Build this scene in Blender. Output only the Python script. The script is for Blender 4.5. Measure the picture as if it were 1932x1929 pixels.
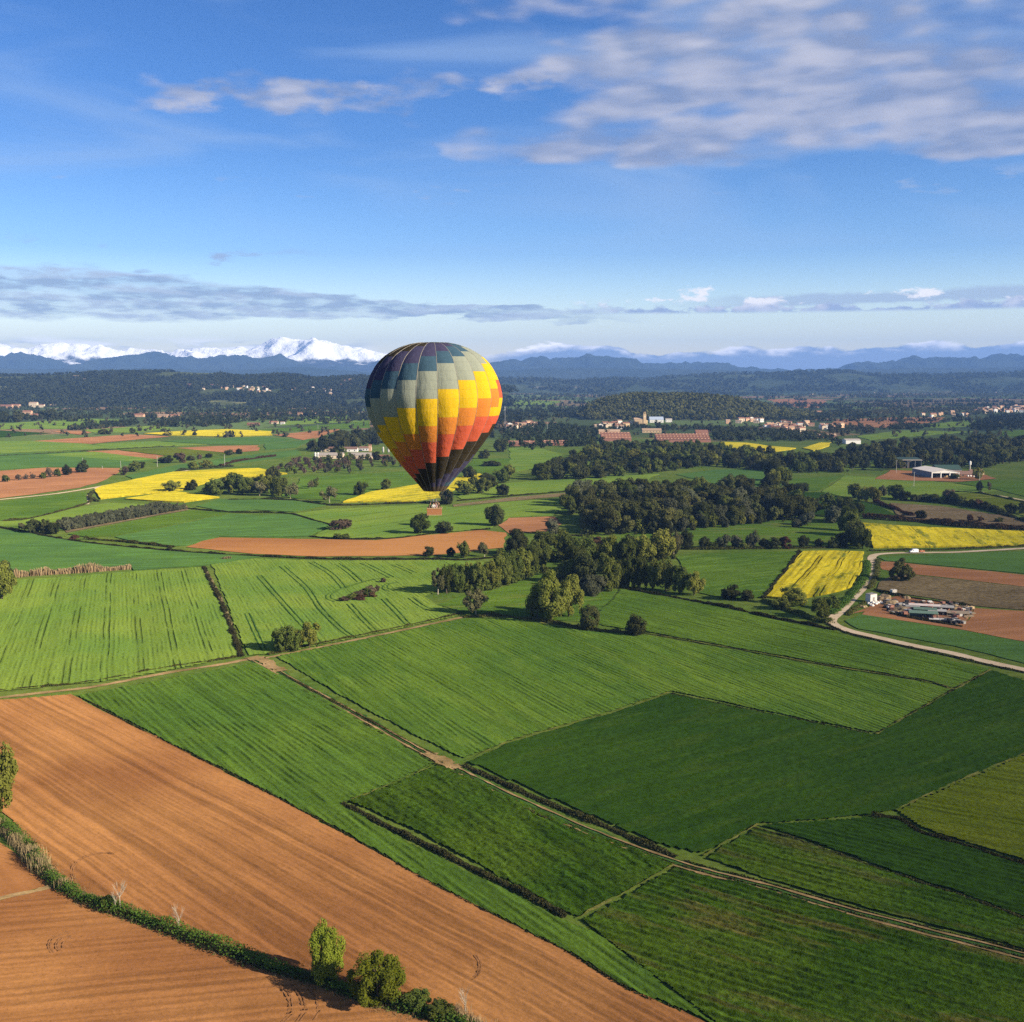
import bpy, bmesh, math, random
import numpy as np
from mathutils import Vector, Matrix, Euler

random.seed(7)
rng = np.random.default_rng(11)
scene = bpy.context.scene
COL = scene.collection
for _o in list(bpy.data.objects):
    bpy.data.objects.remove(_o, do_unlink=True)

# ------------------------------------------------------------------ camera
IW, IH, FPX = 1932.0, 1929.0, 2159.0      # size of the studied picture and focal length in its pixels
CAM_H = 100.0
PITCH = math.radians(6.67)
cam_data = bpy.data.cameras.new("camera")
cam_data.sensor_width = 36.0
cam_data.lens = FPX / IW * 36.0
cam_data.clip_start = 1.0
cam_data.clip_end = 120000.0
cam = bpy.data.objects.new("camera", cam_data)
cam.location = (0, 0, CAM_H)
cam.rotation_euler = (math.pi / 2 - PITCH, 0, 0)
COL.objects.link(cam)
scene.camera = cam

# ------------------------------------------------------------------ light
SUN_EL = math.radians(25.0)
SUN_H = (0.883, -0.469)                    # horizontal direction towards the sun
SUN_STRENGTH = 5.0
SKY_STRENGTH = 0.062
EXPOSURE = 0.95
EXP_MUL = 2 ** EXPOSURE
sd = bpy.data.lights.new("sun", 'SUN')
sd.energy = SUN_STRENGTH
sd.angle = math.radians(0.6)
sd.color = (1.0, 0.88, 0.69)
sun = bpy.data.objects.new("sun", sd)
COL.objects.link(sun)
to_sun = Vector((SUN_H[0] * math.cos(SUN_EL), SUN_H[1] * math.cos(SUN_EL), math.sin(SUN_EL))).normalized()
sun.rotation_euler = to_sun.to_track_quat('Z', 'Y').to_euler()
sun.location = (200, -100, 400)

vs = scene.view_settings
vs.view_transform = 'Standard'
vs.look = 'None'
vs.gamma = 1.0
vs.use_curve_mapping = False
vs.exposure = EXPOSURE
scene.render.engine = 'CYCLES'
cy = scene.cycles
cy.use_denoising = False
try:
    cy.denoiser = 'OPENIMAGEDENOISE'
    cy.denoising_input_passes = 'RGB_ALBEDO_NORMAL'
    cy.denoising_prefilter = 'ACCURATE'
except Exception:
    pass
cy.max_bounces = 4
cy.diffuse_bounces = 1
cy.glossy_bounces = 1
cy.transmission_bounces = 3
cy.transparent_max_bounces = 4
cy.volume_bounces = 0
cy.use_adaptive_sampling = True
cy.adaptive_threshold = 0.012
cy.adaptive_min_samples = 32
cy.sample_clamp_indirect = 4.0


# ------------------------------------------------------------------ picture <-> place
_cp, _sp = math.cos(PITCH), math.sin(PITCH)


def ray(x, y):
    u = (x - IW / 2) / FPX
    v = (IH / 2 - y) / FPX
    return (u, _cp + v * _sp, -_sp + v * _cp)


def G(x, y, z=0.0):
    """the place on the level plain (height z) that the picture shows at x, y"""
    d = ray(x, y)
    t = (z - CAM_H) / d[2]
    return (d[0] * t, d[1] * t, z)


def mpp(x, y):
    """metres to one picture pixel there"""
    d = ray(x, y)
    return -CAM_H / d[2] / FPX


def angles(x, y):
    d = ray(x, y)
    return math.degrees(math.atan2(d[0], d[1])), math.degrees(math.atan2(d[2], math.hypot(d[0], d[1])))


# ------------------------------------------------------------------ node helper
class NT:
    def __init__(self, tree):
        self.t = tree
        self.n = tree.nodes
        self.l = tree.links

    def new(self, kind, **props):
        nd = self.n.new(kind)
        for k, v in props.items():
            setattr(nd, k, v)
        return nd

    def put(self, sock, val):
        if val is None:
            return
        if isinstance(val, bpy.types.NodeSocket):
            self.l.new(val, sock)
        else:
            if hasattr(sock, 'default_value'):
                dv = sock.default_value
                if hasattr(dv, '__len__') and len(dv) == 4 and hasattr(val, '__len__') and len(val) == 3:
                    val = (*val, 1.0)
                sock.default_value = val

    def math(self, op, a, b=None, c=None, clamp=False):
        nd = self.new('ShaderNodeMath', operation=op, use_clamp=clamp)
        self.put(nd.inputs[0], a)
        self.put(nd.inputs[1], b)
        self.put(nd.inputs[2], c)
        return nd.outputs[0]

    def vmath(self, op, a, b=None, out=0):
        nd = self.new('ShaderNodeVectorMath', operation=op)
        self.put(nd.inputs[0], a)
        self.put(nd.inputs[1], b)
        return nd.outputs[out]

    def mix(self, f, a, b, blend='MIX'):
        nd = self.new('ShaderNodeMix', data_type='RGBA', blend_type=blend)
        nd.clamp_factor = True
        self.put(nd.inputs[0], f)
        self.put(nd.inputs[6], a)
        self.put(nd.inputs[7], b)
        return nd.outputs[2]

    def ramp(self, v, lo, hi, a=0.0, b=1.0, smooth=True):
        nd = self.new('ShaderNodeMapRange')
        nd.interpolation_type = 'SMOOTHSTEP' if smooth else 'LINEAR'
        nd.clamp = True if not smooth else nd.clamp
        self.put(nd.inputs[0], v)
        self.put(nd.inputs[1], lo)
        self.put(nd.inputs[2], hi)
        self.put(nd.inputs[3], a)
        self.put(nd.inputs[4], b)
        return nd.outputs[0]

    def noise(self, vec, scale=1.0, detail=3.0, rough=0.5, distort=0.0, dim='3D'):
        nd = self.new('ShaderNodeTexNoise', noise_dimensions=dim)
        self.put(nd.inputs['Vector'], vec)
        nd.inputs['Scale'].default_value = scale
        nd.inputs['Detail'].default_value = detail
        nd.inputs['Roughness'].default_value = rough
        nd.inputs['Distortion'].default_value = distort
        return nd.outputs['Fac']

    def sep(self, v):
        nd = self.new('ShaderNodeSeparateXYZ')
        self.put(nd.inputs[0], v)
        return nd.outputs[0], nd.outputs[1], nd.outputs[2]

    def comb(self, x, y, z=0.0):
        nd = self.new('ShaderNodeCombineXYZ')
        self.put(nd.inputs[0], x)
        self.put(nd.inputs[1], y)
        self.put(nd.inputs[2], z)
        return nd.outputs[0]


def lin(r, g, b):
    """display colour 0-255 -> linear"""
    f = lambda c: (c / 255 / 12.92) if c / 255 <= 0.04045 else ((c / 255 + 0.055) / 1.055) ** 2.4
    return (f(r), f(g), f(b))


# ------------------------------------------------------------------ sky with its clouds (all of it in the world)
world = bpy.data.worlds.new("World")
scene.world = world
world.use_nodes = True
w = NT(world.node_tree)
w.n.clear()
out = w.new('ShaderNodeOutputWorld')
bg = w.new('ShaderNodeBackground')
bg.inputs['Strength'].default_value = SKY_STRENGTH
w.l.new(bg.outputs[0], out.inputs[0])
sky = w.new('ShaderNodeTexSky', sky_type='NISHITA')
sky.sun_disc = False
sky.sun_elevation = SUN_EL
sky.sun_rotation = math.atan2(SUN_H[0], SUN_H[1])
sky.altitude = 100
sky.air_density = 1.0
sky.dust_density = 0.35
sky.ozone_density = 3.0
hsv = w.new('ShaderNodeHueSaturation')
hsv.inputs['Saturation'].default_value = 1.22
hsv.inputs['Value'].default_value = 1.30
w.l.new(sky.outputs[0], hsv.inputs['Color'])
tc = w.new('ShaderNodeTexCoord')
dvec = w.vmath('NORMALIZE', tc.outputs['Generated'])
dx, dy, dz = w.sep(dvec)
az = w.math('MULTIPLY', w.math('ARCTAN2', dx, dy), 57.2958)
el = w.math('MULTIPLY', w.math('ARCSINE', dz), 57.2958)
# deepen the blue with height over the horizon, as clear spring air shows it
tr_ = w.new('ShaderNodeValToRGB')
tr_.color_ramp.elements[0].position = 0.0
tr_.color_ramp.elements[0].color = (1.85, 1.55, 1.36, 1)
tr_.color_ramp.elements[1].position = 1.0
tr_.color_ramp.elements[1].color = (0.46, 0.58, 0.84, 1)
for p_, c_ in ((3 / 18, (1.58, 1.38, 1.30)), (6 / 18, (0.80, 0.88, 1.13)), (11 / 18, (0.54, 0.66, 0.93))):
    e_ = tr_.color_ramp.elements.new(p_)
    e_.color = (*c_, 1)
w.put(tr_.inputs[0], w.math('DIVIDE', el, 18.0, clamp=True))
tint = tr_.outputs[0]
skycol = w.mix(1.0, hsv.outputs[0], tint, 'MULTIPLY')

KC = 1.0 / (SKY_STRENGTH * EXP_MUL)        # display-linear -> background colour units


def cc(r, g, b):
    c = lin(r, g, b)
    return tuple(v * KC for v in c)


def band(v, a0, a1, b0, b1):
    """rises from a0 to a1 and falls from b0 to b1"""
    return w.math('MULTIPLY', w.ramp(v, a0, a1), w.ramp(v, b0, b1, 1.0, 0.0))


warp = w.noise(w.comb(w.math('MULTIPLY', az, 0.16), w.math('MULTIPLY', el, 0.42), 3.0), 1.0, 3.0)
warpc = w.math('SUBTRACT', warp, 0.5)


def lit_noise(sx, sy, zoff, detail=7.0, rough=0.55, dxo=-0.55, dyo=-0.32):
    """cloud body and how much brighter its side towards the sun is"""
    p = w.comb(w.math('MULTIPLY', az, sx), w.math('MULTIPLY', el, sy), zoff)
    q = w.comb(w.math('MULTIPLY_ADD', az, sx, dxo * sx), w.math('MULTIPLY_ADD', el, sy, dyo * sy), zoff)
    a = w.noise(p, 1.0, detail, rough)
    b = w.noise(q, 1.0, 3.0, 0.5)
    a2 = w.noise(p, 1.0, 3.0, 0.5)
    return a, w.ramp(w.math('SUBTRACT', a2, b), -0.10, 0.10)


col = skycol
# -- thin veil of high cloud
veil = w.noise(w.comb(w.math('MULTIPLY', az, 0.07), w.math('MULTIPLY', el, 0.35), 9.3), 1.0, 4.0, 0.5, 0.6)
vf = w.math('MULTIPLY', w.ramp(veil, 0.40, 0.72), w.math('MULTIPLY', w.ramp(el, 4.0, 9.0), 0.42))
col = w.mix(vf, col, cc(176, 202, 238))

ZA = 6.6
# -- broken altocumulus, thickest high on the sun's side
nA, sA = lit_noise(0.13, 0.46, ZA, 6.0, 0.53)
vo = w.new('ShaderNodeTexVoronoi', feature='SMOOTH_F1')
w.put(vo.inputs['Vector'], w.comb(w.math('MULTIPLY_ADD', warpc, 1.2, w.math('MULTIPLY', az, 0.42)), w.math('MULTIPLY', el, 1.05), 0.0))
vo.inputs['Scale'].default_value = 1.0
vo.inputs['Smoothness'].default_value = 0.6
bil = w.ramp(vo.outputs['Distance'], 0.1, 0.75, 0.5, -0.5, smooth=False)
nA = w.math('MULTIPLY_ADD', bil, 0.24, nA)
elw = w.math('MULTIPLY_ADD', warpc, 3.0, el)
azw = w.math('MULTIPLY_ADD', warpc, 9.0, az)
low = w.ramp(w.math('MULTIPLY_ADD', az, 0.02, elw), 9.7, 11.0)
side = w.ramp(azw, -12.0, 11.0)
maskA = w.math('MULTIPLY', low, side)
# streak of the same cloud reaching left at about 13 degrees
stk = w.math('MULTIPLY', band(w.math('MULTIPLY_ADD', az, -0.055, elw), 12.4, 13.4, 13.9, 15.2),
             w.math('MULTIPLY', band(az, -21.0, -15.0, 2.0, 8.0), 0.85))
stk = w.math('MULTIPLY', stk, w.ramp(w.noise(w.comb(w.math('MULTIPLY', az, 0.35), w.math('MULTIPLY', el, 0.9), 51.0), 1.0, 4.0, 0.6), 0.34, 0.60, 0.55, 1.0))
maskA = w.math('MAXIMUM', maskA, stk)
maskA = w.math('MAXIMUM', maskA, w.math('MULTIPLY', w.math('MULTIPLY', w.ramp(el, 13.0, 17.0), w.ramp(azw, -12.0, 4.0)), 0.72))
thr = w.math('MULTIPLY_ADD', maskA, -0.56, 0.76)
covA = w.ramp(nA, w.math('SUBTRACT', thr, 0.04), w.math('ADD', thr, 0.30))
covA = w.math('MULTIPLY', w.math('MULTIPLY', covA, 0.86), w.ramp(maskA, 0.02, 0.2))
# ripples of light and shade through the sheet
rip = w.noise(w.comb(w.math('MULTIPLY', az, 0.26), w.math('MULTIPLY', el, 0.95), 40.0), 1.0, 5.0, 0.5, 0.2)
lightA = w.math('MULTIPLY_ADD', w.math('ADD', w.math('ADD', w.math('MULTIPLY', sA, 0.62), w.math('MULTIPLY', w.ramp(rip, 0.36, 0.64), 0.45)), w.math('MULTIPLY', bil, 0.45)), 1.0, -0.1, clamp=True)
cloudA = w.mix(lightA, cc(142, 157, 192), cc(206, 206, 220))
cloudA = w.mix(w.ramp(nA, 0.30, 0.52), w.mix(0.55, cloudA, cc(140, 172, 222)), cloudA)
col = w.mix(covA, col, cloudA)

# -- long grey layer low on the left, breaking into puffs towards the middle
nB, sB = lit_noise(0.28, 1.5, 5.1, 5.0, 0.55)
elb = w.math('MULTIPLY_ADD', w.math('SUBTRACT', nB, 0.5), 1.5, el)
elb = w.math('MULTIPLY_ADD', az, 0.035, elb)                      # the layer sinks to the right
halfB = w.ramp(az, -22.0, -3.0, 0.95, 0.26)
maskB = w.math('MULTIPLY', w.ramp(w.math('ABSOLUTE', w.math('SUBTRACT', elb, 3.15)), halfB, w.math('MULTIPLY', halfB, 1.5), 1.0, 0.0),
               w.ramp(az, 0.0, 8.0, 1.0, 0.0))
cloudB = w.mix(sB, cc(146, 163, 196), cc(190, 200, 222))
brkB = w.ramp(w.noise(w.comb(w.math('MULTIPLY', az, 0.5), w.math('MULTIPLY', el, 2.4), 61.0), 1.0, 6.0, 0.6), 0.36, 0.58, 0.45, 1.0)
col = w.mix(w.math('MULTIPLY', w.math('MULTIPLY', maskB, brkB), 0.80), col, cloudB)
# small shreds above it
nB2 = w.noise(w.comb(w.math('MULTIPLY', az, 0.33), w.math('MULTIPLY', el, 1.3), 7.7), 1.0, 6.0, 0.55)
shr = w.math('MULTIPLY', w.ramp(nB2, 0.56, 0.68), w.math('MULTIPLY', band(el, 4.2, 5.0, 5.6, 6.6), w.ramp(az, -8.0, -14.0, 0.0, 1.0)))
col = w.mix(w.math('MULTIPLY', shr, 0.7), col, cc(166, 180, 212))
shr2 = w.math('MULTIPLY', w.ramp(nB2, 0.60, 0.70), band(el, 8.0, 8.6, 8.9, 9.6))
col = w.mix(w.math('MULTIPLY', shr2, 0.45), col, cc(176, 192, 222))

# -- fair-weather puffs in a row on the right, flat grey bases and sunlit tops
nC, sC = lit_noise(0.50, 1.25, 12.4, 6.0, 0.58, -0.3, -0.25)
thC = w.ramp(az, 0.0, 15.0, 0.50, 0.26)
topC = w.math('MULTIPLY_ADD', w.math('SUBTRACT', nC, 0.34), 4.4, 3.15)
cC = w.math('MULTIPLY', w.math('MULTIPLY', w.ramp(el, 3.02, 3.22), w.ramp(w.math('SUBTRACT', topC, el), 0.0, 0.4)),
            w.math('MULTIPLY', w.ramp(nC, thC, w.math('ADD', thC, 0.14)), w.ramp(az, 1.0, 6.0)))
hC = w.ramp(el, 3.2, 3.85)
cloudC = w.mix(w.math('MULTIPLY', w.math('MULTIPLY_ADD', hC, 0.8, 0.35), w.math('MULTIPLY_ADD', sC, 0.9, 0.3)), cc(150, 172, 212), tuple(v * 1.35 for v in cc(250, 244, 240)))
layerC = w.math('MULTIPLY', band(w.math('MULTIPLY_ADD', w.math('SUBTRACT', nC, 0.5), 0.8, w.math('MULTIPLY_ADD', az, -0.016, el)), 3.0, 3.2, 3.5, 3.8), w.ramp(az, 6.0, 15.0, 0.0, 0.75))
col = w.mix(layerC, col, cc(182, 198, 222))
col = w.mix(w.math('MULTIPLY', cC, 0.95), col, cloudC)

# -- bank lying on the far range, grey-blue below and bright along its crest
nD, sD = lit_noise(0.42, 1.1, 21.9, 6.0, 0.58, -0.3, -0.25)
crest = w.math('ADD', w.ramp(az, 6.0, 24.0, 1.22, 1.75, smooth=False), w.math('MULTIPLY', w.math('SUBTRACT', nD, 0.5), 1.5))
bump1 = w.math('MULTIPLY', band(az, -2.0, 2.6, 3.4, 7.5), 0.45)
crest = w.math('ADD', crest, bump1)
inD = w.math('MULTIPLY', w.ramp(w.math('SUBTRACT', crest, el), 0.0, 0.16), w.ramp(az, -3.5, 0.5))
dD = w.ramp(w.math('SUBTRACT', crest, el), 0.04, 0.5, 1.0, 0.0)
lightD = w.math('MULTIPLY', dD, w.math('ADD', w.math('MULTIPLY', sD, 0.75), w.math('MULTIPLY', band(az, -3.0, 0.0, 4.0, 6.5), 0.35)))
cloudD = w.mix(lightD, cc(132, 160, 210), tuple(v * 2.6 for v in cc(250, 240, 232)))
col = w.mix(w.math('MULTIPLY', inD, 0.92), col, cloudD)
# cloud caught on the snow peaks
nE, sE = lit_noise(0.30, 1.7, 31.0, 5.0, 0.56)
inE = w.math('MULTIPLY', w.ramp(nE, 0.44, 0.60), w.math('MULTIPLY', band(el, 0.4, 1.0, 1.5, 2.0), w.ramp(az, -6.0, -9.0, 0.0, 1.0)))
col = w.mix(w.math('MULTIPLY', inE, 0.8), col, w.mix(sE, cc(186, 202, 230), tuple(v * 2.2 for v in cc(246, 240, 236))))
w.l.new(col, bg.inputs['Color'])
world.cycles.sampling_method = 'MANUAL'
world.cycles.sample_map_resolution = 256


# ------------------------------------------------------------------ mesh helpers
def mesh_np(name, V, F, mat=None, smooth=False):
    """one mesh from arrays; F is (n,3) or (n,4)"""
    V = np.asarray(V, dtype=np.float32)
    F = np.asarray(F, dtype=np.int32)
    k = F.shape[1]
    me = bpy.data.meshes.new(name)
    me.vertices.add(len(V))
    me.vertices.foreach_set('co', V.ravel())
    me.loops.add(F.size)
    me.loops.foreach_set('vertex_index', F.ravel())
    me.polygons.add(len(F))
    me.polygons.foreach_set('loop_start', np.arange(0, F.size, k, dtype=np.int32))
    if smooth:
        me.polygons.foreach_set('use_smooth', np.ones(len(F), dtype=bool))
    me.update(calc_edges=True)
    if mat:
        me.materials.append(mat)
    return me


def mesh_list(name, V, F, mat=None):
    me = bpy.data.meshes.new(name)
    me.from_pydata([tuple(v) for v in V], [], [tuple(f) for f in F])
    me.update()
    if mat:
        me.materials.append(mat)
    return me


def link(name, data, parent=None, loc=None, rotz=None, scale=None):
    o = bpy.data.objects.new(name, data)
    COL.objects.link(o)
    if parent:
        o.parent = parent
    if loc is not None:
        o.location = loc
    if rotz is not None:
        o.rotation_euler = (0, 0, rotz)
    if scale is not None:
        o.scale = scale
    return o


def tag(o, label, cat, group=None, kind=None):
    o['label'] = label
    o['category'] = cat
    if group:
        o['group'] = group
    if kind:
        o['kind'] = kind
    return o


def struct(o):
    o['kind'] = 'structure'
    return o


class MB:
    """collects simple shapes into one mesh"""
    def __init__(self):
        self.V = []
        self.F = []

    def add(self, V, F):
        b = len(self.V)
        self.V += [tuple(v) for v in V]
        self.F += [tuple(i + b for i in f) for f in F]
        return self

    def box(self, x0, x1, y0, y1, z0, z1):
        V = [(x0, y0, z0), (x1, y0, z0), (x1, y1, z0), (x0, y1, z0), (x0, y0, z1), (x1, y0, z1), (x1, y1, z1), (x0, y1, z1)]
        F = [(0, 3, 2, 1), (4, 5, 6, 7), (0, 1, 5, 4), (1, 2, 6, 5), (2, 3, 7, 6), (3, 0, 4, 7)]
        return self.add(V, F)

    def tube(self, a, b, r0, r1, n=6, cap=True):
        a, b = Vector(a), Vector(b)
        d = (b - a).normalized()
        s = d.orthogonal().normalized()
        t = d.cross(s)
        V = []
        for p, r in ((a, r0), (b, r1)):
            for i in range(n):
                th = 2 * math.pi * i / n
                V.append(p + s * (r * math.cos(th)) + t * (r * math.sin(th)))
        F = [(i, (i + 1) % n, n + (i + 1) % n, n + i) for i in range(n)]
        if cap:
            F += [tuple(range(n - 1, -1, -1)), tuple(range(n, 2 * n))]
        return self.add(V, F)

    def mesh(self, name, mat=None):
        return mesh_list(name, self.V, self.F, mat)


def in_poly(P, poly):
    """points (n,2) inside polygon (m,2)"""
    x, y = P[:, 0], P[:, 1]
    ins = np.zeros(len(P), bool)
    m = len(poly)
    j = m - 1
    for i in range(m):
        xi, yi = poly[i]
        xj, yj = poly[j]
        c = ((yi > y) != (yj > y)) & (x < (xj - xi) * (y - yi) / (yj - yi + 1e-12) + xi)
        ins ^= c
        j = i
    return ins


def _hash(ix, iy, s):
    h = (ix * 374761393 + iy * 668265263 + s * 974634777) & 0xffffffff
    h = ((h ^ (h >> 13)) * 1274126177) & 0xffffffff
    return ((h ^ (h >> 16)) & 0xffff) / 65535.0


def vnoise(x, y, s=0):
    x = np.asarray(x, float)
    y = np.asarray(y, float)
    ix = np.floor(x).astype(np.int64)
    iy = np.floor(y).astype(np.int64)
    fx = x - ix
    fy = y - iy
    fx = fx * fx * (3 - 2 * fx)
    fy = fy * fy * (3 - 2 * fy)
    a = _hash(ix, iy, s)
    b = _hash(ix + 1, iy, s)
    c = _hash(ix, iy + 1, s)
    d = _hash(ix + 1, iy + 1, s)
    return (a * (1 - fx) + b * fx) * (1 - fy) + (c * (1 - fx) + d * fx) * fy


def fbm(x, y, s=0, oct=5, gain=0.5):
    r = 0
    a = 1.0
    tot = 0
    for k in range(oct):
        r = r + a * vnoise(x * 2 ** k, y * 2 ** k, s + k)
        tot += a
        a *= gain
    return r / tot


def catmull(pts, n=8):
    if len(pts) < 3:
        return [tuple(p) for p in pts]
    P = [np.array(p, float) for p in pts]
    P = [2 * P[0] - P[1]] + P + [2 * P[-1] - P[-2]]
    outp = []
    for i in range(1, len(P) - 2):
        for k in range(n):
            t = k / n
            p0, p1, p2, p3 = P[i - 1], P[i], P[i + 1], P[i + 2]
            outp.append(tuple(0.5 * ((2 * p1) + (-p0 + p2) * t + (2 * p0 - 5 * p1 + 4 * p2 - p3) * t * t + (-p0 + 3 * p1 - 3 * p2 + p3) * t ** 3)))
    outp.append(tuple(P[-2]))
    return outp


# ------------------------------------------------------------------ materials
MATS = {}


def base_mat(name):
    m = bpy.data.materials.new(name)
    m.use_nodes = True
    t = NT(m.node_tree)
    t.n.clear()
    o = t.new('ShaderNodeOutputMaterial')
    return m, t, o


def rough_diffuse(t, color, rough=1.0, normal=None):
    d = t.new('ShaderNodeBsdfDiffuse')
    t.put(d.inputs['Color'], color)
    d.inputs['Roughness'].default_value = rough
    if normal is not None:
        t.l.new(normal, d.inputs['Normal'])
    return d.outputs[0]


def field_mat(name, c1, c2, ang=0.0, patch=60.0, streak=0.35, sw=2.0, row=0.0, rowsp=2.0, fine=0.35, fscale=0.9,
              tram=0.0, tramsp=20.0, bare=None, bare_amt=0.0, bump=0.5, bdist=0.5, seed=0.0, wander=5.0, slen=1.0, specks=0.0):
    """soil or standing crop: patches, sowing streaks, rows, wheel lines and clumps, in metres on the ground"""
    m, t, o = base_mat(name)
    geo = t.new('ShaderNodeNewGeometry')
    mp = t.new('ShaderNodeMapping')
    mp.inputs['Rotation'].default_value = (0, 0, -ang)
    mp.inputs['Location'].default_value = (seed * 13.7, seed * 7.1, seed)
    t.l.new(geo.outputs['Position'], mp.inputs['Vector'])
    x, y, z = t.sep(mp.outputs[0])
    flat = t.comb(x, y, seed)
    n_patch = t.noise(flat, 1.0 / patch, 5.0, 0.55)
    col = t.mix(t.ramp(n_patch, 0.32, 0.68), c1, c2)
    # wandering of the rows
    wv = t.math('MULTIPLY', t.math('SUBTRACT', t.noise(flat, 0.018, 2.0), 0.5), wander)
    yw = t.math('ADD', y, wv)
    h = None
    if bare is not None:
        nb = t.noise(t.comb(t.math('MULTIPLY', x, 0.035), t.math('MULTIPLY', yw, 0.16), seed + 4), 1.0, 5.0, 0.6)
        col = t.mix(t.math('MULTIPLY', t.ramp(nb, 0.50, 0.66), bare_amt), col, bare)
    if streak > 0:
        ns = t.noise(t.comb(t.math('MULTIPLY', x, 0.03 / sw / slen), t.math('MULTIPLY', yw, 0.55 / sw), seed + 2), 1.0, 4.0, 0.6)
        f = t.ramp(ns, 0.36, 0.62)
        k = t.math('MULTIPLY_ADD', f, streak, 1.0 - streak)
        col = t.mix(1.0, col, t.comb(k, k, k), 'MULTIPLY')
        h = f
    nf = t.noise(flat, fscale, 4.0, 0.65)
    kf = t.ramp(nf, 0.30, 0.70, 1.0 - fine, 1.0 + fine * 0.55, smooth=False)
    col = t.mix(1.0, col, t.comb(kf, kf, kf), 'MULTIPLY')
    ht = nf
    if row > 0:
        ph = t.math('MULTIPLY', yw, 2 * math.pi / rowsp)
        s = t.math('SINE', ph)
        brk = t.ramp(t.noise(t.comb(t.math('MULTIPLY', x, 0.08), t.math('MULTIPLY', y, 0.25), seed + 8), 1.0, 3.0), 0.38, 0.62)
        s2 = t.math('MULTIPLY', t.math('MULTIPLY_ADD', s, 0.5, 0.5), brk)
        k = t.math('MULTIPLY_ADD', s2, -row, 1.0)
        col = t.mix(1.0, col, t.comb(k, k, k), 'MULTIPLY')
        ht = t.math('MULTIPLY_ADD', s2, -0.7, ht)
    if tram > 0:
        md = t.math('MULTIPLY', t.math('FRACT', t.math('DIVIDE', yw, tramsp)), tramsp)
        l1 = t.ramp(t.math('ABSOLUTE', t.math('SUBTRACT', md, 5.0)), 0.15, 0.5, 1.0, 0.0)
        l2 = t.ramp(t.math('ABSOLUTE', t.math('SUBTRACT', md, 7.1)), 0.15, 0.5, 1.0, 0.0)
        gap = t.ramp(t.noise(t.comb(t.math('MULTIPLY', x, 0.03), t.math('MULTIPLY', y, 0.09), seed + 17), 1.0, 3.0), 0.40, 0.58)
        l = t.math('MULTIPLY', t.math('MAXIMUM', l1, l2), gap)
        k = t.math('MULTIPLY_ADD', l, -tram, 1.0)
        col = t.mix(1.0, col, t.comb(k, k, k), 'MULTIPLY')
        ht = t.math('MULTIPLY_ADD', l, -0.8, ht)
    if specks > 0:
        sp = t.noise(flat, 2.6, 2.0, 0.7)
        kd = t.ramp(sp, 0.30, 0.40, 1.0 - specks, 1.0, smooth=False)
        kl = t.ramp(sp, 0.64, 0.74, 1.0, 1.0 + specks * .7, smooth=False)
        kk = t.math('MULTIPLY', kd, kl)
        col = t.mix(1.0, col, t.comb(kk, kk, kk), 'MULTIPLY')
    nrm = None
    if bump > 0:
        b = t.new('ShaderNodeBump')
        b.inputs['Strength'].default_value = bump
        b.inputs['Distance'].default_value = bdist
        t.l.new(ht, b.inputs['Height'])
        nrm = b.outputs[0]
    t.l.new(rough_diffuse(t, col, 1.0, nrm), o.inputs[0])
    MATS[name] = m
    return m


def plain_mat(name, c, var=0.15, scale=0.5, rough=0.8, spec=0.2, c2=None, metal=0.0):
    m, t, o = base_mat(name)
    p = t.new('ShaderNodeBsdfPrincipled')
    tcn = t.new('ShaderNodeTexCoord')
    oi = t.new('ShaderNodeObjectInfo')
    n = t.noise(tcn.outputs['Object'], scale, 4.0, 0.6)
    col = t.mix(n, tuple(v * (1 - var) for v in c), tuple(min(1, v * (1 + var)) for v in (c2 or c)))
    k = t.ramp(oi.outputs['Random'], 0, 1, 1 - var, 1 + var, smooth=False)
    col = t.mix(1.0, col, t.comb(k, k, k), 'MULTIPLY')
    t.put(p.inputs['Base Color'], col)
    p.inputs['Roughness'].default_value = rough
    p.inputs['Specular IOR Level'].default_value = spec
    p.inputs['Metallic'].default_value = metal
    t.l.new(p.outputs[0], o.inputs[0])
    MATS[name] = m
    return m


def leaf_mat(name, c, c2, trans=0.22, var=0.35):
    """foliage: colour from leaf clump to leaf clump and from plant to plant, a little light through the leaf"""
    m, t, o = base_mat(name)
    geo = t.new('ShaderNodeNewGeometry')
    oi = t.new('ShaderNodeObjectInfo')
    col = t.mix(geo.outputs['Random Per Island'], c, c2)
    k = t.ramp(oi.outputs['Random'], 0, 1, 1 - var, 1 + var, smooth=False)
    hs = t.new('ShaderNodeHueSaturation')
    t.put(hs.inputs['Hue'], t.ramp(t.math('FRACT', t.math('MULTIPLY', oi.outputs['Random'], 7.31)), 0, 1, 0.482, 0.512, smooth=False))
    t.put(hs.inputs['Value'], k)
    t.put(hs.inputs['Color'], col)
    d = rough_diffuse(t, hs.outputs[0], 0.6)
    tr = t.new('ShaderNodeBsdfTranslucent')
    t.put(tr.inputs['Color'], hs.outputs[0])
    mx = t.new('ShaderNodeMixShader')
    mx.inputs[0].default_value = trans
    t.l.new(d, mx.inputs[1])
    t.l.new(tr.outputs[0], mx.inputs[2])
    t.l.new(mx.outputs[0], o.inputs[0])
    MATS[name] = m
    return m


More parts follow.
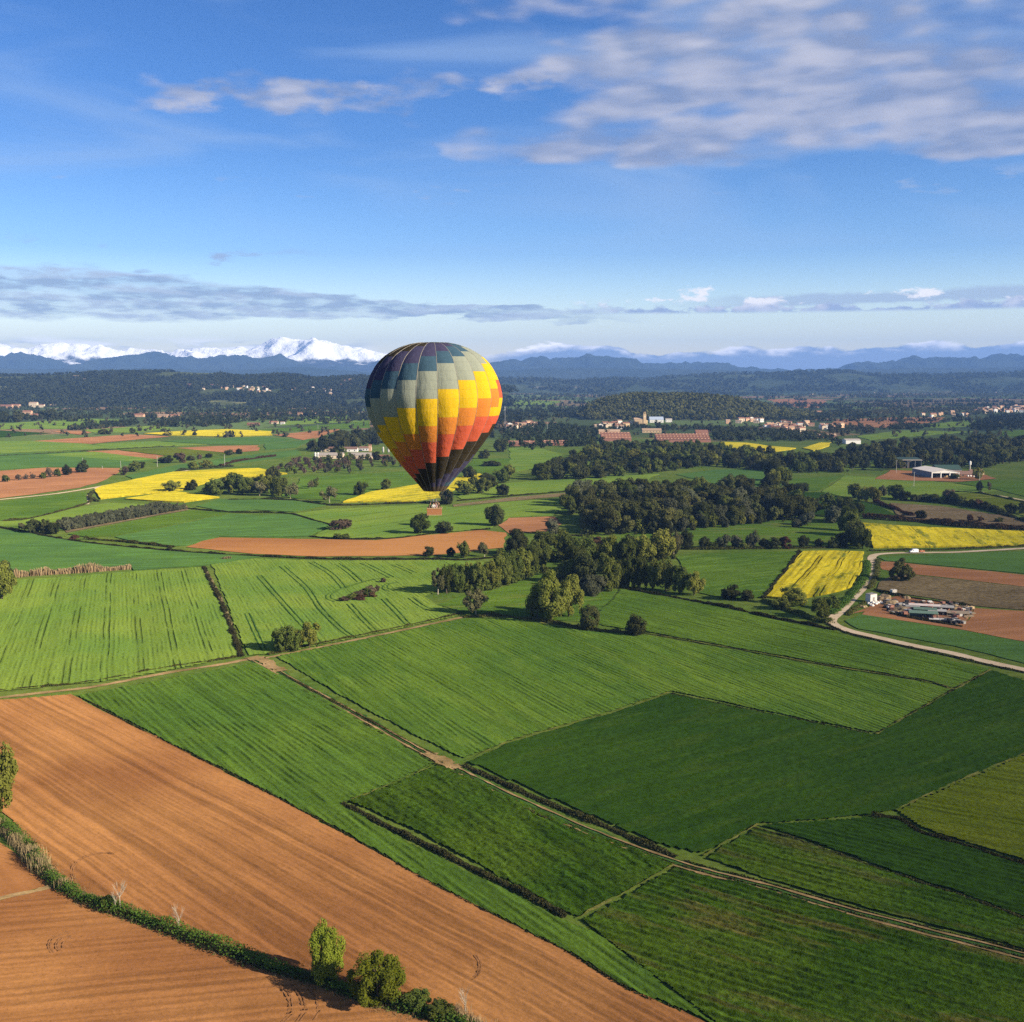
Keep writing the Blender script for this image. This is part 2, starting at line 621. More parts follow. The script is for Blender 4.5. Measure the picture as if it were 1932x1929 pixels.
# ------------------------------------------------------------------ the plain
m, t, o = base_mat('plain_ground')
geo = t.new('ShaderNodeNewGeometry')
x, y, z = t.sep(geo.outputs['Position'])
vor = t.new('ShaderNodeTexVoronoi')
wob = t.math('MULTIPLY', t.math('SUBTRACT', t.noise(geo.outputs['Position'], 0.002, 3.0), 0.5), 0.5)
t.put(vor.inputs['Vector'], t.comb(t.math('MULTIPLY_ADD', x, 0.0034, wob), t.math('MULTIPLY_ADD', y, 0.0026, wob), 0.0))
vor.inputs['Scale'].default_value = 1.0
rmp = t.new('ShaderNodeValToRGB')
rmp.color_ramp.interpolation = 'CONSTANT'
els = rmp.color_ramp.elements
els[0].position = 0.0
els[0].color = (0.055, 0.075, 0.032, 1)
els[1].position = 0.32
els[1].color = (0.080, 0.115, 0.040, 1)
for p, c in ((0.50, (0.16, 0.105, 0.065)), (0.60, (0.045, 0.066, 0.030)), (0.76, (0.15, 0.13, 0.075)), (0.85, (0.085, 0.125, 0.042)), (0.94, (0.18, 0.115, 0.07))):
    e = els.new(p)
    e.color = (*c, 1)
vs_, _, _ = t.sep(vor.outputs['Color'])
t.put(rmp.inputs[0], vs_)
near = t.ramp(y, 1500.0, 2200.0)
n1 = t.noise(geo.outputs['Position'], 0.02, 5.0, 0.6)
grassy = t.mix(t.ramp(n1, 0.35, 0.65), (0.058, 0.098, 0.016), (0.092, 0.122, 0.024))
colr = t.mix(near, grassy, rmp.outputs[0])
n2 = t.noise(geo.outputs['Position'], 0.25, 4.0, 0.65)
k = t.ramp(n2, 0.3, 0.7, 0.6, 1.2, smooth=False)
colr = t.mix(1.0, colr, t.comb(k, k, k), 'MULTIPLY')
t.l.new(rough_diffuse(t, colr, 1.0), o.inputs[0])
V, F = [], []
xs = np.linspace(-26000, 26000, 27)
ys = np.concatenate([np.linspace(-2500, 3000, 12), np.linspace(4000, 24000, 16)])
for yy in ys:
    for xx in xs:
        V.append((xx, yy, 0.0))
nxx = len(xs)
for j in range(len(ys) - 1):
    for i in range(nxx - 1):
        a = j * nxx + i
        F.append((a, a + 1, a + nxx + 1, a + nxx))
struct(link('ground', mesh_list('ground', V, F, m)))

# ------------------------------------------------------------------ fields
FZ = [0.02]


def ext(p):
    return p


def extend(pts, closed=True):
    """run what is cut by the picture's edge on past it, along its own line"""
    n = len(pts)
    outp = []
    for i, (x, y) in enumerate(pts):
        nb = []
        if closed or i > 0:
            nb.append(pts[(i - 1) % n])
        if closed or i < n - 1:
            nb.append(pts[(i + 1) % n])
        ex = -240.0 if x <= 1 else 2170.0 if x >= 1931 else None
        ey = 2110.0 if y >= 1928.5 else None
        q = None
        if ex is not None and ey is None:
            c = [k for k in nb if 1 < k[0] < 1931]
            if c:
                q = c[0]
                s_ = (y - q[1]) / (x - q[0])
                y = y + max(-.6, min(.6, s_)) * (ex - x)
            x = ex
        elif ey is not None and ex is None:
            c = [k for k in nb if k[1] < 1928.5]
            if c:
                q = c[0]
                s_ = (x - q[0]) / max(1.0, y - q[1])
                x = x + max(-3, min(3, s_)) * (ey - y)
            y = ey
        elif ex is not None:
            x, y = ex, ey
        outp.append((x, max(y, 733.0)))
    return outp


def relief_mesh(name, ring, mat, z, ang, rowsp=2.0, amp=.12, du=1.2, dv=.42, jit=.06, streak=.12, seed=1, cross=0.0):
    """standing crop or tilth as real relief: rows along ang, gaps and clumps"""
    R = np.array(ring)
    c, s_ = math.cos(-ang), math.sin(-ang)
    U = R[:, 0] * c - R[:, 1] * s_
    Vv = R[:, 0] * s_ + R[:, 1] * c
    poly = np.stack([U, Vv], 1)
    u0, v0 = poly.min(0)
    u1, v1 = poly.max(0)
    us = np.arange(u0, u1 + du, du)
    vs2 = np.arange(v0, v1 + dv, dv)
    UU, VV = np.meshgrid(us, vs2)
    cen = np.stack([UU[:-1, :-1].ravel() + du / 2, VV[:-1, :-1].ravel() + dv / 2], 1)
    ins = in_poly(cen, poly)
    r = np.random.default_rng(seed)
    warp_ = (fbm(UU / 45, VV / 45, seed, 3) - .5) * 5
    rows = np.sin((VV + warp_) * 2 * math.pi / rowsp)
    brk = np.clip((fbm(UU / 9, VV / 3, seed + 3, 3) - .32) * 4, 0, 1)
    st = fbm(UU / 14, (VV + warp_) / 1.1, seed + 7, 3) - .5
    cl = fbm(UU / 1.6, VV / 1.1, seed + 11, 3) - .5
    Z = z + amp * rows * brk + streak * 2 * st + cl * jit * 4 + r.normal(size=UU.shape) * jit
    if cross > 0:
        Z += cross * (fbm(UU / 6, VV / 6, seed + 21, 3) - .5)
    X = UU * math.cos(ang) - VV * math.sin(ang)
    Y = UU * math.sin(ang) + VV * math.cos(ang)
    idx = np.arange(UU.size).reshape(UU.shape)
    F = np.stack([idx[:-1, :-1].ravel(), idx[:-1, 1:].ravel(), idx[1:, 1:].ravel(), idx[1:, :-1].ravel()], 1)[ins]
    used = np.zeros(UU.size, bool)
    used[F.ravel()] = True
    remap = np.cumsum(used) - 1
    V = np.stack([X.ravel(), Y.ravel(), np.maximum(Z.ravel(), .03)], 1)[used]
    return mesh_np(name, V, remap[F], mat, smooth=False)


def field(name, pts, mat, height=0.0, jit=0.5, kind='structure', relief=None):
    """a plot with a slightly uneven edge; a standing crop has height and sides"""
    W = [np.array(G(*p)[:2]) for p in extend(pts)]
    ring = []
    n = len(W)
    for i in range(n):
        a, b = W[i], W[(i + 1) % n]
        L = np.linalg.norm(b - a)
        dist = max(150.0, np.linalg.norm((a + b) / 2))
        step = dist / 60.0
        k = max(1, int(L / step))
        d = (b - a) / max(L, 1e-6)
        nr = np.array([-d[1], d[0]])
        for q in range(k):
            s = q / k
            j = (random.random() - 0.5) * 2 * jit * (0.0 if q == 0 else 1.0) * dist / 350.0
            ring.append(a + (b - a) * s + nr * j)
    FZ[0] += 0.006
    z = FZ[0] + height
    if relief:
        ob = link(name, relief_mesh(name, ring, mat, max(z, .16), **relief))
        ob['kind'] = kind
        return ob
    bm = bmesh.new()
    vs_ = [bm.verts.new((p[0], p[1], z)) for p in ring]
    f = bm.faces.new(vs_)
    if f.normal.z == 0:
        f.normal_update()
    bm.normal_update()
    if f.normal.z < 0:
        f.normal_flip()
    if height > 0.05:
        lo = [bm.verts.new((p[0], p[1], 0.0)) for p in ring]
        for i in range(len(ring)):
            j = (i + 1) % len(ring)
            try:
                bm.faces.new((vs_[i], lo[i], lo[j], vs_[j]))
            except ValueError:
                pass
    bmesh.ops.triangulate(bm, faces=[f])
    bmesh.ops.recalc_face_normals(bm, faces=bm.faces[:])
    me = bpy.data.meshes.new(name)
    bm.to_mesh(me)
    bm.free()
    me.materials.append(mat)
    ob = link(name, me)
    ob['kind'] = kind
    return ob


def ribbon(name, pts, width, mat, z=None, rag=0.0, smooth=True, kind='structure', n=8, width2=None):
    """track, road or wheel mark along a line seen in the picture"""
    pp = extend(pts, False)
    W = [np.array(G(*p)[:2]) for p in pp]
    C = catmull(W, n) if smooth else W
    if rag > 0:
        D = []
        for i in range(len(C) - 1):
            a, b = np.array(C[i]), np.array(C[i + 1])
            k = max(1, int(np.linalg.norm(b - a) / 2.5))
            for q in range(k):
                D.append(tuple(a + (b - a) * q / k))
        D.append(C[-1])
        C = D
    if z is None:
        FZ[0] += 0.006
        z = FZ[0]
    V, F = [], []
    for i, c in enumerate(C):
        a = np.array(C[max(0, i - 1)])
        b = np.array(C[min(len(C) - 1, i + 1)])
        d = (b - a) / max(1e-6, np.linalg.norm(b - a))
        nr = np.array([-d[1], d[0]])
        ww = width if width2 is None else width + (width2 - width) * i / max(1, len(C) - 1)
        wl = ww / 2 + (random.random() - .5) * 2 * rag
        wr = ww / 2 + (random.random() - .5) * 2 * rag
        l = np.array(c) + nr * wl
        r = np.array(c) - nr * wr
        V += [(l[0], l[1], z), (r[0], r[1], z)]
    for i in range(len(C) - 1):
        F.append((2 * i, 2 * i + 1, 2 * i + 3, 2 * i + 2))
    ob = link(name, mesh_list(name, V, F, mat))
    ob['kind'] = kind
    return ob


def gang(p, q):
    """compass angle on the ground of the line p-q of the picture"""
    a, b = G(*p), G(*q)
    return math.atan2(b[1] - a[1], b[0] - a[0])


# crop and soil colours
BR1, BR2 = (0.138, 0.196, 0.030), (0.096, 0.164, 0.027)      # bright young cereal
MD1, MD2 = (0.084, 0.142, 0.018), (0.056, 0.110, 0.016)      # mid green
TE1, TE2 = (0.050, 0.105, 0.028), (0.068, 0.132, 0.028)      # bluish green
DK1, DK2 = (0.018, 0.045, 0.006), (0.026, 0.058, 0.007)      # dark dense crop
RU1, RU2 = (0.029, 0.066, 0.007), (0.054, 0.094, 0.010)      # rank green
OL1, OL2 = (0.100, 0.122, 0.012), (0.070, 0.098, 0.009)      # yellowish green
SO1, SO2 = (0.310, 0.146, 0.052), (0.200, 0.086, 0.032)      # orange earth
SR1, SR2 = (0.300, 0.142, 0.066), (0.225, 0.104, 0.050)      # redder earth
YE1, YE2 = (0.54, 0.43, 0.022), (0.40, 0.34, 0.022)          # rape in flower
DR1, DR2 = (0.165, 0.125, 0.065), (0.120, 0.090, 0.048)      # dry weeds

_fi = [0]


def FM(kind, ang=0.0, **kw):
    _fi[0] += 1
    sd_ = _fi[0] * 1.37
    nm = 'field_%s_%d' % (kind, _fi[0])
    base = dict(ang=ang, seed=sd_)
    pre = {
        'bright': (BR1, BR2, dict(streak=.22, sw=1.6, fine=.30, bump=.6, tram=.0)),
        'mid': (MD1, MD2, dict(streak=.30, sw=1.4, fine=.35, bump=.6)),
        'teal': (TE1, TE2, dict(streak=.15, sw=2.0, fine=.25, bump=.5)),
        'dark': (DK1, DK2, dict(streak=.15, sw=2.0, fine=.40, bump=.6, fscale=.7)),
        'rank': (RU1, RU2, dict(streak=.35, sw=1.3, fine=.55, bump=.9, fscale=.8)),
        'olive': (OL1, OL2, dict(streak=.25, sw=1.5, fine=.35, bump=.6)),
        'soil': (SO1, SO2, dict(streak=.25, sw=2.5, fine=.15, bump=.5, bdist=.2, fscale=1.2)),
        'red': (SR1, SR2, dict(streak=.20, sw=2.5, fine=.15, bump=.4, bdist=.2)),
        'rape': (YE1, YE2, dict(streak=.25, sw=1.6, fine=.35, fscale=.35, bump=.5, bare=(.13, .15, .02), bare_amt=.85, specks=.35)),
        'dry': (DR1, DR2, dict(streak=.2, sw=3., fine=.5, fscale=.45, bump=.7)),
    }[kind]
    d = dict(pre[2])
    d.update(base)
    d.update(kw)
    return field_mat(nm, pre[0], pre[1], **d)


S1ANG = gang((353, 1421), (969, 1747))
GAng = gang((496, 1247), (834, 1436))
TAng = gang((1290, 1633), (1932, 1805))
# --- near earth
field('ploughed_field', [(0, 1321), (136, 1311), (227, 1358), (353, 1421), (488, 1489), (645, 1572), (809, 1666), (969, 1747), (1073, 1800),
                         (1189, 1871), (1285, 1909), (1326, 1928), (1640, 2110), (1100, 2110), (900, 1929), (800, 1902), (690, 1872), (600, 1842), (480, 1807), (340, 1755), (230, 1715),
                         (120, 1668), (60, 1600), (25, 1550), (0, 1530)],
      FM('soil', S1ANG + .03, streak=.34, sw=.95, patch=60, bump=.5, fine=.16, row=.12, rowsp=3.4, slen=6, wander=3, specks=.25), 0, relief=dict(ang=S1ANG + .03, rowsp=1.5, amp=.05, du=.9, dv=.36, jit=.038, streak=.07, seed=2))
field('ploughed_field', [(0, 1578), (40, 1620), (96, 1670), (0, 1694)], FM('soil', S1ANG, streak=.15), 0)
field('ploughed_field', [(0, 1700), (97, 1676), (200, 1722), (340, 1772), (480, 1826), (600, 1862), (690, 1895), (800, 1925), (900, 1929), (0, 1929)],
      FM('soil', gang((0, 1860), (330, 1830)), streak=.28, sw=.8, patch=40, row=.12, rowsp=2.6, bump=.5, slen=5, wander=3, specks=.3), 0, relief=dict(ang=gang((0, 1860), (330, 1830)), rowsp=1.6, amp=.06, du=.8, dv=.34, jit=.036, streak=.08, seed=3))
# --- near crops
field('cereal_field', [(0, 1112), (33, 1095), (120, 1090), (252, 1079), (384, 1071), (405, 1110), (430, 1165), (452, 1236), (340, 1262), (180, 1290), (0, 1306)],
      FM('bright', gang((207, 1094), (200, 1240)), tram=.38, tramsp=12, streak=.16, sw=1.0, row=.10, rowsp=1.7, wander=1.6, slen=3, specks=.25), .3, relief=dict(ang=gang((207, 1094), (200, 1240)), rowsp=2.2, amp=.05, du=1.5, dv=.55, jit=.03, streak=.10, seed=4))
field('cereal_field', [(398, 1064), (481, 1055), (607, 1059), (834, 1058), (910, 1061), (960, 1070), (900, 1092), (820, 1118), (801, 1127), (822, 1142), (875, 1161),
                       (790, 1179), (695, 1199), (627, 1213), (557, 1228), (470, 1238), (452, 1195), (430, 1145), (412, 1095)],
      FM('bright', gang((484, 1088), (590, 1225)), streak=.16, sw=.9, patch=35, row=.08, rowsp=1.8, wander=2.0, slen=3, specks=.2), .3, relief=dict(ang=gang((484, 1088), (590, 1225)), rowsp=2.2, amp=.05, du=1.5, dv=.55, jit=.03, streak=.08, seed=5))
field('cereal_field', [(146, 1314), (300, 1286), (454, 1256), (484, 1252), (600, 1314), (720, 1382), (818, 1441), (742, 1478), (652, 1514), (700, 1556), (800, 1606), (960, 1686),
                       (1062, 1738), (1120, 1760), (1348, 1932), (1326, 1924), (1285, 1906), (1189, 1868), (1073, 1797), (969, 1744), (809, 1663), (645, 1569), (488, 1486), (353, 1418), (227, 1355)],
      FM('mid', GAng, streak=.30, sw=.9, row=.16, rowsp=1.9, patch=50, fine=.30, slen=3, wander=2, specks=.25), .3, relief=dict(ang=GAng, rowsp=1.9, amp=.09, du=1.1, dv=.40, jit=.035, streak=.16, seed=6))
field('cereal_field', [(522, 1240), (620, 1221), (695, 1206), (875, 1168), (965, 1168), (1100, 1192), (1214, 1199), (1330, 1219), (1444, 1239), (1570, 1262), (1747, 1290), (1794, 1303),
                       (1654, 1384), (1560, 1366), (1444, 1343), (1265, 1305), (1171, 1338), (1075, 1366), (962, 1399), (875, 1432), (850, 1422), (700, 1345), (600, 1288)],
      FM('mid', GAng - .12, streak=.24, sw=.9, row=.10, rowsp=1.9, patch=40, fine=.28, slen=3, wander=2, specks=.28, bare=(.105, .165, .022), bare_amt=.6), .3, relief=dict(ang=GAng - .12, rowsp=2.0, amp=.05, du=1.3, dv=.48, jit=.035, streak=.10, seed=7))
field('cereal_field', [(884, 1440), (962, 1404), (1075, 1371), (1171, 1343), (1262, 1311), (1444, 1348), (1560, 1371), (1654, 1389), (1800, 1305), (1872, 1266), (1932, 1285), (1932, 1424),
                       (1800, 1478), (1690, 1530), (1640, 1540), (1430, 1556), (1322, 1612), (1250, 1596), (1080, 1524), (960, 1472)],
      FM('dark', gang((1000, 1560), (1444, 1440)), patch=60, fine=.35, bare=(.036, .066, .009), bare_amt=.6), .35, relief=dict(ang=gang((1000, 1560), (1444, 1440)), rowsp=2.2, amp=.03, du=1.1, dv=.48, jit=.06, streak=.08, seed=8, cross=.1))
field('rank_field', [(660, 1515), (742, 1481), (826, 1446), (862, 1458), (960, 1506), (1100, 1568), (1268, 1634), (1180, 1685), (1092, 1733), (1066, 1722), (962, 1664), (800, 1576), (700, 1530)],
      FM('rank', GAng, row=.10, rowsp=3.0, patch=30), .35, relief=dict(ang=GAng, rowsp=2.6, amp=.05, du=.7, dv=.42, jit=.11, streak=.16, seed=9, cross=.3))
field('rank_field', [(1100, 1738), (1190, 1690), (1274, 1640), (1450, 1684), (1660, 1746), (1932, 1816), (1932, 1929), (1360, 1940), (1130, 1762)],
      FM('rank', TAng + .02, row=.22, rowsp=2.2, streak=.3, patch=35, bare=(.13, .098, .032), bare_amt=.6), .35, relief=dict(ang=TAng + .02, rowsp=2.2, amp=.16, du=.7, dv=.38, jit=.09, streak=.16, seed=10))
field('rank_field', [(1336, 1622), (1420, 1566), (1482, 1582), (1570, 1612), (1659, 1644), (1800, 1690), (1932, 1738), (1932, 1792), (1659, 1722), (1450, 1662)],
      FM('rank', TAng, row=.16, rowsp=2.2, patch=40, bare=(.10, .09, .03), bare_amt=.5), .35, relief=dict(ang=TAng, rowsp=2.2, amp=.12, du=.9, dv=.40, jit=.06, streak=.14, seed=11))
field('cereal_field', [(1436, 1560), (1640, 1544), (1697, 1551), (1735, 1577), (1823, 1600), (1932, 1636), (1932, 1730), (1800, 1683), (1659, 1637), (1570, 1604), (1485, 1574)],
      FM('dark', TAng, row=.18, rowsp=2.2, patch=40), .35, relief=dict(ang=TAng, rowsp=2.2, amp=.13, du=.9, dv=.42, jit=.05, streak=.12, seed=12))
field('cereal_field', [(1694, 1532), (1800, 1482), (1932, 1428), (1932, 1626), (1823, 1591), (1740, 1564)],
      FM('olive', TAng + .1, streak=.30, row=.12, rowsp=3, patch=30), .35, relief=dict(ang=TAng + .1, rowsp=2.6, amp=.06, du=.9, dv=.42, jit=.05, streak=.14, seed=13))
field('meadow', [(826, 1142), (870, 1124), (940, 1112), (1000, 1090), (1040, 1080), (1060, 1100), (1100, 1108), (1150, 1112), (1165, 1114), (1146, 1138), (1108, 1174), (1060, 1172), (965, 1162), (885, 1160)],
      FM('mid', .3, bare=(.13, .15, .03), bare_amt=.5), .1)
# --- middle right
field('cereal_field', [(1112, 1172), (1148, 1140), (1171, 1112), (1260, 1128), (1366, 1148), (1450, 1168), (1570, 1192), (1600, 1202), (1700, 1226), (1800, 1250), (1866, 1264),
                       (1796, 1300), (1747, 1284), (1570, 1256), (1444, 1233), (1330, 1213), (1214, 1192), (1140, 1182)],
      FM('mid', gang((1230, 1150), (1444, 1200)), streak=.30, sw=.9, row=.12, rowsp=3.2, fine=.35), .3, relief=dict(ang=gang((1230, 1150), (1444, 1200)), rowsp=3.2, amp=.07, du=1.8, dv=.6, jit=.03, streak=.16, seed=14))
field('cereal_field', [(1594, 1172), (1626, 1161), (1720, 1176), (1820, 1192), (1932, 1213), (1932, 1252), (1800, 1220), (1690, 1200), (1620, 1188)], FM('teal', 0.1), .2)
field('ploughed_field', [(1838, 1148), (1932, 1153), (1932, 1211), (1823, 1190), (1720, 1174), (1626, 1160), (1632, 1154), (1720, 1166), (1818, 1185)], FM('red', .3), 0)
field('ploughed_field', [(1661, 1060), (1690, 1061), (1800, 1072), (1932, 1085), (1932, 1107), (1800, 1092), (1722, 1084), (1664, 1075)], FM('red', .05), 0)
field('weed_field', [(1659, 1100), (1690, 1086), (1722, 1086), (1800, 1094), (1932, 1109), (1932, 1152), (1836, 1144), (1760, 1130), (1690, 1120), (1655, 1112)], FM('dry', .1), .2)
field('cereal_field', [(1655, 1052), (1800, 1046), (1932, 1041), (1932, 1083), (1772, 1068), (1671, 1059)], FM('teal', 0), .2)
field('yard_earth', [(1600, 1160), (1640, 1146), (1650, 1132), (1700, 1124), (1836, 1146), (1818, 1186), (1720, 1166), (1632, 1154)], FM('red', .2, fine=.3), 0)
field('rapeseed_field', [(1627, 989), (1722, 996), (1932, 1005), (1932, 1030), (1800, 1033), (1648, 1035)], FM('rape', gang((1680, 995), (1710, 1030)), tram=.8, tramsp=34, bare_amt=.9), .9)
field('rapeseed_field', [(1516, 1043), (1570, 1042), (1630, 1044), (1626, 1079), (1606, 1109), (1560, 1122), (1502, 1134), (1446, 1129), (1480, 1085)],
      FM('rape', gang((1585, 1046), (1530, 1120)), tram=.85, tramsp=12, bare_amt=.95, streak=.4, sw=1.2, slen=2), .9)
field('cereal_field', [(1275, 1052), (1340, 1045), (1507, 1041), (1442, 1128), (1380, 1132), (1320, 1120), (1290, 1080)], FM('mid', .5, bare=(.11, .18, .03), bare_amt=.7), .25)
field('meadow', [(1080, 1015), (1290, 1002), (1310, 987), (1444, 978), (1520, 974), (1612, 982), (1606, 1020), (1440, 1027), (1300, 1028), (1180, 1030)], FM('mid', .1, bare=(.16, .15, .05), bare_amt=.5), .15)
field('weed_field', [(1680, 950), (1772, 956), (1894, 974), (1932, 984), (1932, 1000), (1782, 991), (1720, 985), (1690, 970)], FM('dry', .1, bare=(.21, .15, .10), bare_amt=.5), .3)
field('cereal_field', [(1482, 905), (1588, 899), (1545, 926), (1482, 927)], FM('mid', .2), .2)
field('cereal_field', [(1594, 898), (1722, 905), (1800, 913), (1880, 926), (1782, 936), (1720, 942), (1680, 944), (1600, 940), (1550, 929)], FM('bright', .2, bare=(.18, .22, .04), bare_amt=.5), .2)
field('cereal_field', [(1795, 932), (1860, 930), (1932, 946), (1932, 975), (1880, 962), (1840, 950), (1800, 944)], FM('olive', .2, bare=(.22, .22, .06), bare_amt=.7), .2)
field('cereal_field', [(1800, 912), (1850, 908), (1932, 908), (1932, 937), (1880, 924)], FM('mid', .2), .2)
field('cereal_field', [(1477, 930), (1545, 930), (1640, 950), (1692, 973), (1630, 976), (1560, 972), (1480, 970)], FM('dark', .2), .2)
field('cereal_field', [(1275, 896), (1350, 887), (1442, 886), (1442, 908), (1415, 926), (1340, 912)], FM('teal', .2), .2)
field('cereal_field', [(962, 912), (1060, 906), (1118, 901), (1245, 895), (1204, 912), (1103, 924), (962, 935), (870, 942), (862, 938), (900, 922)], FM('bright', .1), .2)
field('fallow_strip', [(854, 953), (962, 939), (1101, 928), (1098, 934), (962, 946), (856, 957)], FM('dry', .05, bare=(.24, .22, .09), bare_amt=.9), 0)
field('cereal_field', [(557, 970), (632, 961), (809, 953), (854, 958), (969, 947), (1086, 939), (1068, 950), (1060, 960), (1043, 974), (962, 977), (925, 998), (854, 1006), (733, 1016), (632, 1017),
                       (592, 1013), (615, 1001), (627, 991)], FM('bright', .9, tram=.5, tramsp=26, streak=.15), .2)
field('ploughed_field', [(940, 992), (960, 978), (1045, 975), (1060, 990), (1030, 1004), (960, 1007)], FM('red', .3), 0)
field('ploughed_field', [(351, 1033), (380, 1022), (414, 1015), (481, 1016), (600, 1018), (708, 1020), (759, 1016), (834, 1006), (910, 1001), (955, 1006), (950, 1034), (847, 1046), (804, 1049),
                         (607, 1051), (480, 1046), (429, 1041)], FM('soil', .02, streak=.1, fine=.08, patch=150), 0)
# --- middle left
field('cereal_field', [(0, 1000), (60, 1008), (150, 1024), (300, 1040), (440, 1049), (490, 1052), (430, 1062), (385, 1068), (252, 1077), (247, 1070), (120, 1076), (0, 1086)],
      FM('teal', .05, patch=50, bare=(.075, .16, .035), bare_amt=.7), .25)
field('cereal_field', [(0, 985), (40, 984), (71, 977), (140, 960), (207, 950), (275, 952), (227, 962), (101, 985), (60, 992), (0, 994)], FM('bright', .6), .2)
field('cereal_field', [(0, 948), (100, 936), (162, 929), (165, 949), (121, 963), (63, 977), (5, 983), (0, 983)], FM('mid', .4, bare=(.10, .17, .03), bare_amt=.6), .2)
field('orchard_floor', [(100, 988), (227, 964), (277, 956), (353, 955), (356, 963), (240, 984), (126, 1006)], FM('dry', .5, bare=(.09, .08, .05), bare_amt=.8), 0)
field('cereal_field', [(128, 1009), (240, 987), (358, 964), (429, 968), (330, 990), (214, 1012), (161, 1014)], FM('mid', .5), .2)
field('cereal_field', [(216, 1014), (330, 992), (434, 970), (488, 973), (544, 971), (622, 991), (607, 1001), (582, 1013), (481, 1014), (414, 1013), (351, 1030), (328, 1031), (250, 1022)], FM('teal', .5, bare=(.08, .17, .04), bare_amt=.8), .2)
field('cereal_field', [(370, 956), (414, 943), (481, 943), (560, 946), (615, 954), (554, 967), (481, 963), (430, 966)], FM('teal', .1), .2)
field('cereal_field', [(569, 901), (660, 897), (766, 890), (780, 905), (791, 914), (733, 921), (700, 929), (642, 945), (560, 942), (531, 937), (564, 911)], FM('mid', .3, bare=(.11, .20, .03), bare_amt=.8), .2)
field('meadow', [(872, 892), (895, 866), (969, 866), (1000, 872), (969, 880), (912, 893)], FM('mid', .3), .1)
field('meadow', [(960, 846), (1005, 842), (1060, 858), (1055, 872), (1010, 884), (965, 892)], FM('bright', .3, bare=(.06, .12, .02), bare_amt=.7), .1)
field('rapeseed_field', [(177, 926), (192, 919), (260, 905), (328, 892), (400, 888), (488, 885), (542, 895), (481, 902), (416, 902), (353, 925), (240, 937), (190, 943)], FM('rape', .5, tram=.4, tramsp=40, bare_amt=.55), .8)
field('rapeseed_field', [(235, 943), (328, 929), (414, 940), (348, 949), (278, 946)], FM('rape', .3, bare_amt=.3), .8)
field('rapeseed_field', [(647, 949), (700, 930), (794, 915), (905, 895), (914, 900), (856, 926), (835, 939), (780, 947)], FM('rape', .9, bare_amt=.7), .8)
# --- farther left
field('ploughed_field', [(0, 889), (88, 883), (227, 884), (222, 894), (192, 909), (151, 921), (60, 934), (0, 941)], FM('red', .3, fine=.08), 0)
field('cereal_field', [(0, 857), (151, 853), (285, 868), (227, 882), (88, 882), (0, 887)], FM('teal', .3), .2)
field('cereal_field', [(83, 859), (177, 853), (290, 867), (252, 871)], FM('bright', .3), .2)
field('ploughed_field', [(162, 852), (222, 850), (310, 861), (295, 867)], FM('red', .2), 0)
field('cereal_field', [(0, 833), (60, 833), (162, 838), (227, 846), (0, 856)], FM('bright', .2, bare=(.07, .13, .04), bare_amt=.8), .2)
field('ploughed_field', [(60, 833), (247, 820), (323, 824), (172, 838)], FM('red', .2), 0)
field('cereal_field', [(174, 839), (290, 833), (391, 839), (227, 847)], FM('bright', .2), .2)
field('ploughed_field', [(328, 846), (416, 842), (488, 841), (488, 851), (429, 855)], FM('red', .2), 0)
field('cereal_field', [(303, 833), (488, 825), (560, 830), (488, 839), (394, 839)], FM('teal', .2), .2)
field('cereal_field', [(227, 850), (331, 846), (429, 856), (313, 861)], FM('olive', .2), .2)
field('cereal_field', [(0, 813), (96, 818), (0, 826)], FM('dark', .2), .2)
field('cereal_field', [(0, 800), (151, 790), (240, 793), (121, 810), (50, 810), (0, 811)], FM('bright', .2), .2)
field('cereal_field', [(151, 812), (303, 803), (326, 810), (252, 817), (177, 817)], FM('bright', .2), .2)
field('ploughed_field', [(96, 814), (177, 815), (151, 821)], FM('red', .2), 0)
field('cereal_field', [(237, 899), (336, 878), (488, 857), (560, 850), (570, 858), (488, 870), (336, 889), (250, 904)], FM('teal', .4), .2)
field('rapeseed_field', [(270, 819), (350, 814), (429, 811), (514, 815), (514, 822), (429, 825), (323, 823)], FM('rape', .2, bare_amt=.1), .8)
field('cereal_field', [(481, 812), (582, 805), (698, 795), (700, 808), (642, 810), (514, 816)], FM('mid', .2), .2)
field('ploughed_field', [(514, 821), (642, 810), (607, 824), (579, 833), (550, 826)], FM('red', .2), 0)
field('cereal_field', [(531, 788), (688, 783), (698, 795), (531, 803)], FM('bright', .2), .2)
field('cereal_field', [(500, 838), (570, 832), (600, 826), (560, 845), (500, 850)], FM('teal', .2), .2)
# --- farther right
field('rapeseed_field', [(1361, 835), (1409, 837), (1444, 842), (1502, 847), (1450, 856), (1419, 852), (1358, 846)], FM('rape', .2, bare_amt=.15), .8)
field('rapeseed_field', [(1515, 847), (1545, 837), (1568, 836), (1563, 843), (1535, 852)], FM('rape', .2, bare_amt=.1), .8)
field('ploughed_field', [(1573, 793), (1680, 788), (1785, 788), (1767, 797), (1664, 808), (1573, 801)], FM('red', .1, bare=(.22, .19, .11), bare_amt=.5), 0)
field('cereal_field', [(1709, 808), (1823, 793), (1873, 795), (1858, 803), (1780, 808)], FM('bright', .1), .2)
field('cereal_field', [(1616, 824), (1697, 813), (1836, 815), (1697, 826), (1641, 831)], FM('bright', .1), .2)
field('ploughed_field', [(1444, 754), (1520, 752), (1560, 757), (1545, 770), (1507, 770)], FM('red', .1), 0)
field('cereal_field', [(1600, 757), (1760, 754), (1932, 757), (1932, 763), (1700, 766)], FM('dry', .1), 0)
field('cereal_field', [(962, 755), (1063, 757), (1040, 766), (962, 764)], FM('bright', .1), .2)
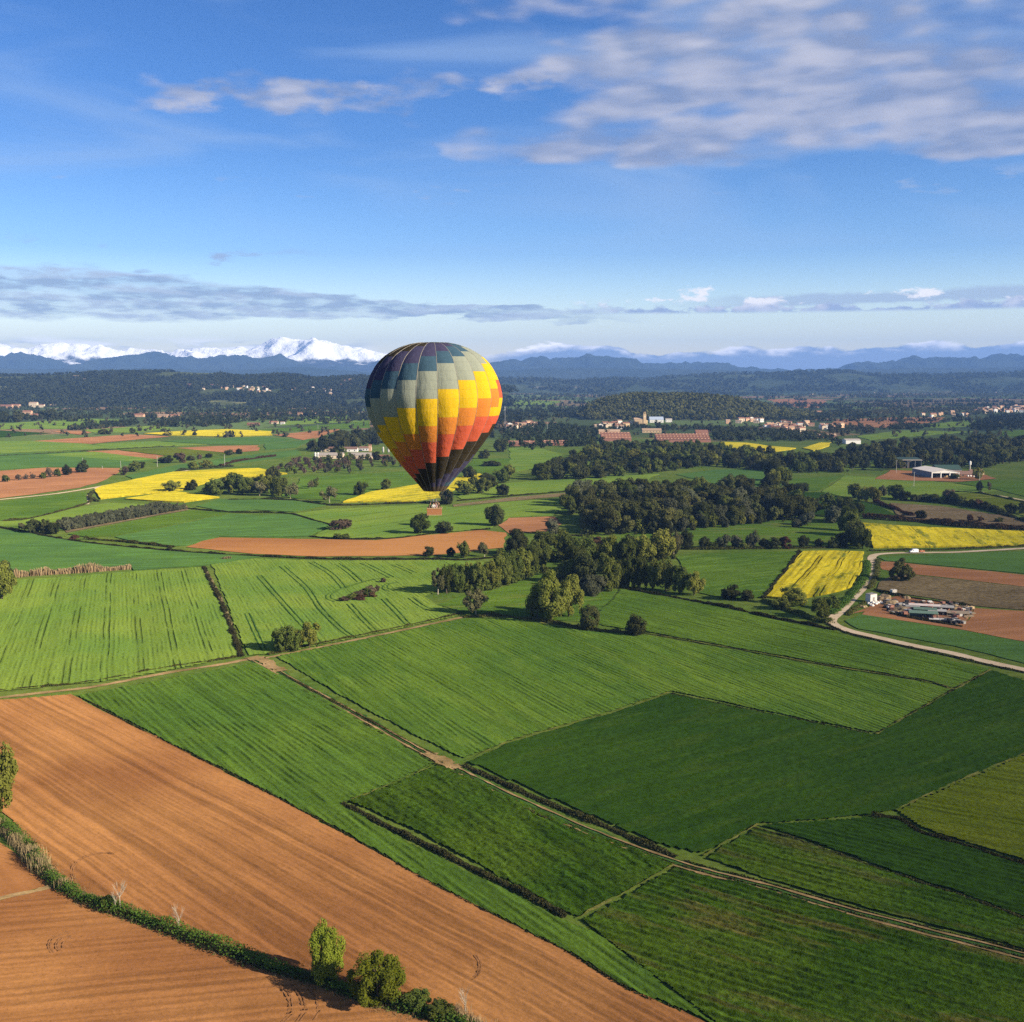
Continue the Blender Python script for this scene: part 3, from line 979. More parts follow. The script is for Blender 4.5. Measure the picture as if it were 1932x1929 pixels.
field('fallow_strip', [(1045, 757), (1105, 759), (1090, 766), (1030, 765)], FM('dry', .1, bare=(.25, .2, .11), bare_amt=.9), 0)
field('ploughed_field', [(1085, 745), (1170, 745), (1160, 750), (1085, 750)], FM('dry', .1), 0)
field('cereal_field', [(1880, 815), (1932, 812), (1932, 824), (1900, 824)], FM('mid', .1), .2)

# ------------------------------------------------------------------ roads, tracks and wheel marks
road_m = field_mat('pale_road', (0.46, 0.37, 0.26), (0.38, 0.29, 0.19), patch=15, streak=.12, fine=.12, bump=.2)
track_m = field_mat('earth_track', (0.30, 0.20, 0.10), (0.17, 0.12, 0.05), patch=9, streak=.25, fine=.3, bump=.4)
margin_m = field_mat('dry_margin', (0.155, 0.145, 0.040), (0.060, 0.095, 0.014), patch=8, streak=.2, fine=.45, bump=.5)
crush_m = field_mat('crushed_crop', (0.030, 0.075, 0.016), (0.045, 0.100, 0.02), patch=12, streak=.2, fine=.4, bump=.4)
rut_m = field_mat('turned_earth', (0.20, 0.095, 0.040), (0.25, 0.12, 0.05), patch=6, streak=.2, fine=.3, bump=.6)

ribbon('dirt_road', [(1932, 1035), (1850, 1040), (1760, 1043), (1690, 1044), (1650, 1048), (1645, 1060), (1645, 1078), (1640, 1092), (1625, 1112), (1605, 1133), (1588, 1152),
                     (1570, 1168), (1572, 1178), (1600, 1190), (1650, 1202), (1720, 1218), (1800, 1234), (1870, 1251), (1932, 1264)], 4.6, road_m, z=0.16, rag=.12)
ribbon('dirt_road', [(0, 943), (60, 937), (126, 929), (180, 920), (227, 911), (280, 901), (326, 893), (400, 880), (470, 868), (520, 860)], 4.6, road_m, z=0.16, rag=.12)
ribbon('dirt_road', [(164, 952), (168, 945), (168, 936), (176, 928), (184, 920)], 3.0, road_m, z=0.17)
ribbon('farm_road', [(1932, 945), (1880, 935), (1840, 927), (1780, 917), (1740, 909), (1690, 906), (1650, 903)], 3.6, road_m, z=0.30)
ribbon('dirt_track', [(0, 1317), (90, 1307), (180, 1296), (300, 1273), (400, 1257), (456, 1247), (500, 1240)], 2.6, track_m, z=0.14, rag=.35)
ribbon('dirt_track', [(500, 1242), (560, 1231), (627, 1217), (695, 1203), (790, 1183), (875, 1165)], 2.0, track_m, z=0.14, rag=.35)
ribbon('track_verge', [(478, 1244), (560, 1290), (683, 1357), (780, 1412), (834, 1440), (880, 1464), (969, 1508), (1126, 1577), (1290, 1636), (1450, 1678), (1659, 1738), (1932, 1808)], 4.6, crush_m, z=0.10, rag=.7)
ribbon('dirt_track', [(476, 1247), (560, 1293), (683, 1360), (780, 1415), (832, 1443), (878, 1468), (967, 1512), (1124, 1581), (1288, 1640), (1448, 1682), (1657, 1742), (1932, 1812)], .62, track_m, z=0.30, rag=.2)
ribbon('dirt_track', [(484, 1241), (563, 1287), (686, 1353), (783, 1408), (838, 1436), (884, 1460), (973, 1503), (1130, 1572), (1294, 1631), (1454, 1673), (1662, 1732), (1932, 1801)], .55, track_m, z=0.30, rag=.2)
ribbon('bare_patch', [(474, 1241), (500, 1250), (530, 1268)], 4.5, track_m, z=0.32, rag=1.0)
ribbon('bare_patch', [(806, 1422), (834, 1438), (862, 1452)], 3.6, track_m, z=0.325, rag=1.0)
# weedy margins between plots
for pts_, wd in (([(1214, 1196), (1330, 1216), (1444, 1236), (1570, 1259), (1747, 1287), (1797, 1302)], 1.6),
                 ([(1654, 1387), (1725, 1346), (1800, 1303), (1870, 1265)], 1.3),
                 ([(880, 1437), (962, 1401), (1075, 1368), (1171, 1340), (1262, 1309)], 1.2),
                 ([(650, 1517), (742, 1480), (826, 1443)], 1.4),
                 ([(1090, 1735), (1180, 1687), (1270, 1636)], 1.3),
                 ([(1690, 1531), (1800, 1480), (1932, 1425)], 2.2),
                 ([(1328, 1617), (1380, 1586), (1432, 1558)], 1.5),
                 ([(1740, 1286), (1775, 1293), (1800, 1302), (1830, 1288)], 3.0),
                 ([(880, 1167), (960, 1166), (1050, 1182), (1150, 1195), (1214, 1198)], 1.4)):
    ribbon('field_margin', pts_, wd * .32, margin_m, z=0.44, rag=.4)
ribbon('grass_ridge', [(0, 1697), (50, 1687), (97, 1673)], 1.6, track_m, z=0.26, rag=.4)
# wheel lines of the sprayer, bending round the thicket
for a_ in ([(484, 1088), (530, 1140), (575, 1190), (604, 1222)], [(527, 1070), (572, 1110), (600, 1150), (640, 1190), (664, 1206)], [(582, 1062), (620, 1085), (645, 1112)],
           [(632, 1066), (655, 1082), (675, 1100)], [(680, 1064), (712, 1080), (735, 1092)], [(738, 1067), (760, 1076), (778, 1084)],
           [(655, 1142), (680, 1170), (702, 1192)], [(720, 1132), (742, 1155), (765, 1180)], [(770, 1130), (800, 1150), (840, 1158)], [(462, 1160), (480, 1200), (494, 1230)],
           [(632, 1138), (616, 1131), (620, 1122), (650, 1110), (690, 1098), (725, 1092)], [(735, 1118), (722, 1112), (728, 1104), (745, 1102)]):
    for dxp in (0, 9):
        ribbon('wheel_track', [(p[0] + dxp, p[1] - dxp * .12) for p in a_], .45, crush_m, z=0.50 + dxp * .001, rag=.12)
# turning circles in the earth
def arc_pts(cx, cy, rx, ry, a0, a1, n=9):
    return [(cx + rx * math.cos(math.radians(a0 + (a1 - a0) * i / (n - 1))), cy - ry * math.sin(math.radians(a0 + (a1 - a0) * i / (n - 1)))) for i in range(n)]


for (cx, cy, rx, ry, a0, a1) in ((200, 1648, 66, 38, 75, 200), (200, 1648, 62, 36, 75, 200), (135, 1786, 44, 26, 95, 215), (135, 1786, 40, 23, 95, 215), (138, 1786, 33, 19, 95, 215), (138, 1786, 29, 17, 95, 215), (140, 1786, 22, 13, 95, 210),
                                 (876, 1825, 32, 30, -60, 50), (876, 1825, 28, 27, -60, 50), (500, 1900, 46, 42, -50, 60), (500, 1900, 52, 46, -50, 60), (500, 1902, 70, 54, -45, 55), (500, 1902, 76, 58, -45, 55), (500, 1904, 100, 64, -40, 50)):
    ribbon('wheel_track', arc_pts(cx, cy, rx, ry, a0, a1), .28, rut_m, z=0.22 + .004 * (rx % 7), rag=.08)

# ------------------------------------------------------------------ hills and mountains
def interp(prof, x):
    p = np.array(prof, float)
    return np.interp(x, p[:, 0], p[:, 1])


def smooth01(t):
    t = np.clip(t, 0, 1)
    return t * t * (3 - 2 * t)


def range_mesh(name, prof, crest, d0, d1, nx, nd, amp, nscale, mat, x0, x1, ridged=False, seed=3, base=0.0, label=None):
    """a range of hills whose skyline is prof (picture x, y), its crest about crest metres off"""
    us = np.linspace(x0, x1, nx)
    ds = np.concatenate([np.linspace(d0, crest, nd), np.linspace(crest, d1, max(4, nd // 3))[1:]])
    X, D = np.meshgrid(us, ds)
    U = (X - IW / 2) / FPX
    ytop = interp(prof, X)
    v = (IH / 2 - ytop) / FPX
    dirz = (-_sp + v * _cp) / (_cp + v * _sp)
    ztop = np.maximum(0.0, CAM_H + dirz * crest)
    XW = U * D / 1.0 * 1.0 / _cp
    t = np.where(D <= crest, (D - d0) / (crest - d0), 1 - (D - crest) / (d1 - crest))
    s = smooth01(t) ** 0.8
    n = fbm(XW / nscale, D / nscale, seed, 6, 0.55)
    if ridged:
        n = 1 - np.abs(2 * n - 1) * 1.6
        n2 = fbm(XW / nscale * 4, D / nscale * 4, seed + 9, 4)
        Z = ztop * s * (1 - 0.45 * (1 - s)) + amp * (n - 0.55) * np.sin(np.pi * np.clip(t, 0, 1)) + amp * .9 * (n2 - .5) * s + amp * .5 * (fbm(XW / nscale * 14, D / nscale * 14, seed + 19, 4) - .5) * s
    else:
        Z = ztop * s + amp * (n - 0.5) * (0.25 + s) * smooth01(t * 4)
    Z = np.maximum(Z, -20.0) - 2.0 * (1 - smooth01(t * 8)) + base
    V = np.stack([XW.ravel(), D.ravel(), Z.ravel()], 1)
    nr, nc = X.shape
    idx = np.arange(nr * nc).reshape(nr, nc)
    F = np.stack([idx[:-1, :-1], idx[:-1, 1:], idx[1:, 1:], idx[1:, :-1]], -1).reshape(-1, 4)
    ob = link(name, mesh_np(name, V, F, mat, smooth=True))
    struct(ob)
    return ob, (XW, D, Z)


def forest_mat(name, c1, c2, patch, c3=None, s3=0.62):
    m, t, o = base_mat(name)
    geo = t.new('ShaderNodeNewGeometry')
    n = t.noise(geo.outputs['Position'], 1.0 / patch, 6.0, 0.62)
    col = t.mix(t.ramp(n, .35, .65), c1, c2)
    if c3:
        n3 = t.noise(geo.outputs['Position'], 0.5 / patch, 4.0, 0.5)
        col = t.mix(t.ramp(n3, s3, s3 + .06), col, c3)
    b = t.new('ShaderNodeBump')
    b.inputs['Strength'].default_value = .8
    b.inputs['Distance'].default_value = patch * .12
    t.l.new(t.noise(geo.outputs['Position'], 4.0 / patch, 4.0, .6), b.inputs['Height'])
    t.l.new(rough_diffuse(t, col, 1.0, b.outputs[0]), o.inputs[0])
    return m


hill_m = forest_mat('hill_scrub', (.035, .048, .020), (.060, .070, .028), 180, (.13, .13, .055), .60)
far_m = forest_mat('far_hill', (.030, .045, .025), (.055, .070, .035), 500, (.12, .11, .07), .62)
# blue-green ranges below the snow, and the snow
foot_m = forest_mat('foothill_wood', (.022, .034, .030), (.034, .046, .036), 900)
ms, t, o = base_mat('snow_mountain')
geo = t.new('ShaderNodeNewGeometry')
x, y, z = t.sep(geo.outputs['Position'])
nz = t.noise(geo.outputs['Position'], .0016, 6.0, .6)
lvl = t.math('MULTIPLY_ADD', t.math('SUBTRACT', nz, .5), 430.0, z)
nx_, ny_, nzz = t.sep(geo.outputs['Normal'])
lvl = t.math('MULTIPLY_ADD', t.math('SUBTRACT', nzz, .8), 240.0, lvl)
fac = t.ramp(lvl, 345.0, 420.0)
colr = t.mix(fac, (.030, .036, .034), (.86, .87, .90))
bmp = t.new('ShaderNodeBump')
bmp.inputs['Strength'].default_value = .7
bmp.inputs['Distance'].default_value = 120
t.l.new(t.noise(geo.outputs['Position'], .004, 6.0, .6), bmp.inputs['Height'])
t.l.new(rough_diffuse(t, colr, .4, bmp.outputs[0]), o.inputs[0])

SNOW = [(-500, 662), (-200, 658), (0, 651), (30, 657), (65, 662), (125, 658), (155, 656), (210, 663), (280, 666), (350, 658), (400, 663), (475, 661), (505, 656), (522, 645), (560, 642), (598, 635),
        (630, 646), (665, 653), (695, 658), (725, 668), (790, 678), (880, 686), (1000, 694), (1300, 706)]
FOOT = [(-500, 684), (-200, 680), (0, 674), (50, 671), (100, 686), (150, 690), (200, 682), (225, 674), (270, 669), (330, 678), (390, 678), (450, 668), (480, 671), (530, 675), (575, 684), (610, 696),
        (650, 693), (695, 702), (760, 700), (850, 690), (966, 682), (1050, 678), (1116, 677), (1180, 682), (1226, 691), (1366, 692), (1446, 701), (1560, 703), (1591, 697), (1716, 680), (1850, 676),
        (1932, 674), (2150, 680), (2500, 690)]
FOOT2 = [(-500, 700), (0, 697), (120, 698), (260, 695), (420, 699), (560, 694), (700, 703), (900, 700), (1100, 694), (1300, 699), (1500, 702), (1700, 696), (1932, 694), (2500, 700)]
range_mesh('mountain', SNOW, 19800, 16800, 22500, 520, 60, 300, 2600, ms, -520, 1320, ridged=True, seed=5)
range_mesh('mountain', FOOT, 17000, 14300, 18600, 520, 44, 230, 1700, foot_m, -520, 2460, ridged=True, seed=17)
range_mesh('hill', FOOT2, 13500, 11500, 15000, 300, 18, 40, 1500, foot_m, -520, 2460, ridged=True, seed=27)
RIDGE_R = [(880, 717), (962, 715), (1050, 716), (1075, 719), (1169, 715), (1214, 719), (1272, 712), (1366, 710), (1450, 708), (1500, 704), (1565, 702), (1605, 703), (1633, 706), (1696, 705), (1767, 708),
           (1822, 705), (1932, 701), (2100, 698), (2400, 708)]
_, HR = range_mesh('hill', RIDGE_R, 9000, 7000, 10600, 300, 26, 40, 800, far_m, 800, 2450, seed=31)
RIDGE_L = [(-450, 712), (-200, 709), (0, 708), (76, 708), (151, 707), (227, 704), (315, 703), (379, 706), (429, 707), (488, 712), (536, 708), (569, 711), (587, 716), (693, 714), (760, 717), (860, 722), (960, 730)]
_, HL = range_mesh('hill', RIDGE_L, 5600, 3800, 7200, 260, 30, 22, 500, hill_m, -430, 960, seed=41)
CENTRE = [(1060, 792), (1095, 784), (1112, 768), (1135, 758), (1165, 753), (1200, 749), (1250, 750), (1300, 749), (1345, 752), (1380, 757), (1420, 764), (1450, 773), (1490, 780), (1530, 783), (1580, 788), (1640, 792)]
_, HC = range_mesh('wooded_hill', CENTRE, 3050, 2650, 3700, 120, 26, 5, 200, hill_m, 1040, 1660, seed=51)

# ------------------------------------------------------------------ the air of the plain
hz = bpy.data.materials.new('haze')
hz.use_nodes = True
ht = NT(hz.node_tree)
ht.n.clear()
ho = ht.new('ShaderNodeOutputMaterial')
pv = ht.new('ShaderNodeVolumePrincipled')
pv.inputs['Color'].default_value = (0.25, 0.48, 1.0, 1)
pv.inputs['Density'].default_value = 4.8e-5
pv.inputs['Anisotropy'].default_value = 0.0
ht.l.new(pv.outputs[0], ho.inputs['Volume'])
hb = MB().box(-27000, 27000, -3000, 25000, -30, 905)
hobj = link('haze', hb.mesh('haze', hz))
hobj['kind'] = 'stuff'

# ------------------------------------------------------------------ foliage
PINE = leaf_mat('pine_needles', (.046, .056, .016), (.105, .108, .034), .15, .45)
OAK = leaf_mat('evergreen_oak_leaves', (.030, .038, .013), (.066, .072, .024), .12, .45)
SPRING = leaf_mat('spring_leaves', (.130, .150, .022), (.215, .218, .046), .28)
GREEN = leaf_mat('green_leaves', (.070, .095, .020), (.118, .138, .030), .25)
POPLAR = leaf_mat('young_poplar_leaves', (.125, .170, .016), (.210, .240, .030), .32)
PALE = leaf_mat('pale_leaves', (.130, .135, .055), (.190, .185, .080), .25)
GREY = leaf_mat('silvery_leaves', (.075, .085, .045), (.120, .125, .070), .2)
BROWN = leaf_mat('leafless_twigs', (.085, .060, .038), (.135, .100, .065), .1)
RUST = leaf_mat('reddish_twigs', (.060, .032, .018), (.095, .055, .028), .1)
WEED = leaf_mat('ditch_weeds', (.050, .060, .016), (.115, .105, .030), .2)
DARKW = leaf_mat('dark_bramble', (.026, .030, .012), (.060, .055, .020), .1)
LUSH = leaf_mat('lush_grass', (.045, .090, .014), (.095, .145, .022), .25)
REED = leaf_mat('dry_reeds', (.270, .205, .100), (.400, .310, .160), .2)
BARK = plain_mat('bark', (.105, .080, .058), .2, 3.0)
PALEBARK = plain_mat('pale_bark', (.42, .36, .27), .15, 3.0)

LOBEMEAN = {}


def quads(C, N, size, r, asp=0.75):
    """leaf clumps: small faces at C facing roughly N"""
    n = len(C)
    a = r.normal(size=(n, 3))
    T = np.cross(N, a)
    T /= np.linalg.norm(T, axis=1, keepdims=True) + 1e-9
    B = np.cross(N, T)
    s = (size * r.uniform(.6, 1.35, n))[:, None]
    T = T * s
    B = B * s * asp
    V = np.stack([C - T - B * .4, C + T * .2 - B, C + T + B * .3, C - T * .3 + B], 1).reshape(-1, 3)
    F = np.arange(4 * n).reshape(n, 4)
    return V, F


def crown_arrays(seed, zb, nl, lr, nleaf, leaf, flat=1.0, top=1.0, irr=.7):
    """crown of unit height and width: lobes round a rough ellipsoid, leaf clumps on the lobes"""
    r = np.random.default_rng(seed)
    ch = (1 - zb) / 2
    cz = zb + ch
    d = r.normal(size=(nl, 3))
    d /= np.linalg.norm(d, axis=1, keepdims=True)
    rad = r.uniform(.40 - .26 * irr, .78 + .22 * irr, nl) ** .8
    L = d * rad[:, None] * np.array([.5 - lr * .55, .5 - lr * .55, ch - lr * .5 * flat])
    L[:, :2] *= (1 + (top - 1) * (L[:, 2:3] / ch))
    Lr = lr * r.uniform(.75 - .22 * irr, 1.2 + .15 * irr, nl)
    L[:, 0] += irr * .10 * np.sin(3 * L[:, 2] / ch + seed)
    L[:, 1] += irr * .08 * np.cos(2.3 * L[:, 2] / ch + seed * 2)
    k = r.integers(0, nl, nleaf)
    dd = r.normal(size=(nleaf, 3))
    dd /= np.linalg.norm(dd, axis=1, keepdims=True)
    outw = L[k] / (np.linalg.norm(L[k], axis=1, keepdims=True) + 1e-6)
    flip = (dd * outw).sum(1) < -.35
    dd[flip] *= -1
    rr = Lr[k] * r.uniform(.72, 1.05, nleaf)
    C = L[k] + dd * rr[:, None] * np.array([1, 1, flat])
    N = dd * 1.0 + r.normal(size=(nleaf, 3)) * .40 + np.array([0, 0, .15])
    N /= np.linalg.norm(N, axis=1, keepdims=True)
    C[:, 2] += cz
    # fit into the unit box
    ext_ = np.percentile(np.hypot(C[:, 0], C[:, 1]), 96)
    C[:, :2] *= .5 / ext_
    z0, z1 = np.percentile(C[:, 2], 2), np.percentile(C[:, 2], 99)
    C[:, 2] = zb + (C[:, 2] - z0) * (1 - zb) / (z1 - z0)
    C[:, 2] = np.maximum(C[:, 2], .01)
    V1, F1 = quads(C, N, leaf, r)
    # the close inner growth that keeps the light out
    ni = int(nleaf * .35)
    k2 = r.integers(0, nl, ni)
    d2 = r.normal(size=(ni, 3))
    d2 /= np.linalg.norm(d2, axis=1, keepdims=True)
    C2 = L[k2] + d2 * (Lr[k2] * r.uniform(0, .72, ni))[:, None] * np.array([1, 1, flat])
    C2[:, 2] += cz
    C2[:, :2] *= .5 / ext_
    C2[:, 2] = np.maximum(zb + (C2[:, 2] - z0) * (1 - zb) / (z1 - z0), .02)
    N2 = d2 + r.normal(size=(ni, 3)) * .4
    N2 /= np.linalg.norm(N2, axis=1, keepdims=True)
    V2, F2 = quads(C2, N2, leaf * 1.9, r)
    return np.concatenate([V1, V2]), np.concatenate([F1, F2 + len(V1)])


def trunk_mesh(name, seed, zt, rad, mat, limbs=4, spread=.25):
    r = np.random.default_rng(seed)
    mb = MB()
    p = Vector((0, 0, -.02))
    segs = 4
    rr = rad
    pts = [p]
    for i in range(segs):
        q = Vector((r.normal() * .012, r.normal() * .012, zt * (i + 1) / segs))
        mb.tube(pts[-1], q, rr, rr * .78, 6, cap=False)
        rr *= .78
        pts.append(q)
    for i in range(limbs):
        a = 2 * math.pi * (i + r.random() * .6) / limbs
        b0 = pts[2] if i % 2 else pts[3]
        e = Vector((math.cos(a) * spread, math.sin(a) * spread, b0.z + zt * (.35 + .25 * r.random())))
        mid = (b0 + e) / 2 + Vector((0, 0, .04))
        mb.tube(b0, mid, rad * .42, rad * .28, 5, cap=False)
        mb.tube(mid, e, rad * .28, rad * .10, 5, cap=False)
    return mb.mesh(name, mat)


# species: (zb, lobes, lobe radius, leaves near, leaf near, leaves mid, leaf mid, flat, top, material, trunk top, trunk radius)
SPEC = {
    'pine':   dict(zb=.26, nl=26, lr=.17, flat=.65, top=1.05, mat=PINE, zt=.72, tr=.022, name='pine_tree', bark=BARK),
    'oak':    dict(zb=.06, nl=34, lr=.17, flat=.9, top=1.0, mat=OAK, zt=.5, tr=.030, name='holm_oak', bark=BARK, irr=.25),
    'green':  dict(zb=.10, nl=34, lr=.15, flat=1.0, top=1.0, mat=GREEN, zt=.65, tr=.026, name='broadleaf_tree', bark=BARK),
    'spring': dict(zb=.14, nl=38, lr=.13, flat=1.0, top=1.0, mat=SPRING, zt=.65, tr=.024, name='broadleaf_tree', bark=BARK),
    'poplar': dict(zb=.04, nl=44, lr=.12, flat=1.15, top=.96, mat=POPLAR, zt=.75, tr=.020, name='young_poplar', bark=BARK, irr=.25),
    'pale':   dict(zb=.24, nl=26, lr=.14, flat=.95, top=1.02, mat=PALE, zt=.65, tr=.024, name='willow_tree', bark=PALEBARK),
    'grey':   dict(zb=.06, nl=26, lr=.17, flat=1.0, top=1.0, mat=GREY, zt=.5, tr=.024, name='silvery_tree', bark=BARK),
    'brown':  dict(zb=.03, nl=24, lr=.16, flat=.9, top=1.0, mat=BROWN, zt=.5, tr=.020, name='leafless_bush', bark=BARK),
    'rust':   dict(zb=.03, nl=24, lr=.16, flat=.9, top=1.0, mat=RUST, zt=.5, tr=.020, name='russet_bush', bark=BARK),
    'olive':  dict(zb=.10, nl=14, lr=.20, flat=.9, top=1.0, mat=GREY, zt=.5, tr=.030, name='olive_tree', bark=BARK),
    'conifer': dict(zb=.02, nl=40, lr=.13, flat=.9, top=.45, mat=PINE, zt=.8, tr=.022, name='conifer', bark=BARK, irr=.3),
    'bush':   dict(zb=.01, nl=22, lr=.20, flat=.8, top=1.0, mat=WEED, zt=.4, tr=.02, name='shrub', bark=BARK),
}
CROWNS = {}


def crown_mesh(kind, lod, var):
    key = (kind, lod, var)
    if key not in CROWNS:
        s = SPEC[kind]
        nl, leaf = {0: (9000, .020), 1: (3600, .031), 2: (1300, .048), 3: (500, .07)}[lod]
        thin = {'pale': .55, 'brown': .6, 'poplar': .9, 'spring': .8}.get(kind, 1.0)
        V, F = crown_arrays(hash_str(kind) + var * 7 + lod, s['zb'], s['nl'], s['lr'], int(nl * thin), leaf, s['flat'], s['top'], s.get('irr', .7))
        CROWNS[key] = mesh_np('%s_crown' % s['name'], V, F, s['mat'])
    return CROWNS[key]


def hash_str(s):
    return sum(ord(c) * (i + 3) for i, c in enumerate(s)) % 9973


TRUNKS = {}


def trunk_for(kind, var):
    key = (kind, var)
    if key not in TRUNKS:
        s = SPEC[kind]
        TRUNKS[key] = trunk_mesh('%s_trunk' % s['name'], hash_str(kind) + var, s['zt'], s['tr'], s['bark'])
    return TRUNKS[key]


TREES = []
NTREE = [0]


def tree_at(kind, loc, h, wd, label, cat, group=None, var=None):
    """one tree: an empty at its foot, trunk and crown"""
    s = SPEC[kind]
    NTREE[0] += 1
    var = NTREE[0] % 4 if var is None else var
    dist = math.hypot(loc[0], loc[1])
    pxm = FPX * .53 / dist * h                      # height in the rendered picture
    lod = 0 if pxm > 38 else 1 if pxm > 17 else 2 if pxm > 7 else 3
    root = link(s['name'], None, None, loc, random.random() * 6.28)
    tag(root, label, cat, group)
    link('trunk', trunk_for(kind, var % 2), root, scale=(h, h, h))
    c = link('crown', crown_mesh(kind, lod, var), root, scale=(wd, wd * random.uniform(.9, 1.1), h))
    TREES.append((loc[0], loc[1], wd))
    return root


def T(kind, x, y, hp, wp, label, cat=None, group=None, var=None):
    """tree whose foot the picture shows at x, y, hp and wp its height and width there"""
    k = mpp(x, y)
    root = tree_at(kind, G(x, y), hp * k * 1.03, wp * k, label, cat or {'oak': 'oak tree', 'pine': 'pine tree', 'brown': 'bush', 'rust': 'bush', 'bush': 'bush'}.get(kind, 'tree'), group, var)
    if group:
        ROWS.setdefault(group, []).append((x, root))
    return root


ROWS = {}
# --- single trees and small groups one can point to
T('poplar', 610, 1852, 108, 74, 'upright young tree with yellow green leaves, the farther of two in the earth field hedge')
T('poplar', 712, 1896, 102, 98, 'rounded young tree with yellow green leaves, nearest tree in the earth field hedge', var=2)
T('spring', -12, 1560, 150, 92, 'tall yellow green tree cut by the left edge above dry reeds')
T('green', 206, 1716, 25, 34, 'low dark green bush in the hedge beside the bare white trunks', 'bush')
T('green', 790, 1902, 30, 60, 'dense green bush just right of the nearest young tree in the hedge', 'bush')
T('green', 835, 1920, 28, 60, 'green bush at the lower end of the earth field hedge', 'bush')
T('green', 540, 1230, 46, 56, 'dark leafy tree at the field corner, left one of a touching pair', var=1)
T('spring', 584, 1223, 47, 54, 'lighter leafy tree at the field corner, right one of a touching pair', var=3)
T('pale', 898, 1160, 46, 46, 'single pale tree with bare trunk before the end of the tree belt')
for i, (kd, x, y, h, wd) in enumerate([('pale', 826, 1122, 48, 30), ('green', 843, 1120, 51, 28), ('green', 862, 1118, 52, 38), ('spring', 883, 1114, 50, 36), ('green', 905, 1116, 54, 40),
                                       ('spring', 926, 1109, 48, 38), ('green', 946, 1105, 55, 40), ('green', 966, 1098, 56, 40), ('spring', 985, 1092, 56, 44), ('green', 1003, 1082, 52, 40), ('green', 1018, 1070, 48, 40)]):
    T(kd, x, y, h, wd, 'leafy tree in the belt below the orange earth strip', None, 'trees of the belt below the orange earth strip')
T('oak', 976, 1046, 46, 44, 'big round dark tree at the right end of the orange earth strip')
T('grey', 1043, 1008, 28, 32, 'silvery rounded tree at the foot of the pine wood, beside red earth')
for (kd, x, y, h, wd) in [('green', 1022, 1042, 38, 50), ('spring', 1060, 1042, 40, 40), ('green', 1085, 1078, 48, 42), ('green', 1072, 1054, 46, 45), ('green', 1106, 1064, 50, 45), ('oak', 1102, 1104, 58, 50),
                          ('spring', 1150, 1062, 50, 50), ('green', 1185, 1064, 50, 46), ('spring', 1215, 1060, 48, 44), ('spring', 1250, 1056, 56, 56), ('pale', 1271, 1052, 46, 36), ('green', 1075, 1100, 44, 44),
                          ('brown', 1145, 1040, 26, 40), ('rust', 1122, 1038, 24, 40), ('oak', 1185, 1036, 26, 34)]:
    T(kd, x, y, h, wd, 'tree in the thick grove in front of the pine wood', None, 'trees of the grove before the pine wood')
for (kd, x, y, h, wd) in [('green', 1146, 1116, 66, 46), ('green', 1167, 1110, 50, 32), ('green', 1186, 1110, 56, 34), ('green', 1206, 1111, 58, 36), ('spring', 1231, 1113, 56, 38), ('green', 1256, 1116, 58, 40),
                          ('green', 1281, 1120, 50, 36)]:
    T(kd, x, y, h, wd, 'tree in the straight row along the dark ditch', None, 'trees of the row along the ditch')
T('spring', 1309, 1124, 44, 38, 'light green tree at the right end of the row along the ditch')
T('spring', 1040, 1173, 92, 82, 'largest yellow green tree, broad crown beside the tree belt', var=1)
T('spring', 1073, 1164, 74, 60, 'yellow green tree pressed against the right of the largest one', var=2)
T('spring', 1013, 1166, 62, 48, 'yellow green tree pressed against the left of the largest one', var=0)
T('grey', 1112, 1124, 38, 42, 'grey green rounded tree right of the largest yellow green tree')
T('grey', 1132, 1118, 32, 30, 'small grey green tree next to the corner of the striped green field')
T('oak', 1112, 1188, 44, 40, 'dark dense bush at the field edge below the largest yellow green tree', 'bush')
T('oak', 1200, 1200, 38, 38, 'dark round ball shaped bush alone on the field edge', 'bush')
T('oak', 1382, 1132, 28, 42, 'dark brownish bush by the ditch left of the small flowering field', 'bush')
T('oak', 1409, 1134, 20, 28, 'smaller dark bush by the ditch left of the small flowering field', 'bush')
T('green', 1546, 1168, 38, 44, 'green tree at the lower corner of the small flowering field')
T('spring', 1500, 1142, 32, 52, 'olive green bush at the lower edge of the small flowering field', 'bush')
T('green', 1474, 1150, 20, 42, 'low green bush at the lower left corner of the small flowering field', 'bush')
T('green', 1570, 1150, 24, 34, 'small green bush between the small flowering field and the road bend', 'bush')
T('conifer', 1699, 1097, 41, 42, 'single dark conical conifer inside the road bend', 'conifer')
for (kd, x, y, h, wd) in [('green', 1560, 962, 30, 38), ('green', 1585, 976, 36, 36), ('oak', 1604, 986, 44, 44), ('green', 1597, 1002, 44, 40), ('oak', 1614, 1030, 45, 44), ('green', 1627, 1036, 40, 40), ('grey', 1570, 988, 32, 34),
                          ('oak', 1588, 1030, 24, 24), ('green', 1605, 1012, 44, 40)]:
    T(kd, x, y, h, wd, 'tree in the belt left of the large flowering field', None, 'trees left of the large flowering field')
T('grey', 1521, 992, 26, 30, 'pale small tree standing in the meadow with long shadows')
T('grey', 1501, 996, 16, 20, 'little bush beside the pale small tree in the meadow', 'bush')
T('oak', 1294, 1037, 34, 32, 'dark tree at the left end of the meadow hedge row')
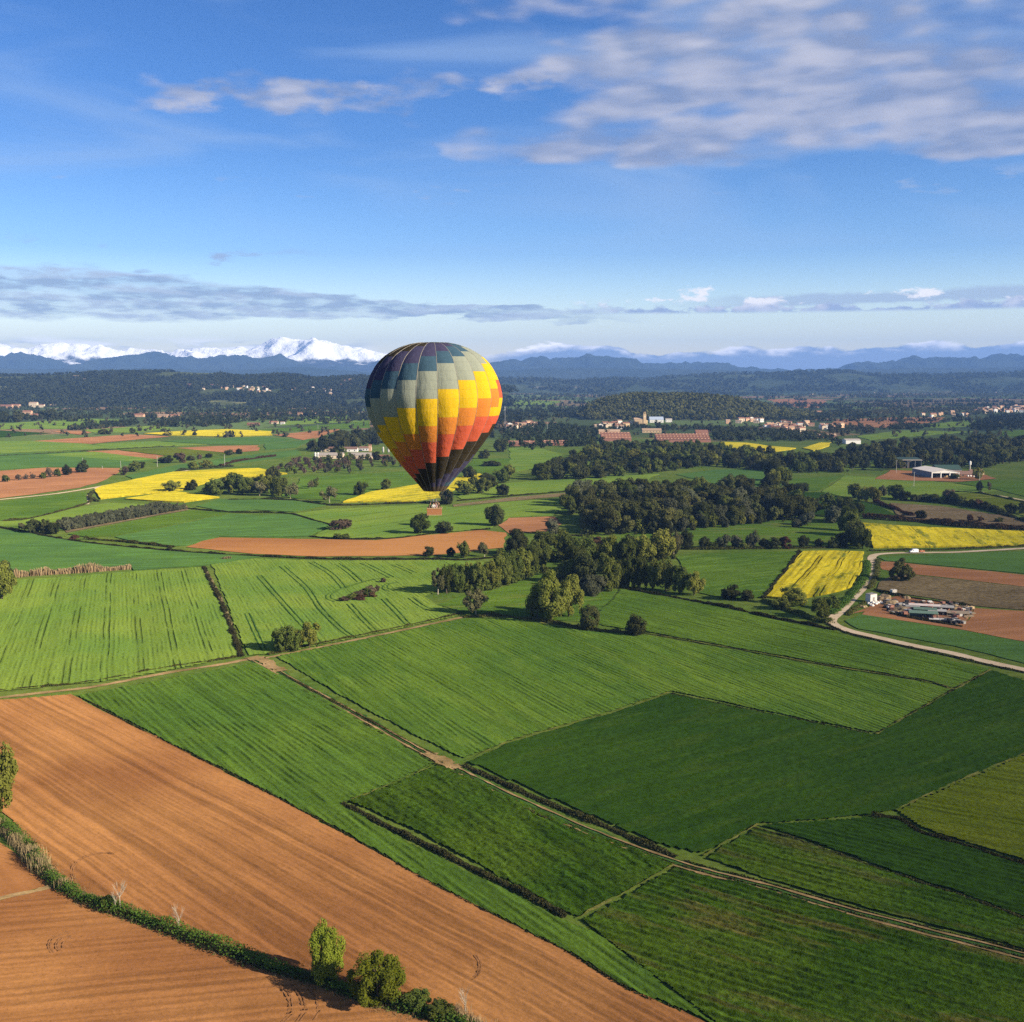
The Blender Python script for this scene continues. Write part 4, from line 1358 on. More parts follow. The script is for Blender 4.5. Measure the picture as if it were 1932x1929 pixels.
for (kd, x, y, h, wd) in [('oak', 1330, 1034, 20, 24), ('grey', 1363, 1034, 24, 30), ('grey', 1389, 1033, 22, 30), ('grey', 1419, 1034, 31, 26), ('oak', 1441, 1033, 16, 20), ('oak', 1458, 1035, 20, 34), ('rust', 1482, 1035, 22, 30),
                          ('oak', 1516, 1032, 20, 20), ('oak', 1545, 1031, 14, 16), ('oak', 1571, 1034, 20, 24), ('green', 1345, 1036, 12, 22), ('green', 1402, 1036, 12, 20)]:
    T(kd, x, y, h, wd, 'small tree in the hedge row across the meadow', None, 'small trees of the meadow hedge row')
T('pale', 622, 949, 29, 36, 'pale leafed tree on the grass left of the flowering strip')
T('green', 680, 935, 25, 27, 'middle one of three lone trees left of the balloon mouth')
T('green', 727, 926, 21, 21, 'lone tree nearest the left of the balloon mouth')
T('oak', 842, 952, 27, 26, 'dark tree just behind the balloon basket')
T('green', 794, 1008, 37, 36, 'leafy tree just below the balloon basket')
T('rust', 787, 992, 20, 26, 'russet bare tree beside the basket', 'bush')
T('oak', 837, 1007, 22, 38, 'dark squat bush right of the tree below the basket', 'bush')
T('oak', 934, 993, 38, 38, 'dark tall round tree by the red earth patch')
T('brown', 640, 1000, 18, 44, 'grey leafless thicket in the green field left of the basket')
T('brown', 652, 996, 16, 24, 'brown leafless shrub at the top of the grey thicket')
T('green', 643, 1017, 10, 36, 'low green bush on the upper edge of the orange earth strip', 'bush')
T('oak', 809, 1050, 18, 22, 'first small dark tree from the left below the orange earth strip')
T('oak', 851, 1050, 16, 17, 'second small dark tree from the left below the orange earth strip')
T('green', 876, 1053, 30, 23, 'green tree third from the left below the orange earth strip')
T('pale', 914, 1051, 27, 23, 'pale tree fourth from the left below the orange earth strip')
T('green', 944, 1049, 14, 20, 'low bush at the right end of the trees below the orange earth strip', 'bush')
for (kd, x, y, h, wd) in [('oak', 886, 903, 22, 26), ('spring', 876, 935, 27, 42), ('green', 910, 932, 28, 33), ('oak', 948, 935, 20, 24), ('oak', 918, 907, 14, 30), ('green', 948, 912, 26, 30), ('spring', 961, 902, 24, 24), ('green', 930, 920, 20, 26),
                          ('green', 895, 925, 24, 28)]:
    T(kd, x, y, h, wd, 'tree in the clump right of the balloon mouth', None, 'trees right of the balloon mouth')
T('oak', 915, 866, 17, 27, 'dark tree on the grass right of the lower balloon')
T('oak', 945, 853, 23, 29, 'dark tree above the grass right of the lower balloon')
T('oak', 925, 880, 10, 40, 'low dark hedge bush on the grass right of the lower balloon', 'bush')
for (kd, x, y, h, wd) in [('spring', 505, 931, 34, 40), ('green', 526, 936, 36, 34), ('pale', 548, 941, 28, 30), ('pale', 490, 936, 26, 30), ('green', 404, 935, 29, 44), ('spring', 432, 930, 30, 40), ('green', 449, 934, 40, 46), ('green', 475, 930, 28, 36),
                          ('oak', 516, 906, 24, 30), ('oak', 363, 925, 19, 26), ('pale', 585, 923, 16, 14), ('green', 596, 920, 18, 16)]:
    T(kd, x, y, h, wd, 'tree in the clump on the right of the flowering field', None, 'trees right of the left flowering field')
T('spring', 323, 928, 20, 36, 'pale spreading tree standing in the left flowering field')
for i, (kd, x, y, h, wd) in enumerate([('green', 11, 910, 13, 14), ('brown', 35, 907, 11, 12), ('brown', 48, 905, 10, 11), ('brown', 61, 904, 12, 12), ('green', 81, 904, 12, 12), ('brown', 93, 901, 17, 16), ('green', 110, 900, 15, 14)]):
    T(kd, x, y, h, wd, 'small tree in the row across the bare earth field', 'tree', 'row of small trees on the bare earth field')
T('oak', 126, 897, 19, 20, 'dark round tree, second largest at the end of the row on bare earth')
T('oak', 158, 892, 23, 27, 'dark round tree, largest at the end of the row on bare earth')
for (kd, x, y, h, wd) in [('brown', 235, 897, 16, 18), ('green', 252, 890, 19, 30), ('oak', 268, 884, 12, 14), ('oak', 318, 874, 14, 26), ('brown', 341, 873, 18, 26), ('oak', 361, 869, 9, 18), ('brown', 376, 867, 12, 10), ('oak', 394, 864, 8, 14),
                          ('oak', 432, 859, 10, 20), ('oak', 452, 857, 10, 14), ('oak', 306, 873, 9, 16)]:
    T(kd, x, y, h, wd, 'small tree along the green strip above the pale road', None, 'trees along the strip above the pale road')
T('spring', 366, 887, 15, 26, 'pale leafed bush above the pale road, left of two', 'bush')
T('spring', 388, 884, 15, 28, 'pale leafed bush above the pale road, right of two', 'bush')
T('oak', 615, 800, 11, 15, 'lone round dark tree far off on a green field')
T('oak', 250, 818, 10, 12, 'lone dark tree beside the far flowering field')
T('oak', 194, 820, 10, 18, 'dark bush on the far green field, larger of two', 'bush')
T('oak', 205, 820, 7, 9, 'dark bush on the far green field, smaller of two', 'bush')
T('oak', 367, 823, 8, 11, 'dark bush at the edge of the far flowering strip', 'bush')
for (x, y, h, wd) in [(8, 797, 20, 18), (32, 797, 22, 26), (50, 793, 13, 16), (82, 791, 16, 18), (100, 791, 18, 20), (64, 795, 12, 14), (112, 790, 12, 16)]:
    T('oak', x, y, h, wd, 'dark tree beside the far farmhouses on the left', None, 'trees beside the far left farmhouses')
# thicket on its island in the bright field
for (kd, x, y, h, wd) in [('brown', 650, 1135, 9, 22), ('green', 663, 1132, 12, 22), ('brown', 676, 1129, 14, 24), ('green', 688, 1126, 16, 24), ('brown', 700, 1121, 15, 24), ('brown', 711, 1116, 12, 16), ('rust', 682, 1133, 9, 24), ('rust', 704, 1127, 9, 20)]:
    T(kd, x, y, h, wd, 'scrubby bush in the island thicket of the bright field', None, 'bushes of the island thicket')
T('brown', 722, 1100, 9, 13, 'small separate bush beside the island thicket')
for (x, y, h, wd) in [(63, 1006, 25, 34), (85, 1007, 26, 28), (102, 1008, 21, 24)]:
    T('oak', x, y, h, wd, 'dark dense tree at the near end of the olive rows', None, 'dark trees at the end of the olive rows')
T('pale', 40, 1002, 15, 16, 'small pale tree left of the dark trees by the olive rows')
T('spring', 4, 1132, 70, 52, 'pale yellowish tree cut by the left edge of the bright field')
T('oak', 8, 1102, 42, 36, 'dark tree behind the pale one at the left edge')
T('rust', 138, 1019, 9, 22, 'russet bush by the hedge under the olive rows')
T('oak', 1737, 979, 15, 24, 'dark bush in the brown weed field', 'bush')
T('rust', 1830, 984, 12, 15, 'russet bush in the brown weed field, largest of three')
T('rust', 1849, 984, 9, 12, 'russet bush in the brown weed field, middle of three')
T('oak', 1884, 986, 9, 17, 'low dark bush in the brown weed field, rightmost of the row', 'bush')
T('oak', 1906, 969, 18, 20, 'dark round tree at the right end of the long hedge')
T('oak', 1927, 970, 22, 16, 'dark tree cut by the right edge above the brown weed field')
for (kd, x, y, h, wd) in [('green', 1612, 940, 26, 28), ('spring', 1636, 947, 28, 26), ('spring', 1651, 949, 28, 26), ('grey', 1665, 937, 20, 18), ('green', 1690, 942, 26, 34), ('oak', 1706, 945, 18, 20), ('green', 1625, 944, 20, 24)]:
    T(kd, x, y, h, wd, 'tree in the clump between the bright field and the weed field', None, 'trees between the bright field and the weed field')
for i, (kd, x, y, h, wd) in enumerate([('oak', 1726, 946, 12, 22), ('oak', 1744, 946, 13, 24), ('oak', 1762, 948, 15, 26), ('green', 1780, 950, 13, 22), ('oak', 1797, 951, 22, 24), ('green', 1812, 953, 16, 20), ('oak', 1828, 956, 13, 24), ('rust', 1845, 959, 16, 22), ('oak', 1858, 961, 14, 22),
                                       ('oak', 1875, 966, 12, 20), ('oak', 1890, 972, 12, 20)]):
    T(kd, x, y, h, wd, 'bush in the long hedge above the brown weed field', 'bush', 'bushes of the long hedge above the weed field')
T('brown', 1788, 942, 19, 24, 'leafless rounded tree at the left tip of the yellowish field')
T('oak', 1848, 927, 18, 13, 'narrow dark tree beside the farm road')
T('brown', 1866, 926, 16, 9, 'thin leafless tree beside the farm road')
T('oak', 1511, 930, 18, 34, 'dark squat tree on the edge of the small green field')
for (kd, x, y, h, wd) in [('oak', 1462, 908, 40, 42), ('green', 1476, 918, 36, 38), ('oak', 1452, 932, 36, 40), ('green', 1464, 948, 30, 36), ('spring', 1460, 922, 34, 34), ('grey', 1480, 960, 26, 34), ('oak', 1452, 960, 28, 34), ('green', 1495, 968, 22, 30)]:
    T(kd, x, y, h, wd, 'tree in the belt between the dark green fields', None, 'trees between the dark green fields')
T('green', 1800, 905, 10, 20, 'low bush before the white farm shed')
T('spring', 1845, 906, 22, 22, 'yellowish tree at the right end of the farm')

ORD = ['first', 'second', 'third', 'fourth', 'fifth', 'sixth', 'seventh', 'eighth', 'ninth', 'tenth', 'eleventh', 'twelfth', 'thirteenth', 'fourteenth', 'fifteenth', 'sixteenth']
for g_, mem in ROWS.items():
    for i_, (x_, o_) in enumerate(sorted(mem, key=lambda q: q[0])):
        o_['label'] = ORD[i_] + ' from the left, ' + o_['label']

# --- the woods: trees one can tell apart, standing close
def wood(poly, spacing, kinds, hr, label, cat, group, limit, aspect=(.75, 1.0), seed=1, gapv=.60):
    r = np.random.default_rng(seed)
    W = np.array([G(*ext(p))[:2] for p in poly])
    lo, hi = W.min(0), W.max(0)
    pts = []
    tries = 0
    cell = {}
    while tries < 9000 and len(pts) < limit:
        tries += 1
        p = lo + r.random(2) * (hi - lo)
        if not in_poly(p[None], W)[0]:
            continue
        if float(fbm(np.array([p[0] / 38]), np.array([p[1] / 38]), seed + 60, 3)[0]) > gapv:
            continue
        k = (int(p[0] / spacing), int(p[1] / spacing))
        ok = True
        for i in (-1, 0, 1):
            for j in (-1, 0, 1):
                for q in cell.get((k[0] + i, k[1] + j), ()):
                    if (q[0] - p[0]) ** 2 + (q[1] - p[1]) ** 2 < spacing ** 2:
                        ok = False
        if ok:
            cell.setdefault(k, []).append(p)
            pts.append(p)
    for p in pts:
        kd = kinds[int(r.integers(0, len(kinds)))]
        h = r.uniform(*hr)
        what = {'pine': 'dark green pine', 'oak': 'dark rounded oak', 'green': 'mid green leafy tree', 'spring': 'yellow green leafy tree', 'grey': 'grey green tree', 'brown': 'brown leafless tree'}[kd]
        tree_at(kd, (p[0], p[1], 0), h, h * r.uniform(*aspect), what + ' ' + label, {'pine': 'pine tree', 'oak': 'oak tree'}.get(kd, 'tree'), what + 's ' + group, var=int(r.integers(0, 4)))
    return len(pts)


NW = []
NW.append(wood([(1060, 990), (1075, 962), (1100, 946), (1200, 936), (1300, 931), (1400, 936), (1440, 950), (1510, 957), (1545, 968), (1530, 982), (1440, 988), (1312, 998), (1250, 1008), (1100, 1010)], 10.0,
               ['pine', 'pine', 'pine', 'oak', 'pine', 'green', 'pine', 'grey'], (8.0, 18.5), 'of the wood in the middle of the view', None, 'of the middle pine wood', 240, (.8, 1.1), seed=3))
NW.append(wood([(1320, 1000), (1250, 1011), (1090, 1014), (1100, 1005), (1310, 994), (1440, 985), (1450, 989)], 7.0, ['green', 'oak', 'spring', 'grey'], (5, 9.5),
               'along the near edge of the middle pine wood', None, 'along the edge of the middle pine wood', 40, seed=4))
NW.append(wood([(1012, 906), (1062, 880), (1080, 864), (1150, 852), (1340, 852), (1480, 864), (1590, 881), (1600, 892), (1480, 893), (1330, 880), (1240, 893), (1115, 905)], 12.5,
               ['green', 'oak', 'oak', 'green', 'spring', 'oak', 'green'], (7, 16), 'of the broad wood below the brick works', None, 'of the wood below the brick works', 250, (.95, 1.3), seed=5))
NW.append(wood([(1580, 872), (1600, 854), (1700, 842), (1830, 836), (1932, 836), (1932, 872), (1870, 880), (1850, 888), (1810, 884), (1720, 880), (1690, 890), (1660, 890), (1560, 888)], 13.5,
               ['pine', 'pine', 'oak'], (11, 17), 'of the wood behind the white farm shed', None, 'behind the white farm shed', 170, (.85, 1.15), seed=6))
NW.append(wood([(572, 853), (600, 838), (650, 828), (720, 820), (735, 836), (690, 847), (620, 853)], 13.0, ['pine', 'oak', 'oak'], (10, 17), 'of the wood behind the long white barns', None, 'behind the long white barns', 60, seed=7))
NW.append(wood([(505, 888), (560, 872), (640, 866), (740, 868), (765, 885), (680, 893), (560, 897)], 10.0, ['brown', 'grey', 'green', 'brown'], (4.5, 8.5), 'in the scrub below the long white barns', None, 'in the scrub below the long white barns', 75, seed=8))

NW.append(wood([(1112, 838), (1200, 840), (1350, 842), (1352, 850), (1120, 852)], 9.0, ['oak', 'green', 'oak'], (7, 12), 'of the row right under the brick works', None, 'right under the brick works', 34, (.9, 1.2), seed=9, gapv=.9))
# --- olive rows
a0, a1 = np.array(G(112, 990)[:2]), np.array(G(300, 956)[:2])
b0, b1 = np.array(G(128, 1003)[:2]), np.array(G(352, 962)[:2])
for rI in range(4):
    s0 = a0 + (b0 - a0) * (rI + .3) / 3.6
    s1 = a1 + (b1 - a1) * (rI + .3) / 3.6
    nrow = 34
    for i in range(nrow):
        p = s0 + (s1 - s0) * (i + random.uniform(-.15, .15)) / (nrow - 1)
        h = random.uniform(3.6, 5.0)
        tree_at('olive', (p[0], p[1], 0), h, h * random.uniform(.95, 1.2), 'grey green olive tree in the four long orchard rows', 'olive tree', 'olive trees of the orchard rows')


# --- hedges, ditch weeds, reeds
def strip(name, pts, width, height, mat, dens, leaf, label, cat, seed=1, upright=False, zfade=.5, kind=None, group=None):
    """growth along a line seen in the picture"""
    r = np.random.default_rng(seed)
    W = np.array([G(*p)[:2] for p in extend(pts, False)])
    C = np.array(catmull(W, 6)) if len(W) > 2 else W
    seg = np.linalg.norm(np.diff(C, axis=0), axis=1)
    L = seg.sum()
    n = int(L * dens)
    s = r.random(n) * L
    cs = np.concatenate([[0], np.cumsum(seg)])
    i = np.clip(np.searchsorted(cs, s) - 1, 0, len(seg) - 1)
    f = (s - cs[i]) / np.maximum(seg[i], 1e-6)
    P = C[i] + (C[i + 1] - C[i]) * f[:, None]
    d = (C[i + 1] - C[i]) / np.maximum(seg[i], 1e-6)[:, None]
    nr = np.stack([-d[:, 1], d[:, 0]], 1)
    lump = .18 + 1.5 * fbm(s / (height * 3.0 + 1.5), s * 0 + seed, seed, 4) ** 1.4
    off = np.clip(r.normal(size=n) * .38, -1, 1)
    P = P + nr * (off * width / 2 * (.6 + .5 * lump))[:, None]
    if upright:
        h = height * r.uniform(.55, 1.1, n) * lump
        a = r.random(n) * 6.28
        lean = r.normal(size=(n, 2)) * .12
        wv = np.stack([np.cos(a), np.sin(a)], 1) * (leaf * .5)
        z0 = np.zeros(n)
        V = np.stack([np.c_[P - wv, z0], np.c_[P + wv, z0], np.c_[P + wv * .8 + lean * h[:, None], h], np.c_[P - wv * .8 + lean * h[:, None], h * .96]], 1).reshape(-1, 3)
        F = np.arange(4 * n).reshape(n, 4)
    else:
        prof = np.sqrt(np.maximum(0, 1 - off ** 2))
        z = height * lump * prof * r.random(n) ** zfade
        Cc = np.c_[P, z]
        N = np.c_[nr * off[:, None] * 1.2, np.full(n, .7)] + r.normal(size=(n, 3)) * .55
        N /= np.linalg.norm(N, axis=1, keepdims=True)
        V, F = quads(Cc, N, leaf, r)
        V[:, 2] = np.maximum(V[:, 2], .02)
    ob = link(name, mesh_np(name, V, F, mat))
    tag(ob, label, cat, group, kind)
    return ob


HEDGE = [(-60, 1490), (0, 1552), (26, 1578), (60, 1618), (120, 1678), (200, 1716), (232, 1724), (340, 1764), (480, 1817), (600, 1853), (690, 1884), (800, 1914), (900, 1945)]
strip('grassy_hedge', HEDGE, 4.4, 2.1, LUSH, 95, .17, 'green overgrown ditch hedge between the two bare earth fields', 'hedge', 3)
strip('dry_reed_bed', [(-20, 1560), (8, 1572), (30, 1592), (60, 1622), (100, 1660), (128, 1680)], 4.0, 2.6, REED, 55, .07, 'dry straw coloured reeds in the ditch at the left edge', 'reeds', 4, True)
strip('dry_grass_bank', [(150, 1705), (300, 1756), (480, 1826), (590, 1862), (680, 1893), (780, 1925)], 3.0, .45, REED, 40, .06, 'dry grass bank along the lower side of the ditch hedge', 'grass bank', 5, True)
strip('dry_reed_bed', [(862, 1912), (880, 1925), (896, 1940)], 4, 2.2, REED, 60, .07, 'dry reed tuft at the bottom end of the ditch hedge', 'reeds', 6, True)
strip('weedy_ditch', [(384, 1070), (397, 1098), (414, 1130), (432, 1175), (445, 1212), (455, 1240)], 3.0, 1.1, DARKW, 90, .26, 'dark weedy ditch between the two bright green fields', 'ditch', 7)
strip('dry_ditch_grass', [(390, 1080), (405, 1108), (420, 1140), (438, 1185)], 1.6, .9, REED, 10, .2, 'dry grass along the ditch between the two bright fields', 'grass', 8, True)
strip('low_hedge', [(646, 1518), (695, 1543), (770, 1580), (817, 1603), (890, 1640), (969, 1678), (1030, 1710), (1066, 1732)], 2.2, .9, DARKW, 110, .2, 'low dark brambly hedge crossing the near green field', 'hedge', 9)
strip('track_hedge', [(876, 1446), (930, 1470), (1000, 1502), (1080, 1536), (1160, 1568), (1230, 1600), (1275, 1618)], 2.8, .95, DARKW, 100, .22, 'dark weedy bank along the far side of the earth track', 'hedge', 10)
strip('track_weeds', [(500, 1254), (600, 1311), (700, 1367), (790, 1418), (830, 1439), (900, 1475), (1000, 1524), (1126, 1577), (1290, 1636), (1450, 1678), (1659, 1738), (1932, 1808)], .9, .4, DARKW, 22, .2, 'dark weeds growing between the wheel ruts of the track', 'weeds', 11)
strip('track_weeds', [(1290, 1626), (1450, 1668), (1659, 1728), (1800, 1764), (1932, 1796)], 1.0, .45, DARKW, 24, .2, 'dark weeds along the far side of the track at right', 'weeds', 12)
strip('weedy_ditch', [(1644, 1543), (1697, 1549), (1740, 1572), (1823, 1597), (1932, 1632)], 2.6, 1.0, DARKW, 110, .2, 'dark weedy ditch below the yellowish field at right', 'ditch', 13)
strip('weedy_ditch', [(1410, 1560), (1482, 1579), (1570, 1609), (1659, 1641), (1800, 1687), (1932, 1735)], 1.3, .55, DARKW, 50, .18, 'thin dark ditch line between the rank and dark strips', 'ditch', 14)
strip('field_edge_weeds', [(150, 1315), (227, 1357), (353, 1420), (488, 1488), (645, 1571), (809, 1665), (969, 1746), (1073, 1799), (1189, 1870), (1285, 1908)], .8, .45, DARKW, 22, .18, 'dark grass edge between the earth field and green field', 'grass edge', 15)
strip('track_verge_weeds', [(0, 1304), (90, 1296), (180, 1286), (300, 1263), (400, 1248), (452, 1239)], 1.6, .8, WEED, 36, .22, 'weedy verge along the track under the bright field', 'verge', 16)
strip('track_verge_weeds', [(506, 1236), (557, 1226), (627, 1211), (695, 1197), (790, 1177), (872, 1159)], 2.0, .9, WEED, 36, .24, 'weedy verge along the track under the field with the thicket', 'verge', 17)
strip('ditch_hedge', [(1165, 1110), (1260, 1127), (1366, 1147), (1450, 1166), (1520, 1178), (1575, 1190)], 3.0, 1.5, DARKW, 90, .3, 'dark bramble hedge along the ditch above the striped field', 'hedge', 18)
strip('ditch_hedge', [(875, 1166), (930, 1163), (1000, 1170), (1060, 1180), (1110, 1190), (1200, 1199)], 2.4, 1.6, WEED, 60, .3, 'weedy hedge under the largest yellow green tree', 'hedge', 19)
strip('margin_weeds', [(1214, 1195), (1330, 1215), (1444, 1235), (1570, 1258), (1747, 1286)], .9, .5, DARKW, 28, .2, 'thin dark weed line between the two right hand green fields', 'weeds', 20)
strip('margin_weeds', [(1656, 1385), (1725, 1345), (1800, 1302), (1850, 1276)], .9, .5, DARKW, 30, .2, 'thin dark weed line climbing towards the pale road', 'weeds', 21)
strip('margin_weeds', [(1265, 1309), (1350, 1327), (1444, 1346), (1560, 1369), (1640, 1385)], .8, .4, DARKW, 22, .2, 'thin dark line between the light and dark big fields', 'weeds', 22)
strip('road_verge', [(1560, 1178), (1600, 1196), (1650, 1208), (1720, 1224), (1800, 1241), (1870, 1257), (1932, 1270)], 1.8, .7, DARKW, 40, .22, 'dark grass verge on the near side of the pale road', 'verge', 23)
strip('road_verge', [(1636, 1060), (1636, 1080), (1626, 1100), (1608, 1122), (1590, 1142), (1568, 1160)], 5.0, 1.4, LUSH, 70, .32, 'green verge between the small flowering field and the road', 'verge', 24)
strip('road_verge', [(1655, 1058), (1654, 1080), (1650, 1094), (1640, 1112)], 4.0, 1.0, WEED, 50, .3, 'weedy verge inside the road bend', 'verge', 25)
strip('road_verge', [(1640, 1040), (1700, 1039), (1800, 1037), (1932, 1031)], 4.0, 1.0, WEED, 40, .3, 'weedy verge between the large flowering field and the road', 'verge', 26)
strip('dark_hedge', [(1508, 1042), (1490, 1068), (1465, 1100), (1440, 1130)], 3.0, 1.2, DARKW, 60, .3, 'dark hedge on the left side of the small flowering field', 'hedge', 27)
strip('dark_hedge', [(1440, 1134), (1480, 1150), (1530, 1168), (1566, 1178)], 5.0, 2.4, GREEN, 70, .4, 'green hedge under the small flowering field', 'hedge', 28)
strip('russet_hedge', [(1628, 978), (1680, 982), (1740, 986), (1790, 992), (1860, 998), (1932, 1003)], 7.0, 4.0, RUST, 70, .5, 'russet brown hedge behind the large flowering field', 'hedge', 29)
strip('low_hedge', [(1650, 950), (1690, 962), (1720, 975)], 6.0, 3.0, RUST, 60, .5, 'brown hedge running down to the russet hedge', 'hedge', 30)
strip('long_hedge', [(1700, 945), (1760, 948), (1830, 957), (1880, 968), (1932, 984)], 5.0, 2.6, OAK, 60, .5, 'long dark hedge between the bright field and brown weeds', 'hedge', 31)
strip('road_hedge', [(1790, 929), (1840, 931), (1890, 940), (1932, 949)], 3.0, 1.8, OAK, 40, .45, 'dark hedge along the farm road below the shed', 'hedge', 32)
strip('field_hedge', [(0, 996), (40, 1003), (76, 1011), (177, 1027), (328, 1041), (429, 1048), (481, 1050), (632, 1056), (809, 1056), (880, 1057), (960, 1050)], 3.0, 1.3, DARKW, 55, .35, 'long low dark hedge under the orange earth strip', 'hedge', 33)
strip('dry_hedge', [(160, 1018), (220, 1022), (280, 1028), (328, 1034)], 4.0, 2.0, WEED, 30, .4, 'dry grassy bank above the long low hedge at left', 'hedge', 34)
strip('dry_reed_bed', [(28, 1090), (70, 1086), (120, 1083), (180, 1079), (247, 1074)], 4.0, 3.6, REED, 26, .35, 'long bed of tall dry reeds above the bright left field', 'reeds', 35, True)
strip('dry_reed_bed', [(418, 1056), (427, 1056), (434, 1055)], 4.0, 3.2, REED, 40, .35, 'small clump of dry reeds at the end of the long hedge', 'reeds', 36, True)
strip('field_hedge', [(350, 960), (430, 967), (481, 968), (544, 970), (585, 981), (625, 992)], 2.2, 1.2, DARKW, 40, .35, 'dark ditch line left of the basket field', 'ditch', 37)
strip('field_hedge', [(430, 944), (540, 944), (620, 954), (720, 952), (820, 949), (846, 952)], 3.0, 1.6, DARKW, 40, .4, 'dark hedge below the flowering strip behind the basket', 'hedge', 38)
strip('field_hedge', [(862, 946), (962, 937), (1060, 929), (1104, 925)], 2.4, 1.3, DARKW, 30, .4, 'dark hedge above the dry strip right of the basket', 'hedge', 39)
strip('field_hedge', [(584, 1013), (640, 1018), (733, 1017), (834, 1007), (925, 999)], 2.0, 1.1, DARKW, 35, .35, 'dark grassy bank above the orange earth strip', 'hedge', 40)
strip('field_hedge', [(5, 984), (63, 978), (121, 964), (165, 950), (178, 942)], 3.0, 1.6, WEED, 30, .4, 'scrubby hedge between the two far left green fields', 'hedge', 41)
strip('road_hedge', [(330, 890), (400, 884), (440, 881)], 4.0, 2.6, OAK, 40, .5, 'dark hedge behind the left flowering field', 'hedge', 42)
strip('road_hedge', [(415, 880), (460, 870), (520, 862)], 5.0, 3.4, RUST, 40, .5, 'dark brown thicket along the pale road', 'hedge', 43)
strip('road_hedge', [(0, 861), (80, 857), (160, 852), (240, 847), (330, 843)], 2.5, 1.6, OAK, 14, .5, 'thin dark hedge across the far left fields', 'hedge', 44)
strip('field_hedge', [(1060, 1012), (1100, 1013), (1180, 1032), (1300, 1037), (1440, 1036), (1600, 1034)], 4.0, 1.6, WEED, 40, .4, 'weedy hedge across the meadow below the pine wood', 'hedge', 45)
strip('field_hedge', [(178, 927), (170, 935), (172, 944), (186, 947)], 4.0, 2.4, OAK, 60, .45, 'dark bush line round the left end of the flowering field', 'hedge', 46)
strip('yard_hedge', [(1650, 1114), (1690, 1124), (1740, 1132), (1800, 1140), (1836, 1147)], 2.4, 1.3, DARKW, 50, .3, 'dark weeds along the top edge of the scrap yard', 'weeds', 47)
strip('yard_hedge', [(1600, 1162), (1616, 1148), (1632, 1138)], 3.0, 1.2, WEED, 50, .3, 'weeds between the road and the scrap yard', 'weeds', 48)
# clods and stalks standing in the near crop
strip('ditch_brambles', [(p[0], p[1] + 3) for p in HEDGE], 4.0, 1.2, DARKW, 70, .17, 'dark brambles tangled through the ditch hedge between earth fields', 'brambles', 52)
strip('ditch_dry_grass', [(p[0], p[1] - 4) for p in HEDGE], 5.0, .9, REED, 60, .06, 'thin dry grass on the upper side of the ditch hedge', 'grass', 53, True)
strip('track_hedge', [(560, 1286), (650, 1334), (760, 1394), (830, 1430)], 1.2, .5, WEED, 30, .2, 'weeds on the upper side of the far half of the track', 'weeds', 54)
strip('track_hedge', [(560, 1297), (650, 1347), (760, 1408), (820, 1442), (900, 1483), (1000, 1532), (1126, 1585), (1290, 1644)], 1.0, .45, WEED, 26, .18, 'weeds on the lower side of the track', 'weeds', 55)
# --- bare trees
def bare_tree(x, y, hp, label, seed, lean=0):
    k = mpp(x, y)
    h = hp * k * 1.1
    r = np.random.default_rng(seed)
    root = link('bare_tree', None, None, G(x, y), random.random() * 6)
    tag(root, label, 'tree')
    tm, bm_ = MB(), MB()
    top = Vector((lean, 0, h * .55))
    tm.tube((0, 0, -.1), top * .5, h * .013, h * .010, 6, False)
    tm.tube(top * .5, top, h * .010, h * .008, 6, False)
    for i in range(9):
        b = top * r.uniform(.5, 1.0)
        a = r.random() * 6.28
        e = b + Vector((math.cos(a) * h * .13, math.sin(a) * h * .13, h * r.uniform(.25, .45)))
        mdl = (b + e) / 2 + Vector((math.cos(a), math.sin(a), 0)) * h * .03
        bm_.tube(b, mdl, h * .006, h * .0045, 4, False)
        bm_.tube(mdl, e, h * .0045, h * .002, 4, False)
        for j in range(4):
            a2 = a + r.normal() * 1.0
            e2 = mdl + Vector((math.cos(a2) * h * .1, math.sin(a2) * h * .1, h * r.uniform(.08, .22)))
            bm_.tube(mdl, e2, h * .003, h * .0015, 4, False)
    link('trunk', tm.mesh('bare_trunk', PALEBARK), root)
    link('branches', bm_.mesh('bare_branches', PALEBARK), root)
    return root


bare_tree(227, 1722, 66, 'slender bare tree with white trunk in the ditch hedge, tallest', 1)
bare_tree(218, 1722, 42, 'thin bare stem close beside the tallest bare tree', 2)
bare_tree(338, 1762, 58, 'thin bare sapling farther right in the ditch hedge', 3)
bare_tree(880, 1922, 62, 'bare forked tree at the bottom end of the ditch hedge', 4, .4)

